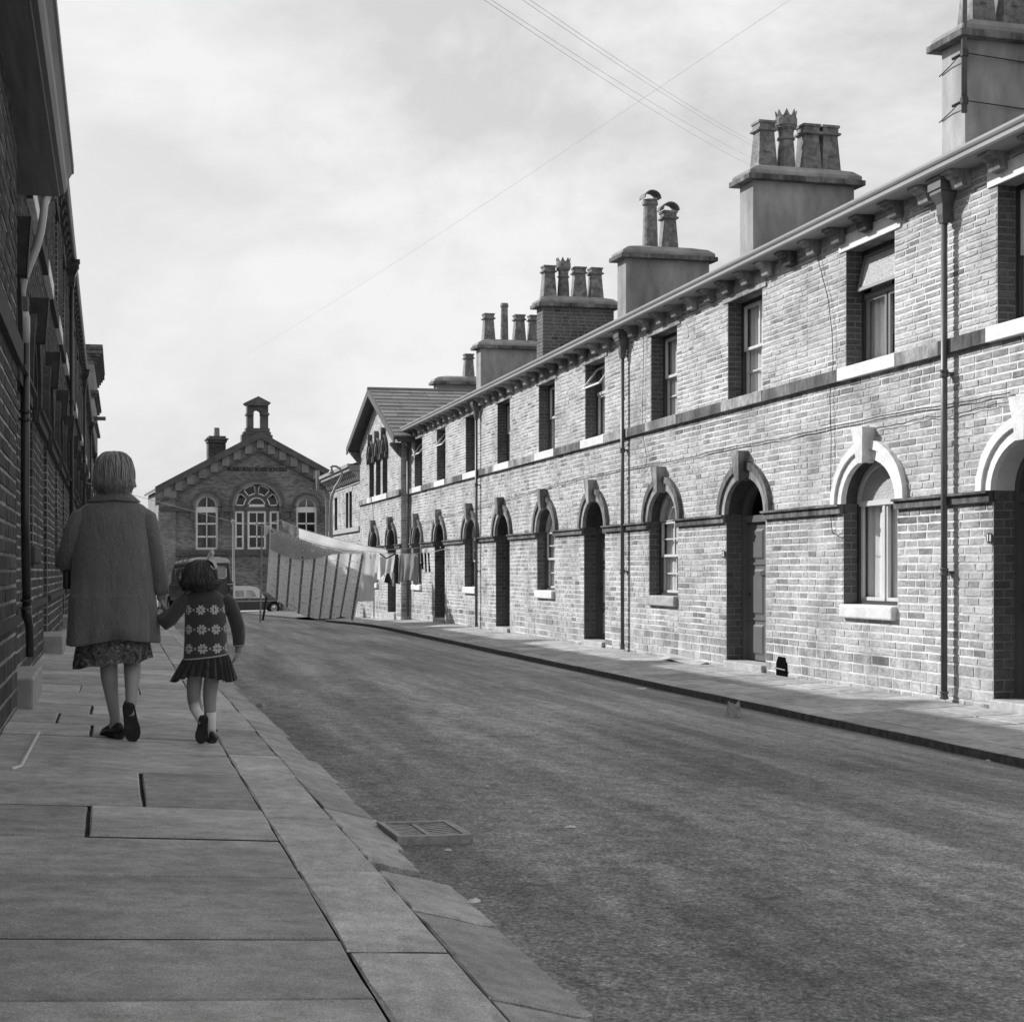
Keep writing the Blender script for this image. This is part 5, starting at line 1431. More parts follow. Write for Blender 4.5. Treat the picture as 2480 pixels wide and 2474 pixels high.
# cellar cover frame set in the left pavement
c4 = [hitF(28, 1865, gL), hitF(50, 1858, gL), hitF(94, 1776, gL), hitF(30, 1776, gL)]
q = MB()
for a_, b_ in ((c4[0], c4[1]), (c4[1], c4[2])): q.tube([a_ + Vector((0, 0, .006)), b_ + Vector((0, 0, .006))], .009, 6)
tag(q.build('cellar_cover_frame', M_paper), 'pale metal edging of a cellar cover at the left edge of the flags', 'cover')
# ------------------------------------------------------------------ street lamps, posts
def lamp():
    Zc = lambda px, py: hitY(px, py, 45.0)
    b = Zc(801, 1400); zg = gR(7, 45) - .1
    H = thing('street_lamp', 'grey swan-necked street lamp on the far corner above the washing', 'street lamp', (b.x, 45, zg))
    M_l = mat('grey_cast_column', .25, .5, .4, .1, 5)
    pts = [(801.5, 1303), (801, 1260), (801.5, 1215), (804, 1200), (812, 1180), (822, 1163), (828.5, 1150), (828, 1142), (823, 1134), (814, 1129), (806, 1128.5), (800, 1131)]
    P = [Vector((Zc(801.5, 1303).x, 45, zg))] + [Zc(*p) for p in pts]
    rr = [.08, .068, .066, .055, .05, .042, .036, .034, .034, .034, .034, .034, .034]
    mb = MB(); mb.tube(P, rr, 10); mb.build('lamp_column', M_l, H, smooth=True)
    mb = MB(); t = Zc(803, 1136); mb.lathe([(.02, .06), (.035, .03), (.045, -.02), (.09, -.10), (.11, -.13), (.10, -.14), (.03, -.15)], t, 12); mb.build('lamp_shade', M_l, H, smooth=True)
    mb = MB(); mb.lathe([(.0, -.30), (.05, -.28), (.085, -.22), (.08, -.16), (.03, -.14)], t, 12); mb.build('lamp_bowl', M_glass, H, smooth=True)
lamp()
Y = 84.0; t = hitY(565.5, 1266, Y); H = thing('lamp_post', 'pale concrete lamp post standing behind the parked car', 'post', (t.x, Y, -6))
mb = MB(); b = hitY(566.5, 1420, Y); mb.tube([(b.x, Y, -6.8), (b.x, Y, b.z), (t.x - .02, Y, t.z - .6), (t.x - .02, Y, t.z)], [.10, .085, .06, .055], 10); mb.build('lamp_column', mat('pale_concrete', .42, .8, .2, .12, 4), H)
mb = MB(); mb.lathe([(.05, -.05), (.1, 0), (.11, .12), (.07, .2), (0, .22)], (t.x - .02, Y, t.z), 10); mb.build('lamp_head', M_l2 if 'M_l2' in globals() else M_ashl, H)
# low garden wall beyond the houses
mb = MB(); rowW = Row(1, 8.45, 0, 0, 1, KitR)
H = thing('garden_wall', 'low sunlit wall of pale brick beyond the parked car', 'wall', (8.45, 66, -4.3))
zw = hitY(712, 1468, 70).z + S * 70
facade(rowW, H, 58.2, 80, [], courses([zw - 1.3, zw], [.1]), 0, 4)
mb = MB(); mb.box(8.462, 8.75, 58.2, 80, zw - 1.3, zw, M=lambda x, y, z: (x, y, z - S * y)); mb.build('wall_body', M_mortar, H)
mb = MB(); mb.box(8.40, 8.8, 58.2, 80, zw, zw + .07, M=lambda x, y, z: (x, y, z - S * y)); mb.build('coping', M_ashl, H)
# roof wires
def wire(pts, label, r=.004):
    mb = MB(); mb.tube(pts, r, 5); tag(mb.build('overhead_wire', mat('wire', .42, .6, .3)), label, 'wire')
def sag(a, b, s, n=14): return [a.lerp(b, i / n) - Vector((0, 0, s * 4 * (i / n) * (1 - i / n))) for i in range(n + 1)]
wire(sag(hitY(1960, -32, 15), hitY(600, 855, 70), .15), 'long overhead wire crossing the sky diagonally down to the left', .003)
wire(sag(hitY(1165, -5, 9), hitX(1816, 400, 10.3), .06), 'lowest telephone wire running down to the big square chimney', .0015)
wire(sag(hitY(1182, -5, 9), hitX(1824, 384, 10.5), .06), 'second telephone wire running down to the big square chimney', .0015)
wire(sag(hitY(1258, -5, 9), hitX(1835, 358, 10.6), .06), 'third telephone wire running down to the big square chimney', .0015)
wire(sag(hitY(1276, -5, 9), hitX(1842, 352, 10.8), .06), 'topmost telephone wire running down to the big square chimney', .0015)
mt = hitX(2344, 265, 10.0); c1 = ray(2337.6, 77); c1 = c1 * (10.1 / c1.x)
mb = MB(); yy_ = c1.y - .07; mb.tube([(10.04, yy_, mt.z), (10.04, yy_, mt.z + 2.6)], .035, 10); ms = tag(mb.build('aerial_mast', M_pipe, smooth=True), 'metal aerial mast lashed to the corner of the nearest chimney', 'mast')
for pz in (120, 236):
    z_ = hitX(2344, pz, 10.0).z
    mb = MB(); mb.tube([(10.09, c1.y + .56, z_ - .10), (10.075, c1.y + .3, z_ - .05), (10.0, yy_ - .02, z_), (10.9, c1.y - .02, z_ - .02), (11.98, c1.y - .02, z_ - .05)], .008, 5); mb.build('lashing_wire', M_pipeL, ms)
    mb = MB(); mb.tube([(10.04, yy_, z_ - .04), (10.04, yy_, z_ + .04)], .05, 10); mb.tube([(10.03, yy_, z_), (9.98, yy_ + .16, z_ - .03)], .02, 6); mb.build('clamp', M_pipeL, ms)
# cables clipped to the front wall
def cable(pts, label, X=7.965, r=.006):
    P = []
    for (a, b) in zip(pts[:-1], pts[1:]):
        for k in range(6):
            t = k / 6; P.append(hitX(a[0] + (b[0] - a[0]) * t, a[1] + (b[1] - a[1]) * t + 1.1 * math.sin(len(P) * 1.7), X))
    P.append(hitX(*pts[-1], X)); mb = MB(); mb.tube(P, r, 5); tag(mb.build('wall_cable', M_pipeL), label, 'cable')
cable([(2446, 950), (2330, 974), (2180, 998), (2010, 1035), (1880, 1064), (1760, 1085), (1650, 1112), (1520, 1134), (1400, 1158), (1290, 1190), (1170, 1225), (1060, 1255), (990, 1275)], 'long black cable running along the wall above the arches')
cable([(2446, 972), (2370, 988), (2300, 1008), (2245, 1009), (2180, 1026), (2120, 1037)], 'short cable looping over the white arch beside the near drainpipe', r=.005)
cable([(1974, 560), (1984, 640), (2005, 720), (2015, 800), (2018, 880), (2010, 960), (2013, 1060), (2012, 1180), (2012, 1250), (2016, 1290), (2030, 1297), (2040, 1290)], 'thin drop wire hanging down the wall between windows of house 12 and 11', r=.005)
cable([(1559, 790), (1558, 900), (1556, 1000), (1558, 1060), (1567, 1110), (1562, 1135), (1553, 1140)], 'drop wire down the wall beside the second drainpipe', r=.004)
cable([(1070, 1000), (1068, 1120), (1068, 1250)], 'faint drop wire on the wall near the end of the row', r=.004)

# ------------------------------------------------------------------ washing
def translucent(m, k=.45, col=None):
    t = m.node_tree; b = t.nodes['Principled BSDF']; o = t.nodes['Material Output']
    tr = t.nodes.new('ShaderNodeBsdfTranslucent'); mx = t.nodes.new('ShaderNodeMixShader'); mx.inputs[0].default_value = k
    if b.inputs['Base Color'].links: t.links.new(b.inputs['Base Color'].links[0].from_socket, tr.inputs['Color'])
    else: tr.inputs['Color'].default_value = b.inputs['Base Color'].default_value
    t.links.new(b.outputs[0], mx.inputs[1]); t.links.new(tr.outputs[0], mx.inputs[2]); t.links.new(mx.outputs[0], o.inputs['Surface'])
    return m
def cloth_mat(name, v, n=.06, sc_=8):
    return translucent(mat(name, v, .9, .1, n, sc_, .15, 90))
M_sheet = cloth_mat('white_cotton', .80); M_greyc = cloth_mat('grey_knit', .33); M_palec = cloth_mat('pale_cotton', .6); M_darkc = cloth_mat('dark_wool', .03)
def cloth(name, label, corners, Y, m, nx=14, ny=10, wave=.03, wn=3.0, top=None, bot=None, cat='laundry', parent=None, ph=0, th=.006, shape=None):
    """hanging cloth between four measured corners (top left, top right, bottom right, bottom left)"""
    tl, tr_, br, bl_ = [hitY(*c, Y) for c in corners]
    mb = MB(); rows = []
    for j in range(ny + 1):
        v = j / ny; row = []
        for i in range(nx + 1):
            u = i / nx
            uu, vv = shape(u, v) if shape else (u, v)
            p = (tl.lerp(tr_, uu)).lerp(bl_.lerp(br, uu), vv)
            dy = wave * math.sin(uu * wn * 2 * math.pi + ph + vv * 1.3) * (.25 + vv) + .02 * math.sin(vv * 5 + uu * 3 + ph) + wave * .6 * noise.noise((uu * 5 + ph, vv * 2.5, 1.0)) + wave * .5 * math.sin((uu + vv) * 14 + ph) * vv * (1 - vv)
            if top: p = p + Vector((0, 0, top(uu) * (1 - vv)))
            if bot: p = p + Vector((0, 0, bot(uu) * vv))
            row.append((p.x, p.y + dy, p.z))
        rows.append(row)
    mb.rings(rows, cap=False, close=False)
    o = mb.build(name, m, parent, smooth=True)
    me = o.data; uvl = me.uv_layers.new(name='cloth')
    k = 0
    for poly in me.polygons:
        for li in poly.loop_indices:
            vi = me.loops[li].vertex_index; uvl.data[li].uv = ((vi % (nx + 1)) / nx, 1 - (vi // (nx + 1)) / ny)
    if parent is None: tag(o, label, cat)
    return o
def spread_mat():
    m, t, b = newmat('striped_bedspread'); Lk = t.links.new
    b.inputs['Roughness'].default_value = .9; b.inputs['Specular IOR Level'].default_value = .1
    uv = t.nodes.new('ShaderNodeUVMap'); uv.uv_map = 'cloth'; sp = t.nodes.new('ShaderNodeSeparateXYZ'); Lk(uv.outputs[0], sp.inputs[0])
    def mth(op, a, b_=None, c=None):
        q = t.nodes.new('ShaderNodeMath'); q.operation = op
        for i, x in enumerate((a, b_, c)):
            if x is None: continue
            if isinstance(x, (int, float)): q.inputs[i].default_value = x
            else: Lk(x, q.inputs[i])
        return q.outputs[0]
    fx = mth('FRACT', mth('MULTIPLY', mth('ADD', sp.outputs[0], -.045), 8.1))
    st = mth('LESS_THAN', mth('ABSOLUTE', mth('SUBTRACT', fx, .5)), .095)
    dots = mth('LESS_THAN', mth('ABSOLUTE', mth('SUBTRACT', mth('FRACT', mth('MULTIPLY', sp.outputs[1], 9)), .5)), .045)
    n = t.nodes.new('ShaderNodeTexNoise'); n.inputs['Scale'].default_value = 40; n.inputs['Detail'].default_value = 4
    mp_ = t.nodes.new('ShaderNodeMapping'); mp_.inputs['Scale'].default_value = (1, .7, 1); Lk(uv.outputs[0], mp_.inputs[0]); Lk(mp_.outputs[0], n.inputs[0])
    band = mth('LESS_THAN', mth('ABSOLUTE', mth('SUBTRACT', mth('FRACT', mth('MULTIPLY', sp.outputs[1], 9)), .5)), .10)
    mo = mth('MULTIPLY', mth('GREATER_THAN', n.outputs['Fac'], .52), mth('ADD', mth('MULTIPLY', band, .22), .10))
    base = mth('MULTIPLY', mth('SUBTRACT', 1.0, mo), .72)
    stripe = mth('ADD', .13, mth('MULTIPLY', dots, .2))
    inv = mth('SUBTRACT', 1.0, st)
    v = mth('ADD', mth('MULTIPLY', base, inv), mth('MULTIPLY', stripe, st))
    Lk(v, b.inputs['Base Color'])
    return translucent(m)
def flower_mat():
    m, t, b = newmat('flowered_cotton'); Lk = t.links.new
    b.inputs['Roughness'].default_value = .9
    uv = t.nodes.new('ShaderNodeUVMap'); uv.uv_map = 'cloth'
    mp_ = t.nodes.new('ShaderNodeMapping'); mp_.inputs['Scale'].default_value = (9, 2.4, 1); Lk(uv.outputs[0], mp_.inputs[0])
    vo = t.nodes.new('ShaderNodeTexVoronoi'); vo.inputs['Scale'].default_value = 1; vo.inputs['Randomness'].default_value = .35; Lk(mp_.outputs[0], vo.inputs['Vector'])
    r = t.nodes.new('ShaderNodeValToRGB'); e = r.color_ramp.elements
    e[0].position = 0; e[0].color = g3(.03); e[1].position = 1; e[1].color = g3(.17)
    for p_, v_ in ((.10, .05), (.14, .33), (.2, .14), (.26, .4), (.32, .2), (.5, .24)):
        q = e.new(p_); q.color = g3(v_)
    Lk(vo.outputs['Distance'], r.inputs[0])
    n = t.nodes.new('ShaderNodeTexNoise'); n.inputs['Scale'].default_value = 60; Lk(uv.outputs[0], n.inputs[0])
    mx = t.nodes.new('ShaderNodeMixRGB'); mx.blend_type = 'MULTIPLY'; mx.inputs[0].default_value = .6; Lk(r.outputs[0], mx.inputs[1]); Lk(n.outputs['Fac'], mx.inputs[2])
    sc2 = t.nodes.new('ShaderNodeVectorMath'); sc2.operation = 'SCALE'; sc2.inputs['Scale'].default_value = 2.6; Lk(mx.outputs[0], sc2.inputs[0]); Lk(sc2.outputs[0], b.inputs['Base Color'])
    return translucent(m)
YL = 36.2
# near line with the bedspread
A = hitY(655, 1277, YL); B = hitY(1077, 1329, YL - .6); mid1 = hitY(880, 1334, YL)
pl = [hitY(p, q, YL) for p, q in ((655, 1277), (700, 1294), (760, 1312), (820, 1325), (880, 1334), (940, 1339), (1000, 1340), (1045, 1337))] + [B]
far_l = hitY(300, 1250, YL)
mb = MB(); mb.tube([(-.78, YL, LZ(YL) + 2.2), hitY(560, 1262, YL)] + pl, .006, 5); tag(mb.build('washing_line', M_paper), 'washing line carrying the striped bedspread across the street', 'washing line')
n1 = hitY(656, 1280, YL)
bs = cloth('bedspread', 'large striped bedspread billowing from the near washing line', ((655, 1279), (886, 1336), (857, 1502), (646, 1432)), YL, spread_mat(), 60, 24, .09, 4.6, bot=lambda u: -.30 * math.sin(math.pi * min(1, u * 1.15)) * (1 if u < .87 else .6), top=lambda u: -.10 * math.sin(math.pi * u))
fl = cloth('turned_down_flap', '', ((655, 1279), (884, 1336), (872, 1341), (656, 1330)), YL - .1, flower_mat(), 24, 6, .03, 3.0, bot=lambda u: -.17 * math.sin(math.pi * u) - .09 * math.sin(math.pi * u * 2), top=lambda u: -.10 * math.sin(math.pi * u), parent=bs)
def tshape(u, v): return u, v
cloth('pillow_case', 'pale pillow case pegged right beside the bedspread', ((876, 1338), (908, 1341), (905, 1455), (862, 1456)), YL, M_palec, 10, 8, .04, 1.5, ph=1)
cloth('blouse', 'pale blouse with hanging sleeve on the washing line', ((889, 1339), (918, 1341), (913, 1412), (889, 1404)), YL + .15, M_palec, 10, 8, .05, 2, ph=2)
for k_, (a_, b_) in enumerate(((878, 888), (893, 901), (905, 910))):
    q = cloth('handkerchief', ['widest white handkerchief pegged beside the bedspread', 'middle white handkerchief on the washing line', 'narrow white handkerchief left of the vest'][k_], ((a_, 1337), (b_, 1338), (a_ + 7, 1355 if k_ else 1347), (a_ + 3, 1352 if k_ else 1346)), YL - .15, M_sheet, 4, 4, .02, 1)
vs1 = cloth('vest', 'grey cotton vest with dark edged neck hanging upside down', ((920, 1340), (957, 1341), (950, 1404), (922, 1400)), YL, M_palec, 12, 8, .05, 2, ph=.5, bot=lambda u: .18 * math.sin(math.pi * u))
mb = MB(); mb.tube([hitY(920, 1340, YL - .12), hitY(935, 1352, YL - .12), hitY(957, 1341, YL - .12)], .018, 5); mb.build('neck_trim', M_darkc, vs1)
cloth('vest_strap', '', ((948, 1385), (954, 1385), (955, 1418), (950, 1420)), YL, M_palec, 4, 4, .02, 1, parent=vs1)
cloth('swimming_costume', 'small dark garment hanging behind the grey vest', ((936, 1388), (946, 1384), (946, 1412), (930, 1410)), YL + .2, M_darkc, 5, 5, .02, 1)
cloth('dark_trousers', 'narrow dark trousers between the vest and the cardigan', ((956, 1342), (965, 1342), (970, 1414), (958, 1412)), YL + .1, M_darkc, 6, 8, .03, 1)
cd = cloth('cardigan', 'grey knitted cardigan hanging by its hem on the washing line', ((968, 1341), (1010, 1341), (1003, 1408), (964, 1412)), YL, M_greyc, 18, 10, .07, 2.5, ph=.3, bot=lambda u: .07 * math.sin(math.pi * u))
cloth('sleeve', '', ((1003, 1341), (1012, 1342), (1016, 1412), (1006, 1418)), YL - .1, M_greyc, 6, 8, .03, 1, parent=cd)
cloth('sleeve', '', ((967, 1342), (974, 1342), (972, 1408), (964, 1404)), YL - .1, M_greyc, 6, 8, .03, 1, parent=cd)
for k_, (a_, b_, c_) in enumerate(((1019, 1024, 1378), (1028, 1032, 1385), (1036, 1040, 1385))):
    cloth('sock', ['shortest dark sock, nearest the cardigan', 'middle one of the three dark socks', 'rightmost of the three dark socks'][k_], ((a_, 1339), (b_, 1338), (b_ + 3, c_), (a_ + 2, c_)), YL - .05, M_darkc, 4, 6, .02, 1, ph=k_).__setitem__('group', 'dark socks on the washing line')
# farther line with towel and sheet
Y2 = 37.6
pl2 = [hitY(p, q, Y2) for p, q in ((681, 1259), (720, 1277), (800, 1301), (880, 1321), (935, 1331), (1000, 1327), (1062, 1321))]
mb = MB(); mb.tube([hitY(640, 1268, Y2 - .5)] + pl2 + [(7.98, 35.4, pl2[-1].z)], .006, 5); tag(mb.build('washing_line', M_paper), 'farther washing line with the long white sheet', 'washing line')
cloth('towel', 'grey towel on the farther washing line above the bedspread', ((682, 1260), (719, 1276), (719, 1300), (690, 1294)), Y2, M_greyc2 if 'M_greyc2' in globals() else cloth_mat('grey_towel', .2), 10, 6, .03, 1.5)
cloth('sheet', 'long white sheet on the farther washing line behind the bedspread', ((723, 1279), (936, 1330), (930, 1400), (732, 1440)), Y2, M_sheet, 30, 8, .06, 3, top=lambda u: -.05 * math.sin(math.pi * u))
cloth('small_cloth', 'small pale cloth pegged at the left end of the near line', ((640, 1268), (652, 1272), (650, 1290), (641, 1300)), YL + .3, M_palec, 5, 5, .03, 1)
# props
mb = MB(); mb.tube([hitY(634.5, 1268, YL), hitF(630.5, 1506, gRoad)], .022, 8); tag(mb.build('clothes_prop', mat('weathered_pole', .16, .8, .2, .3, 5)), 'tall thin clothes prop holding up the washing line', 'pole')
b = hitF(636.5, 1502, gRoad); tp = hitY(645.8, 1444, b.y); mb = MB(); mb.tube([tp, b], .028, 8); tag(mb.build('post', M_pipeL), 'short dark leaning post beside the clothes prop', 'post')
b = hitX(1077, 1330, 7.9); mb = MB(); mb.tube([b, (8.0, b.y, b.z)], .02, 6); mb.tube([(7.96, b.y, b.z), (7.96, b.y + .1, b.z - 1.6), (7.965, b.y - .05, b.z - 2.2)], .008, 5); tag(mb.build('line_hook', M_paper), 'line hook with loose rope hanging down the wall by the doorway', 'hook')

# ------------------------------------------------------------------ vehicles
M_car = mat('dark_car_paint', .035, .22, .6); M_carm = mat('grey_car_paint', .05, .25, .6); M_roofp = mat('pale_car_roof', .55, .4, .5); M_chrome = mat('chrome', .7, .12, .5, metallic=1.0)
M_tyre = mat('tyre_rubber', .025, .85, .2); M_lens = mat('lamp_lens', .2, .1, .6)
def wheel(parent, c, r, w_, MM, axis='x'):
    """tyre with rim and hub cap; c is the outer face centre in vehicle coordinates"""
    def prof(mb, pts, n=24):
        rg_ = []
        for k in range(n):
            a = 2 * math.pi * k / n
            rg_.append([(MM(c[0] + d, c[1] + q * math.cos(a), c[2] + q * math.sin(a)) if axis == 'x' else MM(c[0] + q * math.cos(a), c[1] + d, c[2] + q * math.sin(a))) for q, d in pts])
        rg_.append(rg_[0]); mb.rings(rg_, cap=False, close=False)
    sg = 1 if w_ > 0 else -1
    mb = MB(); prof(mb, [(r * .55, 0), (r * .66, -.012 * sg), (r * .92, -.01 * sg), (r, .02 * sg), (r, w_ - .02 * sg), (r * .9, w_), (r * .5, w_)]); t = mb.build('wheel', M_tyre, parent, smooth=True)
    mb = MB(); prof(mb, [(0.001, -.02 * sg), (r * .2, -.018 * sg), (r * .3, .0), (r * .48, .02 * sg), (r * .58, -.006 * sg), (r * .58, .03 * sg)]); mb.build('wheel_rim', M_chrome, t, smooth=True)
def van():
    p = hitY(508, 1400, 48.0); g = gRoad(p.x, 48.0)
    loc = Vector((p.x, 48.0, g)); H = thing('parked_van', 'dark old van with pale roof and empty roof rack parked on the left', 'van', loc)
    ang = R(7.5); pit = -math.atan(S + .0205)
    Rm = Matrix.Rotation(ang, 3, 'Z') @ Matrix.Rotation(pit, 3, 'X')
    def MM(x, y, z): q = loc + Rm @ Vector((x, y, z)); return (q.x, q.y, q.z)
    sec = lambda y, k, top, low=.34: [MM(sx * hw * k, y, z) for sx, lst in ((-1, None), (1, None)) for hw, z in ([(.70, low), (.80, low + .12), (.815, .8), (.80, 1.02), (.745, 1.12), (.70, min(1.4, top - .3)), (.665, top - .12), (.60, top - .03)] if sx == -1 else [(.60, top - .03), (.665, top - .12), (.70, min(1.4, top - .3)), (.745, 1.12), (.80, 1.02), (.815, .8), (.80, low + .12), (.70, low)])]
    mb = MB(); mb.rings([sec(.0, .95, 1.76), sec(.05, .99, 1.78), sec(.5, 1, 1.80), sec(2.6, 1, 1.80), sec(3.0, .99, 1.74)]); mb.build('body', M_car, H, smooth=False, bevel=.02)
    mb = MB(); B = lambda y, k, t: [MM(-.72 * k, y, .34), MM(-.74 * k, y, t - .1), MM(-.6 * k, y, t), MM(.6 * k, y, t), MM(.74 * k, y, t - .1), MM(.72 * k, y, .34)]
    mb.rings([B(2.95, 1, 1.15), B(3.5, 1, 1.08), B(3.9, .9, .95), B(4.0, .8, .8)]); mb.build('bonnet', M_car, H, bevel=.03)
    # pale roof panel
    mb = MB(); T = lambda y, k, dz=0: [MM(-.685 * k, y, 1.66 + dz), MM(-.69 * k, y, 1.72 + dz), MM(-.60 * k, y, 1.80 + dz), MM(-.3 * k, y, 1.85 + dz), MM(.3 * k, y, 1.85 + dz), MM(.60 * k, y, 1.80 + dz), MM(.69 * k, y, 1.72 + dz), MM(.685 * k, y, 1.66 + dz)]
    mb.rings([T(-.04, .95, -.01), T(.05, 1.0), T(2.7, 1.0), T(3.02, .93, -.05)]); mb.build('roof', M_roofp, H, smooth=False, bevel=.01)
    def rr(mb, x0, x1, z0, z1, y, r=.08, inset=0):
        pts = []
        for cx, cz, a0 in ((x1 - r, z1 - r, 0), (x0 + r, z1 - r, 90), (x0 + r, z0 + r, 180), (x1 - r, z0 + r, 270)):
            for k in range(5): a = R(a0 + 90 * k / 4); pts.append((cx + r * math.cos(a), cz + r * math.sin(a)))
        return pts
    # rear window: chrome rim, pane, light seen inside through the front
    pts = rr(None, -.585, .555, 1.14, 1.545, 0)
    mb = MB(); mb.tube([MM(x, -.012, z) for x, z in pts + pts[:1]], .013, 6, cap=False); rw = mb.build('rear_window', M_chrome, H)
    mb = MB(); mb.add([MM(x, -.008, z) for x, z in pts], [tuple(range(len(pts)))]); mb.build('pane', mat('van_window_glass', .30, .15, .6, .25, 2.0), rw)
    mb = MB()
    for (x, z0_, z1_) in ((.01, .38, 1.7), (-.66, .38, 1.66), (.63, .38, 1.66)): mb.box(x - .006, x + .006, -.007, .0, z0_, z1_, M=MM)
    mb.build('door_seams', mat('door_gap', .006, 1, 0), H)
    mb = MB(); mb.box(.06, .16, -.05, -.01, .98, 1.01, M=MM); mb.build('door_handle', M_chrome, H)
    for sx in (-1, 1):
        mb = MB(); mb.box(sx * .70 - .11, sx * .70 + .11, -.06, .02, .93, .952, M=MM); mb.build('rear_trim', M_chrome, H)
        mb = MB(); mb.lathe([(.0, .03), (.05, .02), (.06, 0)], (0, 0, 0), 12)
        q = MB(); q.v = [MM(sx * .72 + v[0], -.03 - v[2], .80 + v[1]) for v in mb.v]; q.f = mb.f; q.m = mb.m; q.t = mb.t; q.build('tail_lamp', M_lens, H)
        mb = MB(); mb.box(sx * .68 - .14, sx * .68 + .14, -.14, -.06, .36, .47, M=MM); mb.build('bumper', M_roofp, H, bevel=.015)
        for y in (.75, 3.2): wheel(H, (sx * .80, y, .31), .32, -sx * .17, MM)
        for (y0, y1) in ((.3, 1.2), (1.3, 2.1), (2.2, 2.85)):
            xx = lambda z: sx * (.748 - (z - 1.15) * .155 + .008)
            mb = MB(); q = [(y0, 1.18), (y1, 1.18), (y1, 1.52), (y0, 1.52)]; mb.add([MM(xx(z), y, z) for y, z in q], [(0, 1, 2, 3)]); sw = mb.build('side_window', mat('side_glass', .05, .08, .8), H)
            mb = MB(); mb.tube([MM(xx(z) + sx * .004, y, z) for y, z in q + q[:1]], .012, 5); mb.build('window_rim', M_chrome, sw)
        mb = MB(); mb.box(sx * .815 - .006, sx * .815 + .006, .05, 2.9, .965, .99, M=MM); mb.build('side_strip', M_chrome, H)
    mb = MB()
    for z in (1.93, 2.02):
        k = 1.0 if z > 2 else .97
        P = [(-.62 * k, .1, z), (.62 * k, .1, z), (.62 * k, 1.9, z), (-.62 * k, 1.9, z)]; mb.tube([MM(*q) for q in P + P[:1]], .012, 6)
    for sx in (-1, 1):
        for y in (.1, 1.0, 1.9): mb.tube([MM(sx * .70, y, 1.72), MM(sx * .61, y, 1.93), MM(sx * .62, y, 2.02)], .011, 6)
    for y in (.5, 1.0, 1.5): mb.tube([MM(-.6, y, 1.93), MM(.6, y, 1.93)], .009, 6)
    mb.build('roof_rack', M_pipeL, H)
van()
def car():
    Yc = 75.0; h = lambda px, py: hitY(px, py, Yc)
    g = h(664, 1486).z; x1 = h(677, 1470).x; L_ = 3.9; x0 = x1 - L_
    H = thing('parked_car', 'small dark saloon car with a pale roof parked across the street end', 'car', ((x0 + x1) / 2, Yc + .7, g))
    zz = lambda py: h(640, py).z; xx = lambda px: h(px, 1450).x
    W_ = 1.5
    low = [(x0 + .05, g + .28), (x0, g + .5), (x0 + .1, g + .8), (x0 + .7, zz(1449)), (xx(600), zz(1447)), (xx(645), zz(1448)), (xx(660), zz(1450)), (xx(671), zz(1455)), (x1 - .02, zz(1462)), (x1, g + .42), (x1 - .06, g + .25), (xx(676), g + .25)]
    # wheel arches cut as notches
    def arch(cx): return [(cx + .36 * math.cos(R(a)), g + .30 + .36 * math.sin(R(a))) for a in range(0, 181, 20)]
    wx = xx(664); wx0 = x0 + .75
    poly = low + [(wx + .36, g + .25)] + arch(wx) + [(wx - .36, g + .22), (wx0 + .36, g + .22)] + arch(wx0) + [(wx0 - .36, g + .25)]
    poly = [p for p in poly if p[0] <= x1 + .001]
    mb = MB(); n = len(poly); cxm = (x0 + x1) / 2
    def inset(p, e): return (p[0] + (cxm - p[0]) * e, p[1])
    mb.rings([[(inset(p, .02)[0], Yc + .06 * (1 if p[1] > g + .7 else .3), p[1]) for p in poly], [(p[0], Yc + .0 + (.05 if p[1] > g + .78 else 0), p[1] - .01) for p in poly], [(p[0], Yc + W_, p[1]) for p in poly]])
    bo = mb.build('body', M_carm, H)
    gh = [(x0 + .75, zz(1448)), (x0 + 1.15, zz(1424)), (x0 + 1.6, zz(1420)), (xx(612), zz(1421)), (xx(625), zz(1424)), (xx(630), zz(1428)), (xx(642), zz(1448))]
    mb = MB(); mb.rings([[(p[0], Yc + .06 + .22 * (p[1] - zz(1448)) / .5, p[1]) for p in gh], [(p[0], Yc + W_ - .06 - .22 * (p[1] - zz(1448)) / .5, p[1]) for p in gh]])
    cab = mb.build('cabin', M_roofp, H)
    k = lambda z: Yc + .045 + .22 * (z - zz(1448)) / .5
    for (a, b_, c_, d_) in ((570, 592, 571, 591.5), (597, 622, 597, 614)):
        q = [(xx(a), zz(1444)), (xx(b_), zz(1444)), (xx(d_), zz(1429)), (xx(c_), zz(1429))]
        mb = MB(); mb.add([(p[0], k(p[1]), p[1]) for p in q], [(0, 1, 2, 3)]); mb.build('side_window', mat('car_side_glass', .34, .15, .5, .4, 3), cab)
    q = [(xx(627), Yc + .25, zz(1427.5)), (xx(627), Yc + W_ - .25, zz(1427.5)), (xx(641), Yc + W_ - .12, zz(1446)), (xx(641), Yc + .12, zz(1446))]
    mb = MB(); mb.add([(p[0] + .03, p[1], p[2]) for p in q], [(0, 1, 2, 3)]); mb.build('windscreen', mat('windscreen_glass', .06, .05, .8), cab)
    mb = MB(); mb.box(x0 + .3, x1 - .05, Yc - .012, Yc + .01, zz(1455) - .015, zz(1455) + .02); mb.build('chrome_strip', M_chrome, H)
    mb = MB(); mb.box(xx(601), xx(606), Yc - .03, Yc + .0, zz(1451), zz(1450)); mb.build('door_handle', M_chrome, H)
    mb = MB(); mb.box(xx(594.2), xx(594.8), Yc - .004, Yc + .02, g + .3, zz(1447)); mb.build('door_seam', M_tyre, H)
    mb = MB(); mb.box(x1 - .02, x1 + .07, Yc + .05, Yc + W_ - .05, g + .34, g + .44); mb.build('bumper', M_chrome, H, bevel=.02)
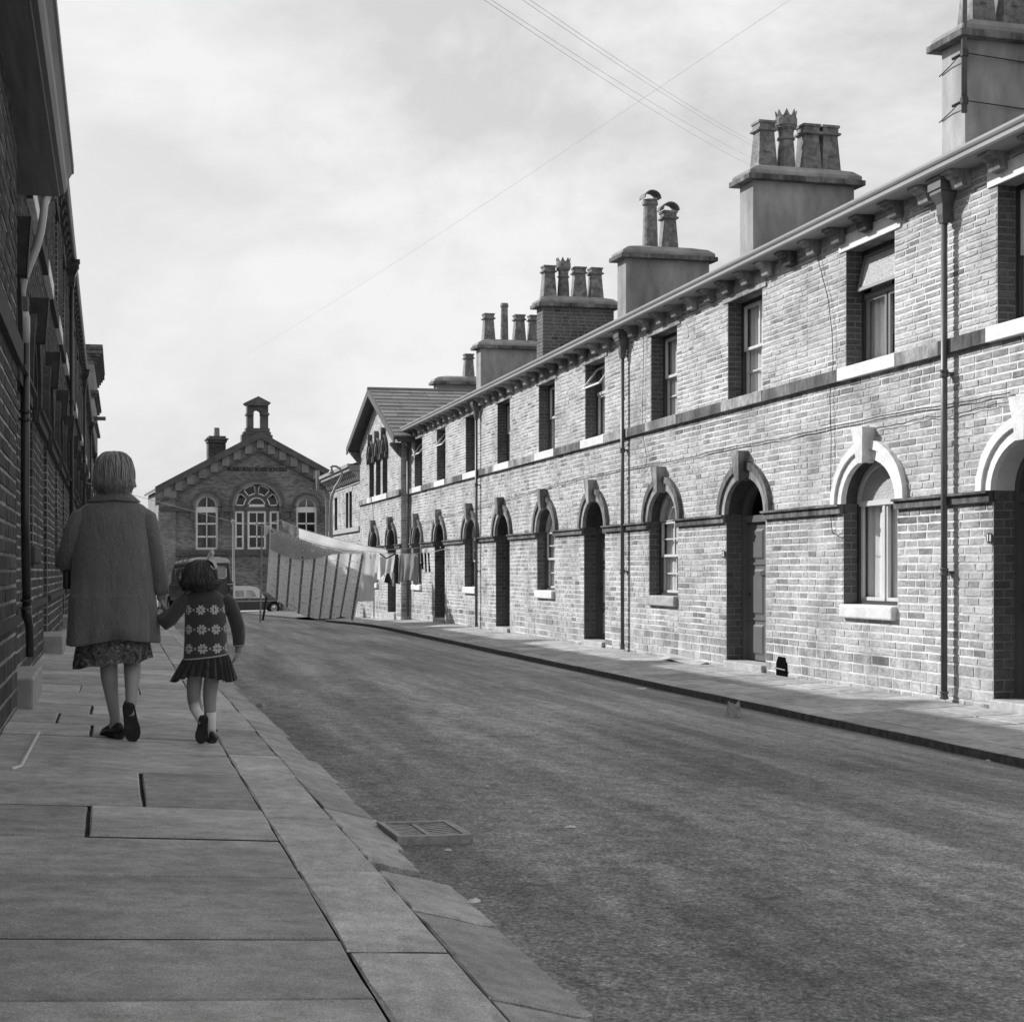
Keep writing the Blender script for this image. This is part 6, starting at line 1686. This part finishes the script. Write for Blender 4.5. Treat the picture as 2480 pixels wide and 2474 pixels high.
    for yy in (.22, W_ - .22):
        q = MB(); q.tube([(x1 - .03, Yc + yy, g + .62), (x1 + .03, Yc + yy, g + .62)], .09, 14); q.build('headlight', M_lens, H)
    def MM(x, y, z): return (x, y, z)
    for cx in (wx, wx0):
        wheel(H, (cx, Yc + .01, g + .30), .30, .17, MM, 'y'); wheel(H, (cx, Yc + W_ - .01, g + .30), .30, -.17, MM, 'y')
car()

# ------------------------------------------------------------------ people
M_skin = mat('bare_skin', .30, .55, .35, .06, 30, coords='obj'); M_legs = mat('stockinged_legs', .32, .5, .35, .05, 20, coords='obj')
M_shoe = mat('black_leather', .018, .35, .5); M_sole = mat('worn_sole', .035, .8, .2, .3, 40, coords='obj'); M_sock = mat('white_sock', .75, .9, .1, .04, 60, .3, 150, coords='obj')
def wool(name, v, sc_=160):
    m = mat(name, v, .95, .08, .2, sc_, .4, sc_, sheen=.35, noise2=.08, n2scale=5, coords='obj')
    t = m.node_tree; b = t.nodes['Principled BSDF']; prev = b.inputs['Normal'].links[0].from_socket
    tc_ = t.nodes.new('ShaderNodeTexCoord'); mm = t.nodes.new('ShaderNodeMapping'); mm.inputs['Scale'].default_value = (1.5, 1.5, .55)
    n = t.nodes.new('ShaderNodeTexNoise'); n.inputs['Scale'].default_value = 9; n.inputs['Detail'].default_value = 3; n.inputs['Distortion'].default_value = .6
    bp = t.nodes.new('ShaderNodeBump'); bp.inputs['Strength'].default_value = .55; bp.inputs['Distance'].default_value = .035
    t.links.new(tc_.outputs['Object'], mm.inputs[0]); t.links.new(mm.outputs[0], n.inputs['Vector']); t.links.new(n.outputs['Fac'], bp.inputs['Height']); t.links.new(prev, bp.inputs['Normal']); t.links.new(bp.outputs[0], b.inputs['Normal'])
    return m
M_coat = wool('grey_wool_coat', .155, 110); M_knit = None
def skin_body(name, chains, parent, loc, m, sub=2):
    """one continuous figure grown over a skeleton; chains: list of lists of (key, pos, radius); first chain holds the root"""
    idx = {}; vs = []; rad = []; ed = []; roots = []
    for ch in chains:
        prev = None
        for j, (key, pos, r) in enumerate(ch):
            if key in idx: i = idx[key]
            else:
                i = len(vs); idx[key] = i; vs.append(pos); rad.append(r)
                if j == 0: roots.append(i)
            if prev is not None: ed.append((prev, i))
            prev = i
    me = bpy.data.meshes.new(name); me.from_pydata(vs, ed, []); me.materials.append(m)
    o = bpy.data.objects.new(name, me); sc.collection.objects.link(o)
    md = o.modifiers.new('skin', 'SKIN'); md.use_smooth_shade = True; md.branch_smoothing = .6
    sv = me.skin_vertices[0].data if me.skin_vertices else None
    if sv is None:
        me.attributes.new('dummy', 'FLOAT', 'POINT')
    for i, r in enumerate(rad):
        d = me.skin_vertices[0].data[i]; d.radius = r if isinstance(r, tuple) else (r, r); d.use_root = i in roots
    s2 = o.modifiers.new('sub', 'SUBSURF'); s2.levels = sub; s2.render_levels = sub
    o.parent = parent
    return o
def fingers(chains, tag_, palm, d, side, n, L_=.075, r=.008, curl=.5):
    """four fingers and a thumb growing out of a palm: palm centre, pointing direction d, sideways axis, palm normal n (curl towards n)"""
    d = Vector(d).normalized(); side = Vector(side).normalized(); n = Vector(n).normalized(); palm = Vector(palm); W_ = L_ * .28
    for k, (o_, l_) in enumerate(((-1.5, .78), (-.5, .98), (.5, 1.0), (1.5, .86))):
        p0 = palm + side * o_ * W_ * .85 - d * .01; pts = [p0]; a = 0.15
        for s_ in (.3, .42, .32, .26):
            v = d * math.cos(a) + n * math.sin(a); pts.append(pts[-1] + v * L_ * l_ * s_); a += curl
        chains.append([('%s%d%d' % (tag_, k, j), tuple(p), r * (1.1 - .09 * j)) for j, p in enumerate(pts)])
    p0 = palm - side * W_ * 1.3 - d * L_ * .45
    pts = [p0, p0 - side * L_ * .22 + d * L_ * .22, p0 - side * L_ * .30 + d * L_ * .55 + n * L_ * .15, p0 - side * L_ * .24 + d * L_ * .8 + n * L_ * .3]
    chains.append([('%st%d' % (tag_, j), tuple(p), r * (1.25 - .12 * j)) for j, p in enumerate(pts)])
def shoe(parent, heel, fwd, up, L_=.24, w_=.04, h=.06, closed=.6, heelh=.02, name='shoe', strap=False):
    fwd = Vector(fwd).normalized(); up = Vector(up); up = (up - fwd * up.dot(fwd)).normalized(); sd = fwd.cross(up).normalized(); heel = Vector(heel)
    P = lambda x, y, z: tuple(heel + sd * x + fwd * y + up * z)
    out = [(0.02, .55), (.10, .75), (.25, .78), (.45, .80), (.65, 1.0), (.8, .98), (.92, .72), (.985, .35)]
    rg_ = []
    for y, k in out:
        hh = h * (1.0 if y < .15 else (.9 if y < .4 else (.95 if y < .55 else (.75 if y < .8 else .5))))
        rg_.append([P(w_ * k * math.cos(a) * (1 if math.sin(a) < .3 else .85), y * L_, .008 + hh * max(0, math.sin(a)) ** .6 + heelh * (1 - y)) for a in [2 * math.pi * j / 14 for j in range(14)]])
    mb = MB(); mb.rings(rg_); o = mb.build(name, M_shoe, parent, smooth=True)
    mb = MB(); n_ = 20; bot = []; top = []
    for j in range(n_):
        a = 2 * math.pi * j / n_; y = .5 - .5 * math.cos(a); k = 0
        for (ya, ka), (yb, kb_) in zip([(0, .1)] + out, out + [(1.0, .1)]):
            if ya <= y <= yb: k = ka + (kb_ - ka) * (y - ya) / (yb - ya + 1e-9)
        x = w_ * 1.05 * max(k, .18) * (1 if math.sin(a) >= 0 else -1) * min(1, abs(math.sin(a)) * 4)
        bot.append(P(x, y * L_, heelh * (1 - y) * .3)); top.append(P(x, y * L_, .012 + heelh * (1 - y)))
    mb.rings([bot, top]); mb.build('sole', M_sole, o)
    mb = MB(); mb.rings([[P(w_ * .6 * math.cos(a), L_ * .13 + w_ * .8 * math.sin(a), z) for a in [2 * math.pi * j / 10 for j in range(10)]] for z in (-heelh * .25 - .004, heelh)]); mb.build('heel', M_sole, o)
    return o
def hair(parent, c, prof, m, n=520, seed=1, name='hair', flip=.02, ry=.95, part=(0, .02)):
    """c: centre; prof: list of (z, half width, front depth factor) bottom to top"""
    rnd = random.Random(seed); c = Vector(c)
    def rad(z):
        for (za, ra), (zb, rb) in zip(prof[:-1], prof[1:]):
            if za <= z <= zb: t = (z - za) / (zb - za); return ra + (rb - ra) * t
        return prof[0][1] if z < prof[0][0] else 0
    mb = MB(); N = 36; rows = []
    zs_ = [prof[0][0] + (prof[-1][0] - prof[0][0]) * (1 - (1 - j / 16) ** 1.7) for j in range(17)]
    for z in zs_:
        r_ = max(rad(z) - .007, .002)
        rows.append([(c.x + r_ * math.cos(a) * (1 + .03 * math.sin(a * 7 + z * 40)), c.y + r_ * ry * math.sin(a) * (1 + .03 * math.sin(a * 9)), z) for a in [2 * math.pi * k / N for k in range(N)]])
    mb.rings(rows); o = mb.build(name, m, parent, smooth=True)
    st = MB(); z1 = prof[-1][0]; z0 = prof[0][0]
    for i in range(n):
        a = rnd.uniform(0, 2 * math.pi); 
        if 60 < math.degrees(a) < 120 and rnd.random() < .7: continue       # face side thinner
        pts = []; tw = rnd.gauss(.12, .28); end = rnd.uniform(-.02, .03); st_ = rnd.uniform(0, .35); out_ = rnd.uniform(-.004, .007) + (rnd.uniform(0, .014) if rnd.random() < .06 else 0); fl = rnd.uniform(-.6, 1.3) * flip; wv_ = rnd.uniform(0, 6); wa = rnd.uniform(.0, .003)
        for j in range(8):
            t = st_ + (1 - st_) * j / 7; z = z1 - .004 - (z1 - z0 - end) * (1 - math.cos(t * math.pi / 2)) ** .85
            r_ = rad(max(z, z0)) + out_ + (fl * max(0, t - .82) / .18 if t > .82 else 0); aa = a + tw * t + wa * 8 * math.sin(wv_ + t * 9); r_ += wa * math.sin(wv_ * 2 + t * 11)
            pts.append((c.x + part[0] * (1 - t) ** 2 + r_ * math.cos(aa), c.y + r_ * ry * math.sin(aa), z))
        st.tube(pts, [.002, .003, .0036, .0036, .0036, .003, .0024, .0008], 3, tone=rnd.random(), cap=False)
    st.build('strands', m, o, kind='stuff', smooth=True)
    return o
def hair_mat(name, v):
    m, t, b = newmat(name); a = t.nodes.new('ShaderNodeAttribute'); a.attribute_name = 'tone'
    r = t.nodes.new('ShaderNodeMapRange'); r.inputs[3].default_value = v * .65; r.inputs[4].default_value = v * 1.4; t.links.new(a.outputs['Fac'], r.inputs[0]); t.links.new(r.outputs[0], b.inputs['Base Color'])
    b.inputs['Roughness'].default_value = .42; b.inputs['Specular IOR Level'].default_value = .4
    return m
def coat_rings(spec, N=48, fold=(5, .0), ph=0.0, hem=None):
    out = []
    for i, (z, cx, cy, rx, ry_, f) in enumerate(spec):
        row = []
        for k in range(N):
            a = 2 * math.pi * k / N; q = 1 + f * math.sin(fold[0] * a + ph + z) + f * .5 * math.sin(fold[0] * 2.3 * a + 1.3 * ph)
            e = .88 if z < 1.15 else 1.0
            q += .035 * min(1, f * 60) * noise.noise((math.cos(a) * 1.6 + 9, math.sin(a) * 1.6, z * 2.2 + ph)) + .012 * min(1, f * 60) * noise.noise((math.cos(a) * 4, math.sin(a) * 4 + 5, z * 7))
            ca, sa = math.cos(a), math.sin(a)
            x = cx + rx * q * math.copysign(abs(ca) ** e, ca); y = cy + ry_ * q * math.copysign(abs(sa) ** e, sa)
            row.append((x, y, z + (hem(x, y) * max(0, 1 - i / 3) if hem else 0)))
        out.append(row)
    return out
def loc_frame(H):                       # children of people are modelled in the person's own frame
    H['_o'] = (0, 0, 0)
def person(label, px, py):
    p = hitF(px, py, gL); H = bpy.data.objects.new('person', None); sc.collection.objects.link(H); H.location = p; tag(H, label, 'person'); return H

# --- woman
Wm = person('woman walking away in loose grey coat over a patterned dress', 276, 1786)
Wm.scale = (.975, .975, .975)
hm = hair_mat('grey_brown_hair', .28)
ch = [[('pel', (-.01, 0, .84), .12), ('sp', (-.01, 0, 1.0), .11), ('ch', (0, 0, 1.2), .12), ('nk0', (0, .01, 1.33), .055), ('nk', (0, .015, 1.39), .048), ('h0', (0, .03, 1.45), (.066, .07)), ('h1', (0, .03, 1.52), (.074, .085)), ('h2', (0, .03, 1.575), (.055, .06))],
      [('h1', None, 0), ('ns', (0, .115, 1.49), .012), ('ns2', (0, .128, 1.475), .008)],
      [('ch', None, 0), ('ls', (-.15, 0, 1.28), .055), ('le', (-.25, .0, 1.05), .040), ('lw', (-.22, .19, .95), .026), ('lh', (-.20, .25, .94), (.034, .018))],
      [('ch', None, 0), ('rs', (.15, 0, 1.28), .055), ('re', (.24, -.01, 1.03), .040), ('rw', (.262, .02, .805), .026), ('rh', (.262, .03, .76), (.018, .034))],
      [('pel', None, 0), ('lhip', (-.08, 0, .78), .085), ('lk', (-.028, .02, .46), .052), ('lc', (-.028, -.005, .36), .053), ('lc2', (-.012, 0, .24), .040), ('la', (.008, .0, .10), .030), ('lf', (-.01, .03, .045), .027)],
      [('pel', None, 0), ('rhip', (.08, 0, .78), .085), ('rk', (.098, .03, .46), .052), ('rc', (.100, -.05, .37), .050), ('rc2', (.095, -.12, .28), .038), ('ra', (.090, -.17, .195), .029), ('rf', (.092, -.165, .14), .026)]]
fingers(ch, 'wl', (-.19, .28, .94), (.2, 1, -.1), (.0, .1, 1), (1, -.2, 0), .07, .0085, .35)
fingers(ch, 'wr', (.265, .035, .745), (.0, .1, -1), (0, 1, .05), (1, 0, -.1), .075, .0085, .55)
for c_ in ch:
    for j, (k_, p_, r_) in enumerate(c_):
        pass
skin_body('body', ch, Wm, None, M_legs, 2)
M_legs.node_tree.nodes['Principled BSDF'].inputs['Subsurface Weight'].default_value = .05
hemf = lambda x, y: (.040 * (1 - min(1, abs(x - .03) / .22)) if y < 0 else 0) - .004
spec = [(.535, -.012, 0, .250, .165, .055), (.545, -.012, 0, .252, .167, .055), (.62, -.012, 0, .249, .165, .045), (.72, -.012, 0, .242, .160, .032), (.80, -.013, 0, .239, .156, .016), (.812, -.013, 0, .236, .153, .014), (.818, -.013, 0, .230, .148, .014), (.90, -.012, 0, .226, .146, .012), (1.0, -.010, 0, .221, .142, .010), (1.1, -.008, 0, .212, .138, .006), (1.2, -.004, 0, .206, .130, .004), (1.25, -.002, 0, .200, .118, .0), (1.29, 0, 0, .188, .102, 0), (1.315, 0, .0, .160, .088, 0), (1.335, 0, .0, .120, .080, 0), (1.352, 0, .005, .088, .070, 0), (1.37, 0, .01, .060, .055, 0)]
mb = MB(); rr_ = coat_rings(spec, 60, (5, 0), .6, hemf)
mb.rings([[(q[0] * .97, q[1] * .97, q[2] + .02) for q in rr_[0]]] + rr_, cap=False)
ct = mb.build('coat', M_coat, Wm, smooth=True)
mb = MB(); mb.tube([(-.135, 0, 1.268), (-.175, 0, 1.235), (-.212, -.005, 1.16), (-.240, -.005, 1.07), (-.258, .03, 1.01), (-.25, .10, .97), (-.235, .17, .95)], [.050, .066, .062, .057, .056, .052, .052], 18); mb.build('sleeve', M_coat, ct, smooth=True)
mb = MB(); mb.tube([(.135, 0, 1.268), (.172, 0, 1.235), (.203, -.008, 1.15), (.228, -.01, 1.03), (.245, .0, .92), (.258, .015, .835), (.260, .018, .808)], [.050, .066, .060, .054, .050, .046, .044], 18); mb.build('sleeve', M_coat, ct, smooth=True)
mb = MB(); cr_ = []
for (z, rx, ry_, dz) in ((1.385, .052, .05, .012), (1.402, .062, .058, .006), (1.395, .075, .066, .004), (1.372, .115, .085, 0), (1.348, .145, .098, 0), (1.340, .144, .096, 0), (1.345, .12, .08, 0)):
    cr_.append([(rx * math.cos(a), .008 + ry_ * math.sin(a), z + dz - .012 * abs(math.cos(a)) * (rx / .14)) for a in [2 * math.pi * k / 40 for k in range(40)]])
mb.rings(cr_, cap=False); mb.build('collar', M_coat, ct, smooth=True)
M_dress = None
def dress_mat():
    m, t, b = newmat('swirl_patterned_dress'); Lk = t.links.new; b.inputs['Roughness'].default_value = .85
    tc_ = t.nodes.new('ShaderNodeTexCoord'); n = t.nodes.new('ShaderNodeTexNoise'); n.inputs['Scale'].default_value = 13; n.inputs['Detail'].default_value = 2; n.inputs['Distortion'].default_value = 3.5; Lk(tc_.outputs['Object'], n.inputs['Vector'])
    r = t.nodes.new('ShaderNodeValToRGB'); e = r.color_ramp.elements; e[0].position = .38; e[0].color = g3(.018); e[1].position = .68; e[1].color = g3(.26)
    for p_, v_ in ((.47, .10), (.50, .03), (.56, .18), (.6, .05)): q = e.new(p_); q.color = g3(v_)
    Lk(n.outputs['Fac'], r.inputs[0]); Lk(r.outputs[0], b.inputs['Base Color']); return m
sp2 = [(.425, -.012, .0, .212, .145, .05), (.45, -.012, 0, .210, .143, .05), (.52, -.01, 0, .20, .137, .035), (.62, -.01, 0, .185, .13, .015)]
mb = MB(); mb.rings(coat_rings(sp2, 60, (7, 0), 1.1, lambda x, y: (.018 * x / .2) + .006 * math.sin(x * 40)), cap=False); mb.build('dress', dress_mat(), Wm, smooth=True)
shoe(Wm, (.035, -.055, .0), (-.42, 1, 0), (0, 0, 1), .235, .042, .062, heelh=.022)
shoe(Wm, (.075, -.205, .215), (.14, .30, -1), (.0, 1, .30), .235, .043, .055, heelh=.018)
hair(Wm, (.002, .012, 0), [(1.398, .062), (1.415, .086), (1.44, .098), (1.47, .098), (1.52, .096), (1.555, .088), (1.575, .080), (1.592, .068), (1.606, .053), (1.615, .037), (1.620, .020), (1.622, .004)], hm, 3000, 3, flip=.026, ry=.98)
mb = MB(); mb.tube([(-.235, .17, .955), (-.215, .235, .945)], [.03, .026], 10); 
bag = MB(); M_ = lambda x, y, z: tuple(Vector(Wm.location) + Vector((x, y, z)) * .975)
bag.box(-.275, -.235, .02, .30, .84, .95, M=M_); bo_ = bag.build('handbag', M_shoe, None, bevel=.012); tag(bo_, 'black handbag tucked under the left forearm of the woman', 'handbag')
hd = MB(); hd.tube([M_(-.255, .08, .945), M_(-.25, .10, 1.0), M_(-.25, .20, 1.0), M_(-.255, .24, .945)], .007, 6); hd.build('handle', M_shoe, bo_)

# --- child
Cd = person('small girl in flower-patterned jumper and pleated skirt', 498, 1797)
hc = hair_mat('dark_brown_child_hair', .055)
# where the two hands meet, in the child's frame
hand_w = Vector(Wm.location) + Vector((.268, .035, .715)) * .975; hm_ = hand_w - Vector(Cd.location)
ch = [[('pel', (0, 0, .47), .085), ('sp', (0, 0, .60), .08), ('ch', (0, 0, .74), .08), ('nk0', (0, .0, .83), .036), ('nk', (-.01, .005, .862), .032), ('h0', (-.02, .02, .90), (.052, .058)), ('h1', (-.028, .02, .94), (.060, .068)), ('h2', (-.03, .015, .975), (.045, .05))],
      [('h1', None, 0), ('ns', (-.02, .09, .915), .009), ('ns2', (-.02, .098, .908), .006)],
      [('ch', None, 0), ('ls', (-.10, 0, .80), .036), ('le', (-.195, -.02, .685), .028), ('lw', (hm_.x + .03, hm_.y, hm_.z + .0), .018), ('lh', (hm_.x + .008, hm_.y, hm_.z + .008), (.016, .022))],
      [('ch', None, 0), ('rs', (.10, 0, .80), .036), ('re', (.178, -.01, .645), .028), ('rw', (.183, .03, .508), .018), ('rh', (.180, .035, .485), (.013, .023))],
      [('pel', None, 0), ('lhip', (-.052, 0, .43), .055), ('lk', (-.066, .03, .265), .040), ('lc', (-.060, -.03, .215), .040), ('la', (-.030, -.115, .150), .024), ('lf', (-.022, -.12, .115), .021)],
      [('pel', None, 0), ('rhip', (.045, 0, .43), .055), ('rk', (.022, .02, .26), .041), ('rc', (.024, -.0, .19), .038), ('ra', (.030, .0, .085), .025), ('rf', (.032, .025, .04), .022)]]
fingers(ch, 'cl', (hm_.x + .0, hm_.y, hm_.z + .012), (-.7, .0, .7), (0, 1, 0), (-.5, 0, -.7), .045, .0062, .5)
fingers(ch, 'cr', (.178, .037, .473), (-.18, .05, -1), (.3, 1, 0), (-1, .2, -.2), .05, .006, .3)
skin_body('body', ch, Cd, None, M_skin, 2)
def knit_mat():
    m, t, b = newmat('flower_knit'); Lk = t.links.new
    b.inputs['Roughness'].default_value = .95; b.inputs['Specular IOR Level'].default_value = .08; b.inputs['Sheen Weight'].default_value = .3
    tc_ = t.nodes.new('ShaderNodeTexCoord'); sp = t.nodes.new('ShaderNodeSeparateXYZ'); Lk(tc_.outputs['Object'], sp.inputs[0])
    def mth(op, a, b_=None, cl=False):
        q = t.nodes.new('ShaderNodeMath'); q.operation = op; q.use_clamp = cl
        for i, x in enumerate((a, b_)):
            if x is None: continue
            if isinstance(x, (int, float)): q.inputs[i].default_value = x
            else: Lk(x, q.inputs[i])
        return q.outputs[0]
    # wrap round the body: use the angle about the vertical axis times a nominal radius
    uu = mth('MULTIPLY', mth('ARCTAN2', sp.outputs[0], mth('MULTIPLY', sp.outputs[1], -1.25)), .110)
    zz = sp.outputs[2]
    # stitches: quantise to knit cells
    q_ = .0026
    ux = mth('MULTIPLY', mth('FLOOR', mth('DIVIDE', uu, q_)), q_); zx = mth('MULTIPLY', mth('FLOOR', mth('DIVIDE', zz, q_)), q_)
    mask = None
    for zc, off in ((.742, .006), (.634, .012), (.528, .018)):
        cu = mth('SUBTRACT', mth('MODULO', mth('ADD', mth('SUBTRACT', ux, off), 4.09), .0818), .0409)
        cz = mth('SUBTRACT', zx, mth('ADD', zc, 0))
        r = mth('SQRT', mth('ADD', mth('POWER', cu, 2.0), mth('POWER', cz, 2.0)))
        th = mth('ARCTAN2', cz, cu)
        pet = mth('ABSOLUTE', mth('SINE', mth('MULTIPLY', th, 4.0)))
        lobe = mth('LESS_THAN', r, mth('ADD', .010, mth('MULTIPLY', mth('POWER', pet, .5), .0185)))
        body = mth('MULTIPLY', lobe, mth('MULTIPLY', mth('GREATER_THAN', r, .0055), mth('GREATER_THAN', pet, .22)))
        # little cross between the flowers
        cu2 = mth('SUBTRACT', mth('MODULO', mth('ADD', mth('SUBTRACT', ux, off + .0409), 4.09), .0818), .0409)
        xx_ = mth('LESS_THAN', mth('ABSOLUTE', mth('SUBTRACT', mth('ABSOLUTE', cu2), mth('ABSOLUTE', cz))), .0022)
        near_ = mth('LESS_THAN', mth('ADD', mth('ABSOLUTE', cu2), mth('ABSOLUTE', cz)), .012)
        m2 = mth('MAXIMUM', body, mth('MULTIPLY', xx_, near_))
        mask = m2 if mask is None else mth('MAXIMUM', mask, m2)
    n = t.nodes.new('ShaderNodeTexNoise'); n.inputs['Scale'].default_value = 220; n.inputs['Detail'].default_value = 3; Lk(tc_.outputs['Object'], n.inputs['Vector'])
    r_ = t.nodes.new('ShaderNodeMapRange'); r_.inputs[1].default_value = .35; r_.inputs[2].default_value = .65; r_.inputs[3].default_value = .7; r_.inputs[4].default_value = 1.3; Lk(n.outputs['Fac'], r_.inputs[0])
    base = mth('ADD', .062, mth('MULTIPLY', mask, .5)); Lk(mth('MULTIPLY', base, r_.outputs[0]), b.inputs['Base Color'])
    bp = t.nodes.new('ShaderNodeBump'); bp.inputs['Strength'].default_value = .5; bp.inputs['Distance'].default_value = .003
    wv = t.nodes.new('ShaderNodeTexWave'); wv.bands_direction = 'X'; wv.inputs['Scale'].default_value = 95; wv.inputs['Distortion'].default_value = 2; Lk(tc_.outputs['Object'], wv.inputs['Vector'])
    Lk(mth('ADD', wv.outputs['Fac'], n.outputs['Fac']), bp.inputs['Height']); Lk(bp.outputs['Normal'], b.inputs['Normal'])
    return m
M_jump = wool('dark_knit', .062, 220); M_fk = knit_mat(); M_edge = mat('pale_knit_edge', .42, .9, .1, .2, 200, coords='obj')
sl_ = lambda x, y: .10 * x
spj = [(.478, 0, 0, .120, .088, .01), (.49, 0, 0, .119, .088, .01), (.56, 0, 0, .116, .086, .008), (.64, 0, 0, .114, .084, .006), (.72, -.002, 0, .112, .082, .003), (.78, -.003, 0, .112, .078, 0), (.815, -.005, 0, .104, .068, 0), (.838, -.008, 0, .078, .054, 0), (.852, -.009, .002, .050, .045, 0), (.866, -.01, .004, .040, .040, 0)]
mb = MB(); mb.rings(coat_rings(spj, 48, (4, 0), .4, sl_), cap=False); ju = mb.build('jumper', M_fk, Cd, smooth=True)
for (pts_, rr) in (([(-.095, 0, .802), (-.13, -.005, .775), (-.165, -.012, .73), (-.195, -.02, .69), (-.215, -.015, .675), (-.235, -.0, .69), (hm_.x + .045, hm_.y - .0, hm_.z - .010)], [.040, .044, .042, .042, .043, .036, .028]),
                   ([(.095, 0, .802), (.128, -.004, .772), (.155, -.008, .71), (.175, -.010, .645), (.183, .005, .585), (.184, .022, .535)], [.040, .043, .040, .040, .036, .031])):
    q = MB(); q.tube(pts_, rr, 16); q.build('sleeve', M_jump, ju, smooth=True)
q = MB(); q.tube([(.184, .018, .548), (.184, .020, .543)], .0345, 16); q.build('cuff_edge', M_edge, ju)
q = MB(); ring_ = coat_rings(spj[:1], 48, (4, 0), .4, sl_)[0]; q.tube([(p[0] * 1.01, p[1] * 1.01, p[2] + .002) for p in ring_ + ring_[:1]], .0042, 6, cap=False); q.build('hem_edge', M_edge, ju)
q = MB(); q.tube([(-.009 + .042 * math.cos(a), .003 + .042 * math.sin(a), .862) for a in [2 * math.pi * k / 24 for k in range(25)]], .0045, 6, cap=False); q.build('neck_edge', M_edge, ju)
# pleated skirt
mb = MB(); rows = []
for j in range(9):
    t = j / 8; z = .485 - .125 * t; row = []
    for k in range(144):
        a = 2 * math.pi * k / 144; f_ = .05 + .06 * t; e = 1 + f_ * math.sin(24 * a + .8 * math.sin(3 * a)) + .05 * t * math.sin(5 * a + 1)
        rx = .116 + .050 * t ** .8; ry_ = .086 + .045 * t
        x = (-.014 * t) + rx * e * math.cos(a); y = ry_ * e * math.sin(a)
        row.append((x, y, z + .10 * x * (1 - t) - (.022 * t * math.sin(a * 2 + 2.2) if True else 0) + .004 * t * math.sin(24 * a)))
    rows.append(row)
mb.rings(rows, cap=False); mb.build('pleated_skirt', wool('dark_pleated_wool', .032, 180), Cd, smooth=True)
q = MB(); q.tube([(-.060, -.04, .212), (-.049, -.075, .182), (-.032, -.112, .150), (-.024, -.122, .125)], [.034, .031, .027, .024], 14); q.build('sock', M_sock, Cd, smooth=True)
q = MB(); q.tube([(.026, 0, .168), (.028, .0, .13), (.030, .0, .09), (.031, .005, .05)], [.033, .030, .027, .026], 14); q.build('sock', M_sock, Cd, smooth=True)
shoe(Cd, (.034, -.04, .0), (.05, 1, 0), (0, 0, 1), .165, .030, .048, heelh=.010)
shoe(Cd, (-.018, -.150, .165), (-.09, .32, -1), (0, 1, .3), .165, .033, .048, heelh=.010)
for (a_, b_) in (((.0, .02, .062), (.066, .02, .058)),):
    q = MB(); q.tube([a_, (.032, .045, .078), b_], .005, 6); q.build('shoe_strap', M_shoe, Cd)
hair(Cd, (-.030, .008, 0), [(.864, .056), (.88, .080), (.90, .084), (.934, .082), (.965, .074), (.985, .064), (.999, .052), (1.010, .037), (1.016, .025), (1.020, .013), (1.021, .003)], hc, 2200, 8, flip=.036, ry=.95, part=(.01, 0))
# hair ribbon
M_rib = translucent(mat('pale_ribbon', .6, .6, .3, .1, 40, coords='obj'), .35)
rb = MB()
for (sx, pts_) in ((1, [(.00, -.02, 1.015), (.010, -.03, 1.045), (.022, -.03, 1.072), (.034, -.02, 1.050), (.018, -.015, 1.018)]), (1, [(.012, -.03, 1.018), (.035, -.05, 1.005), (.048, -.055, .975), (.040, -.06, .962), (.020, -.055, .985)])):
    rb.rings([[(p[0], p[1] - .001, p[2]), (p[0] + .018, p[1] + .030, p[2] + .004)] for p in pts_], cap=False, close=False)
rb.build('hair_ribbon', M_rib, Cd, smooth=True)
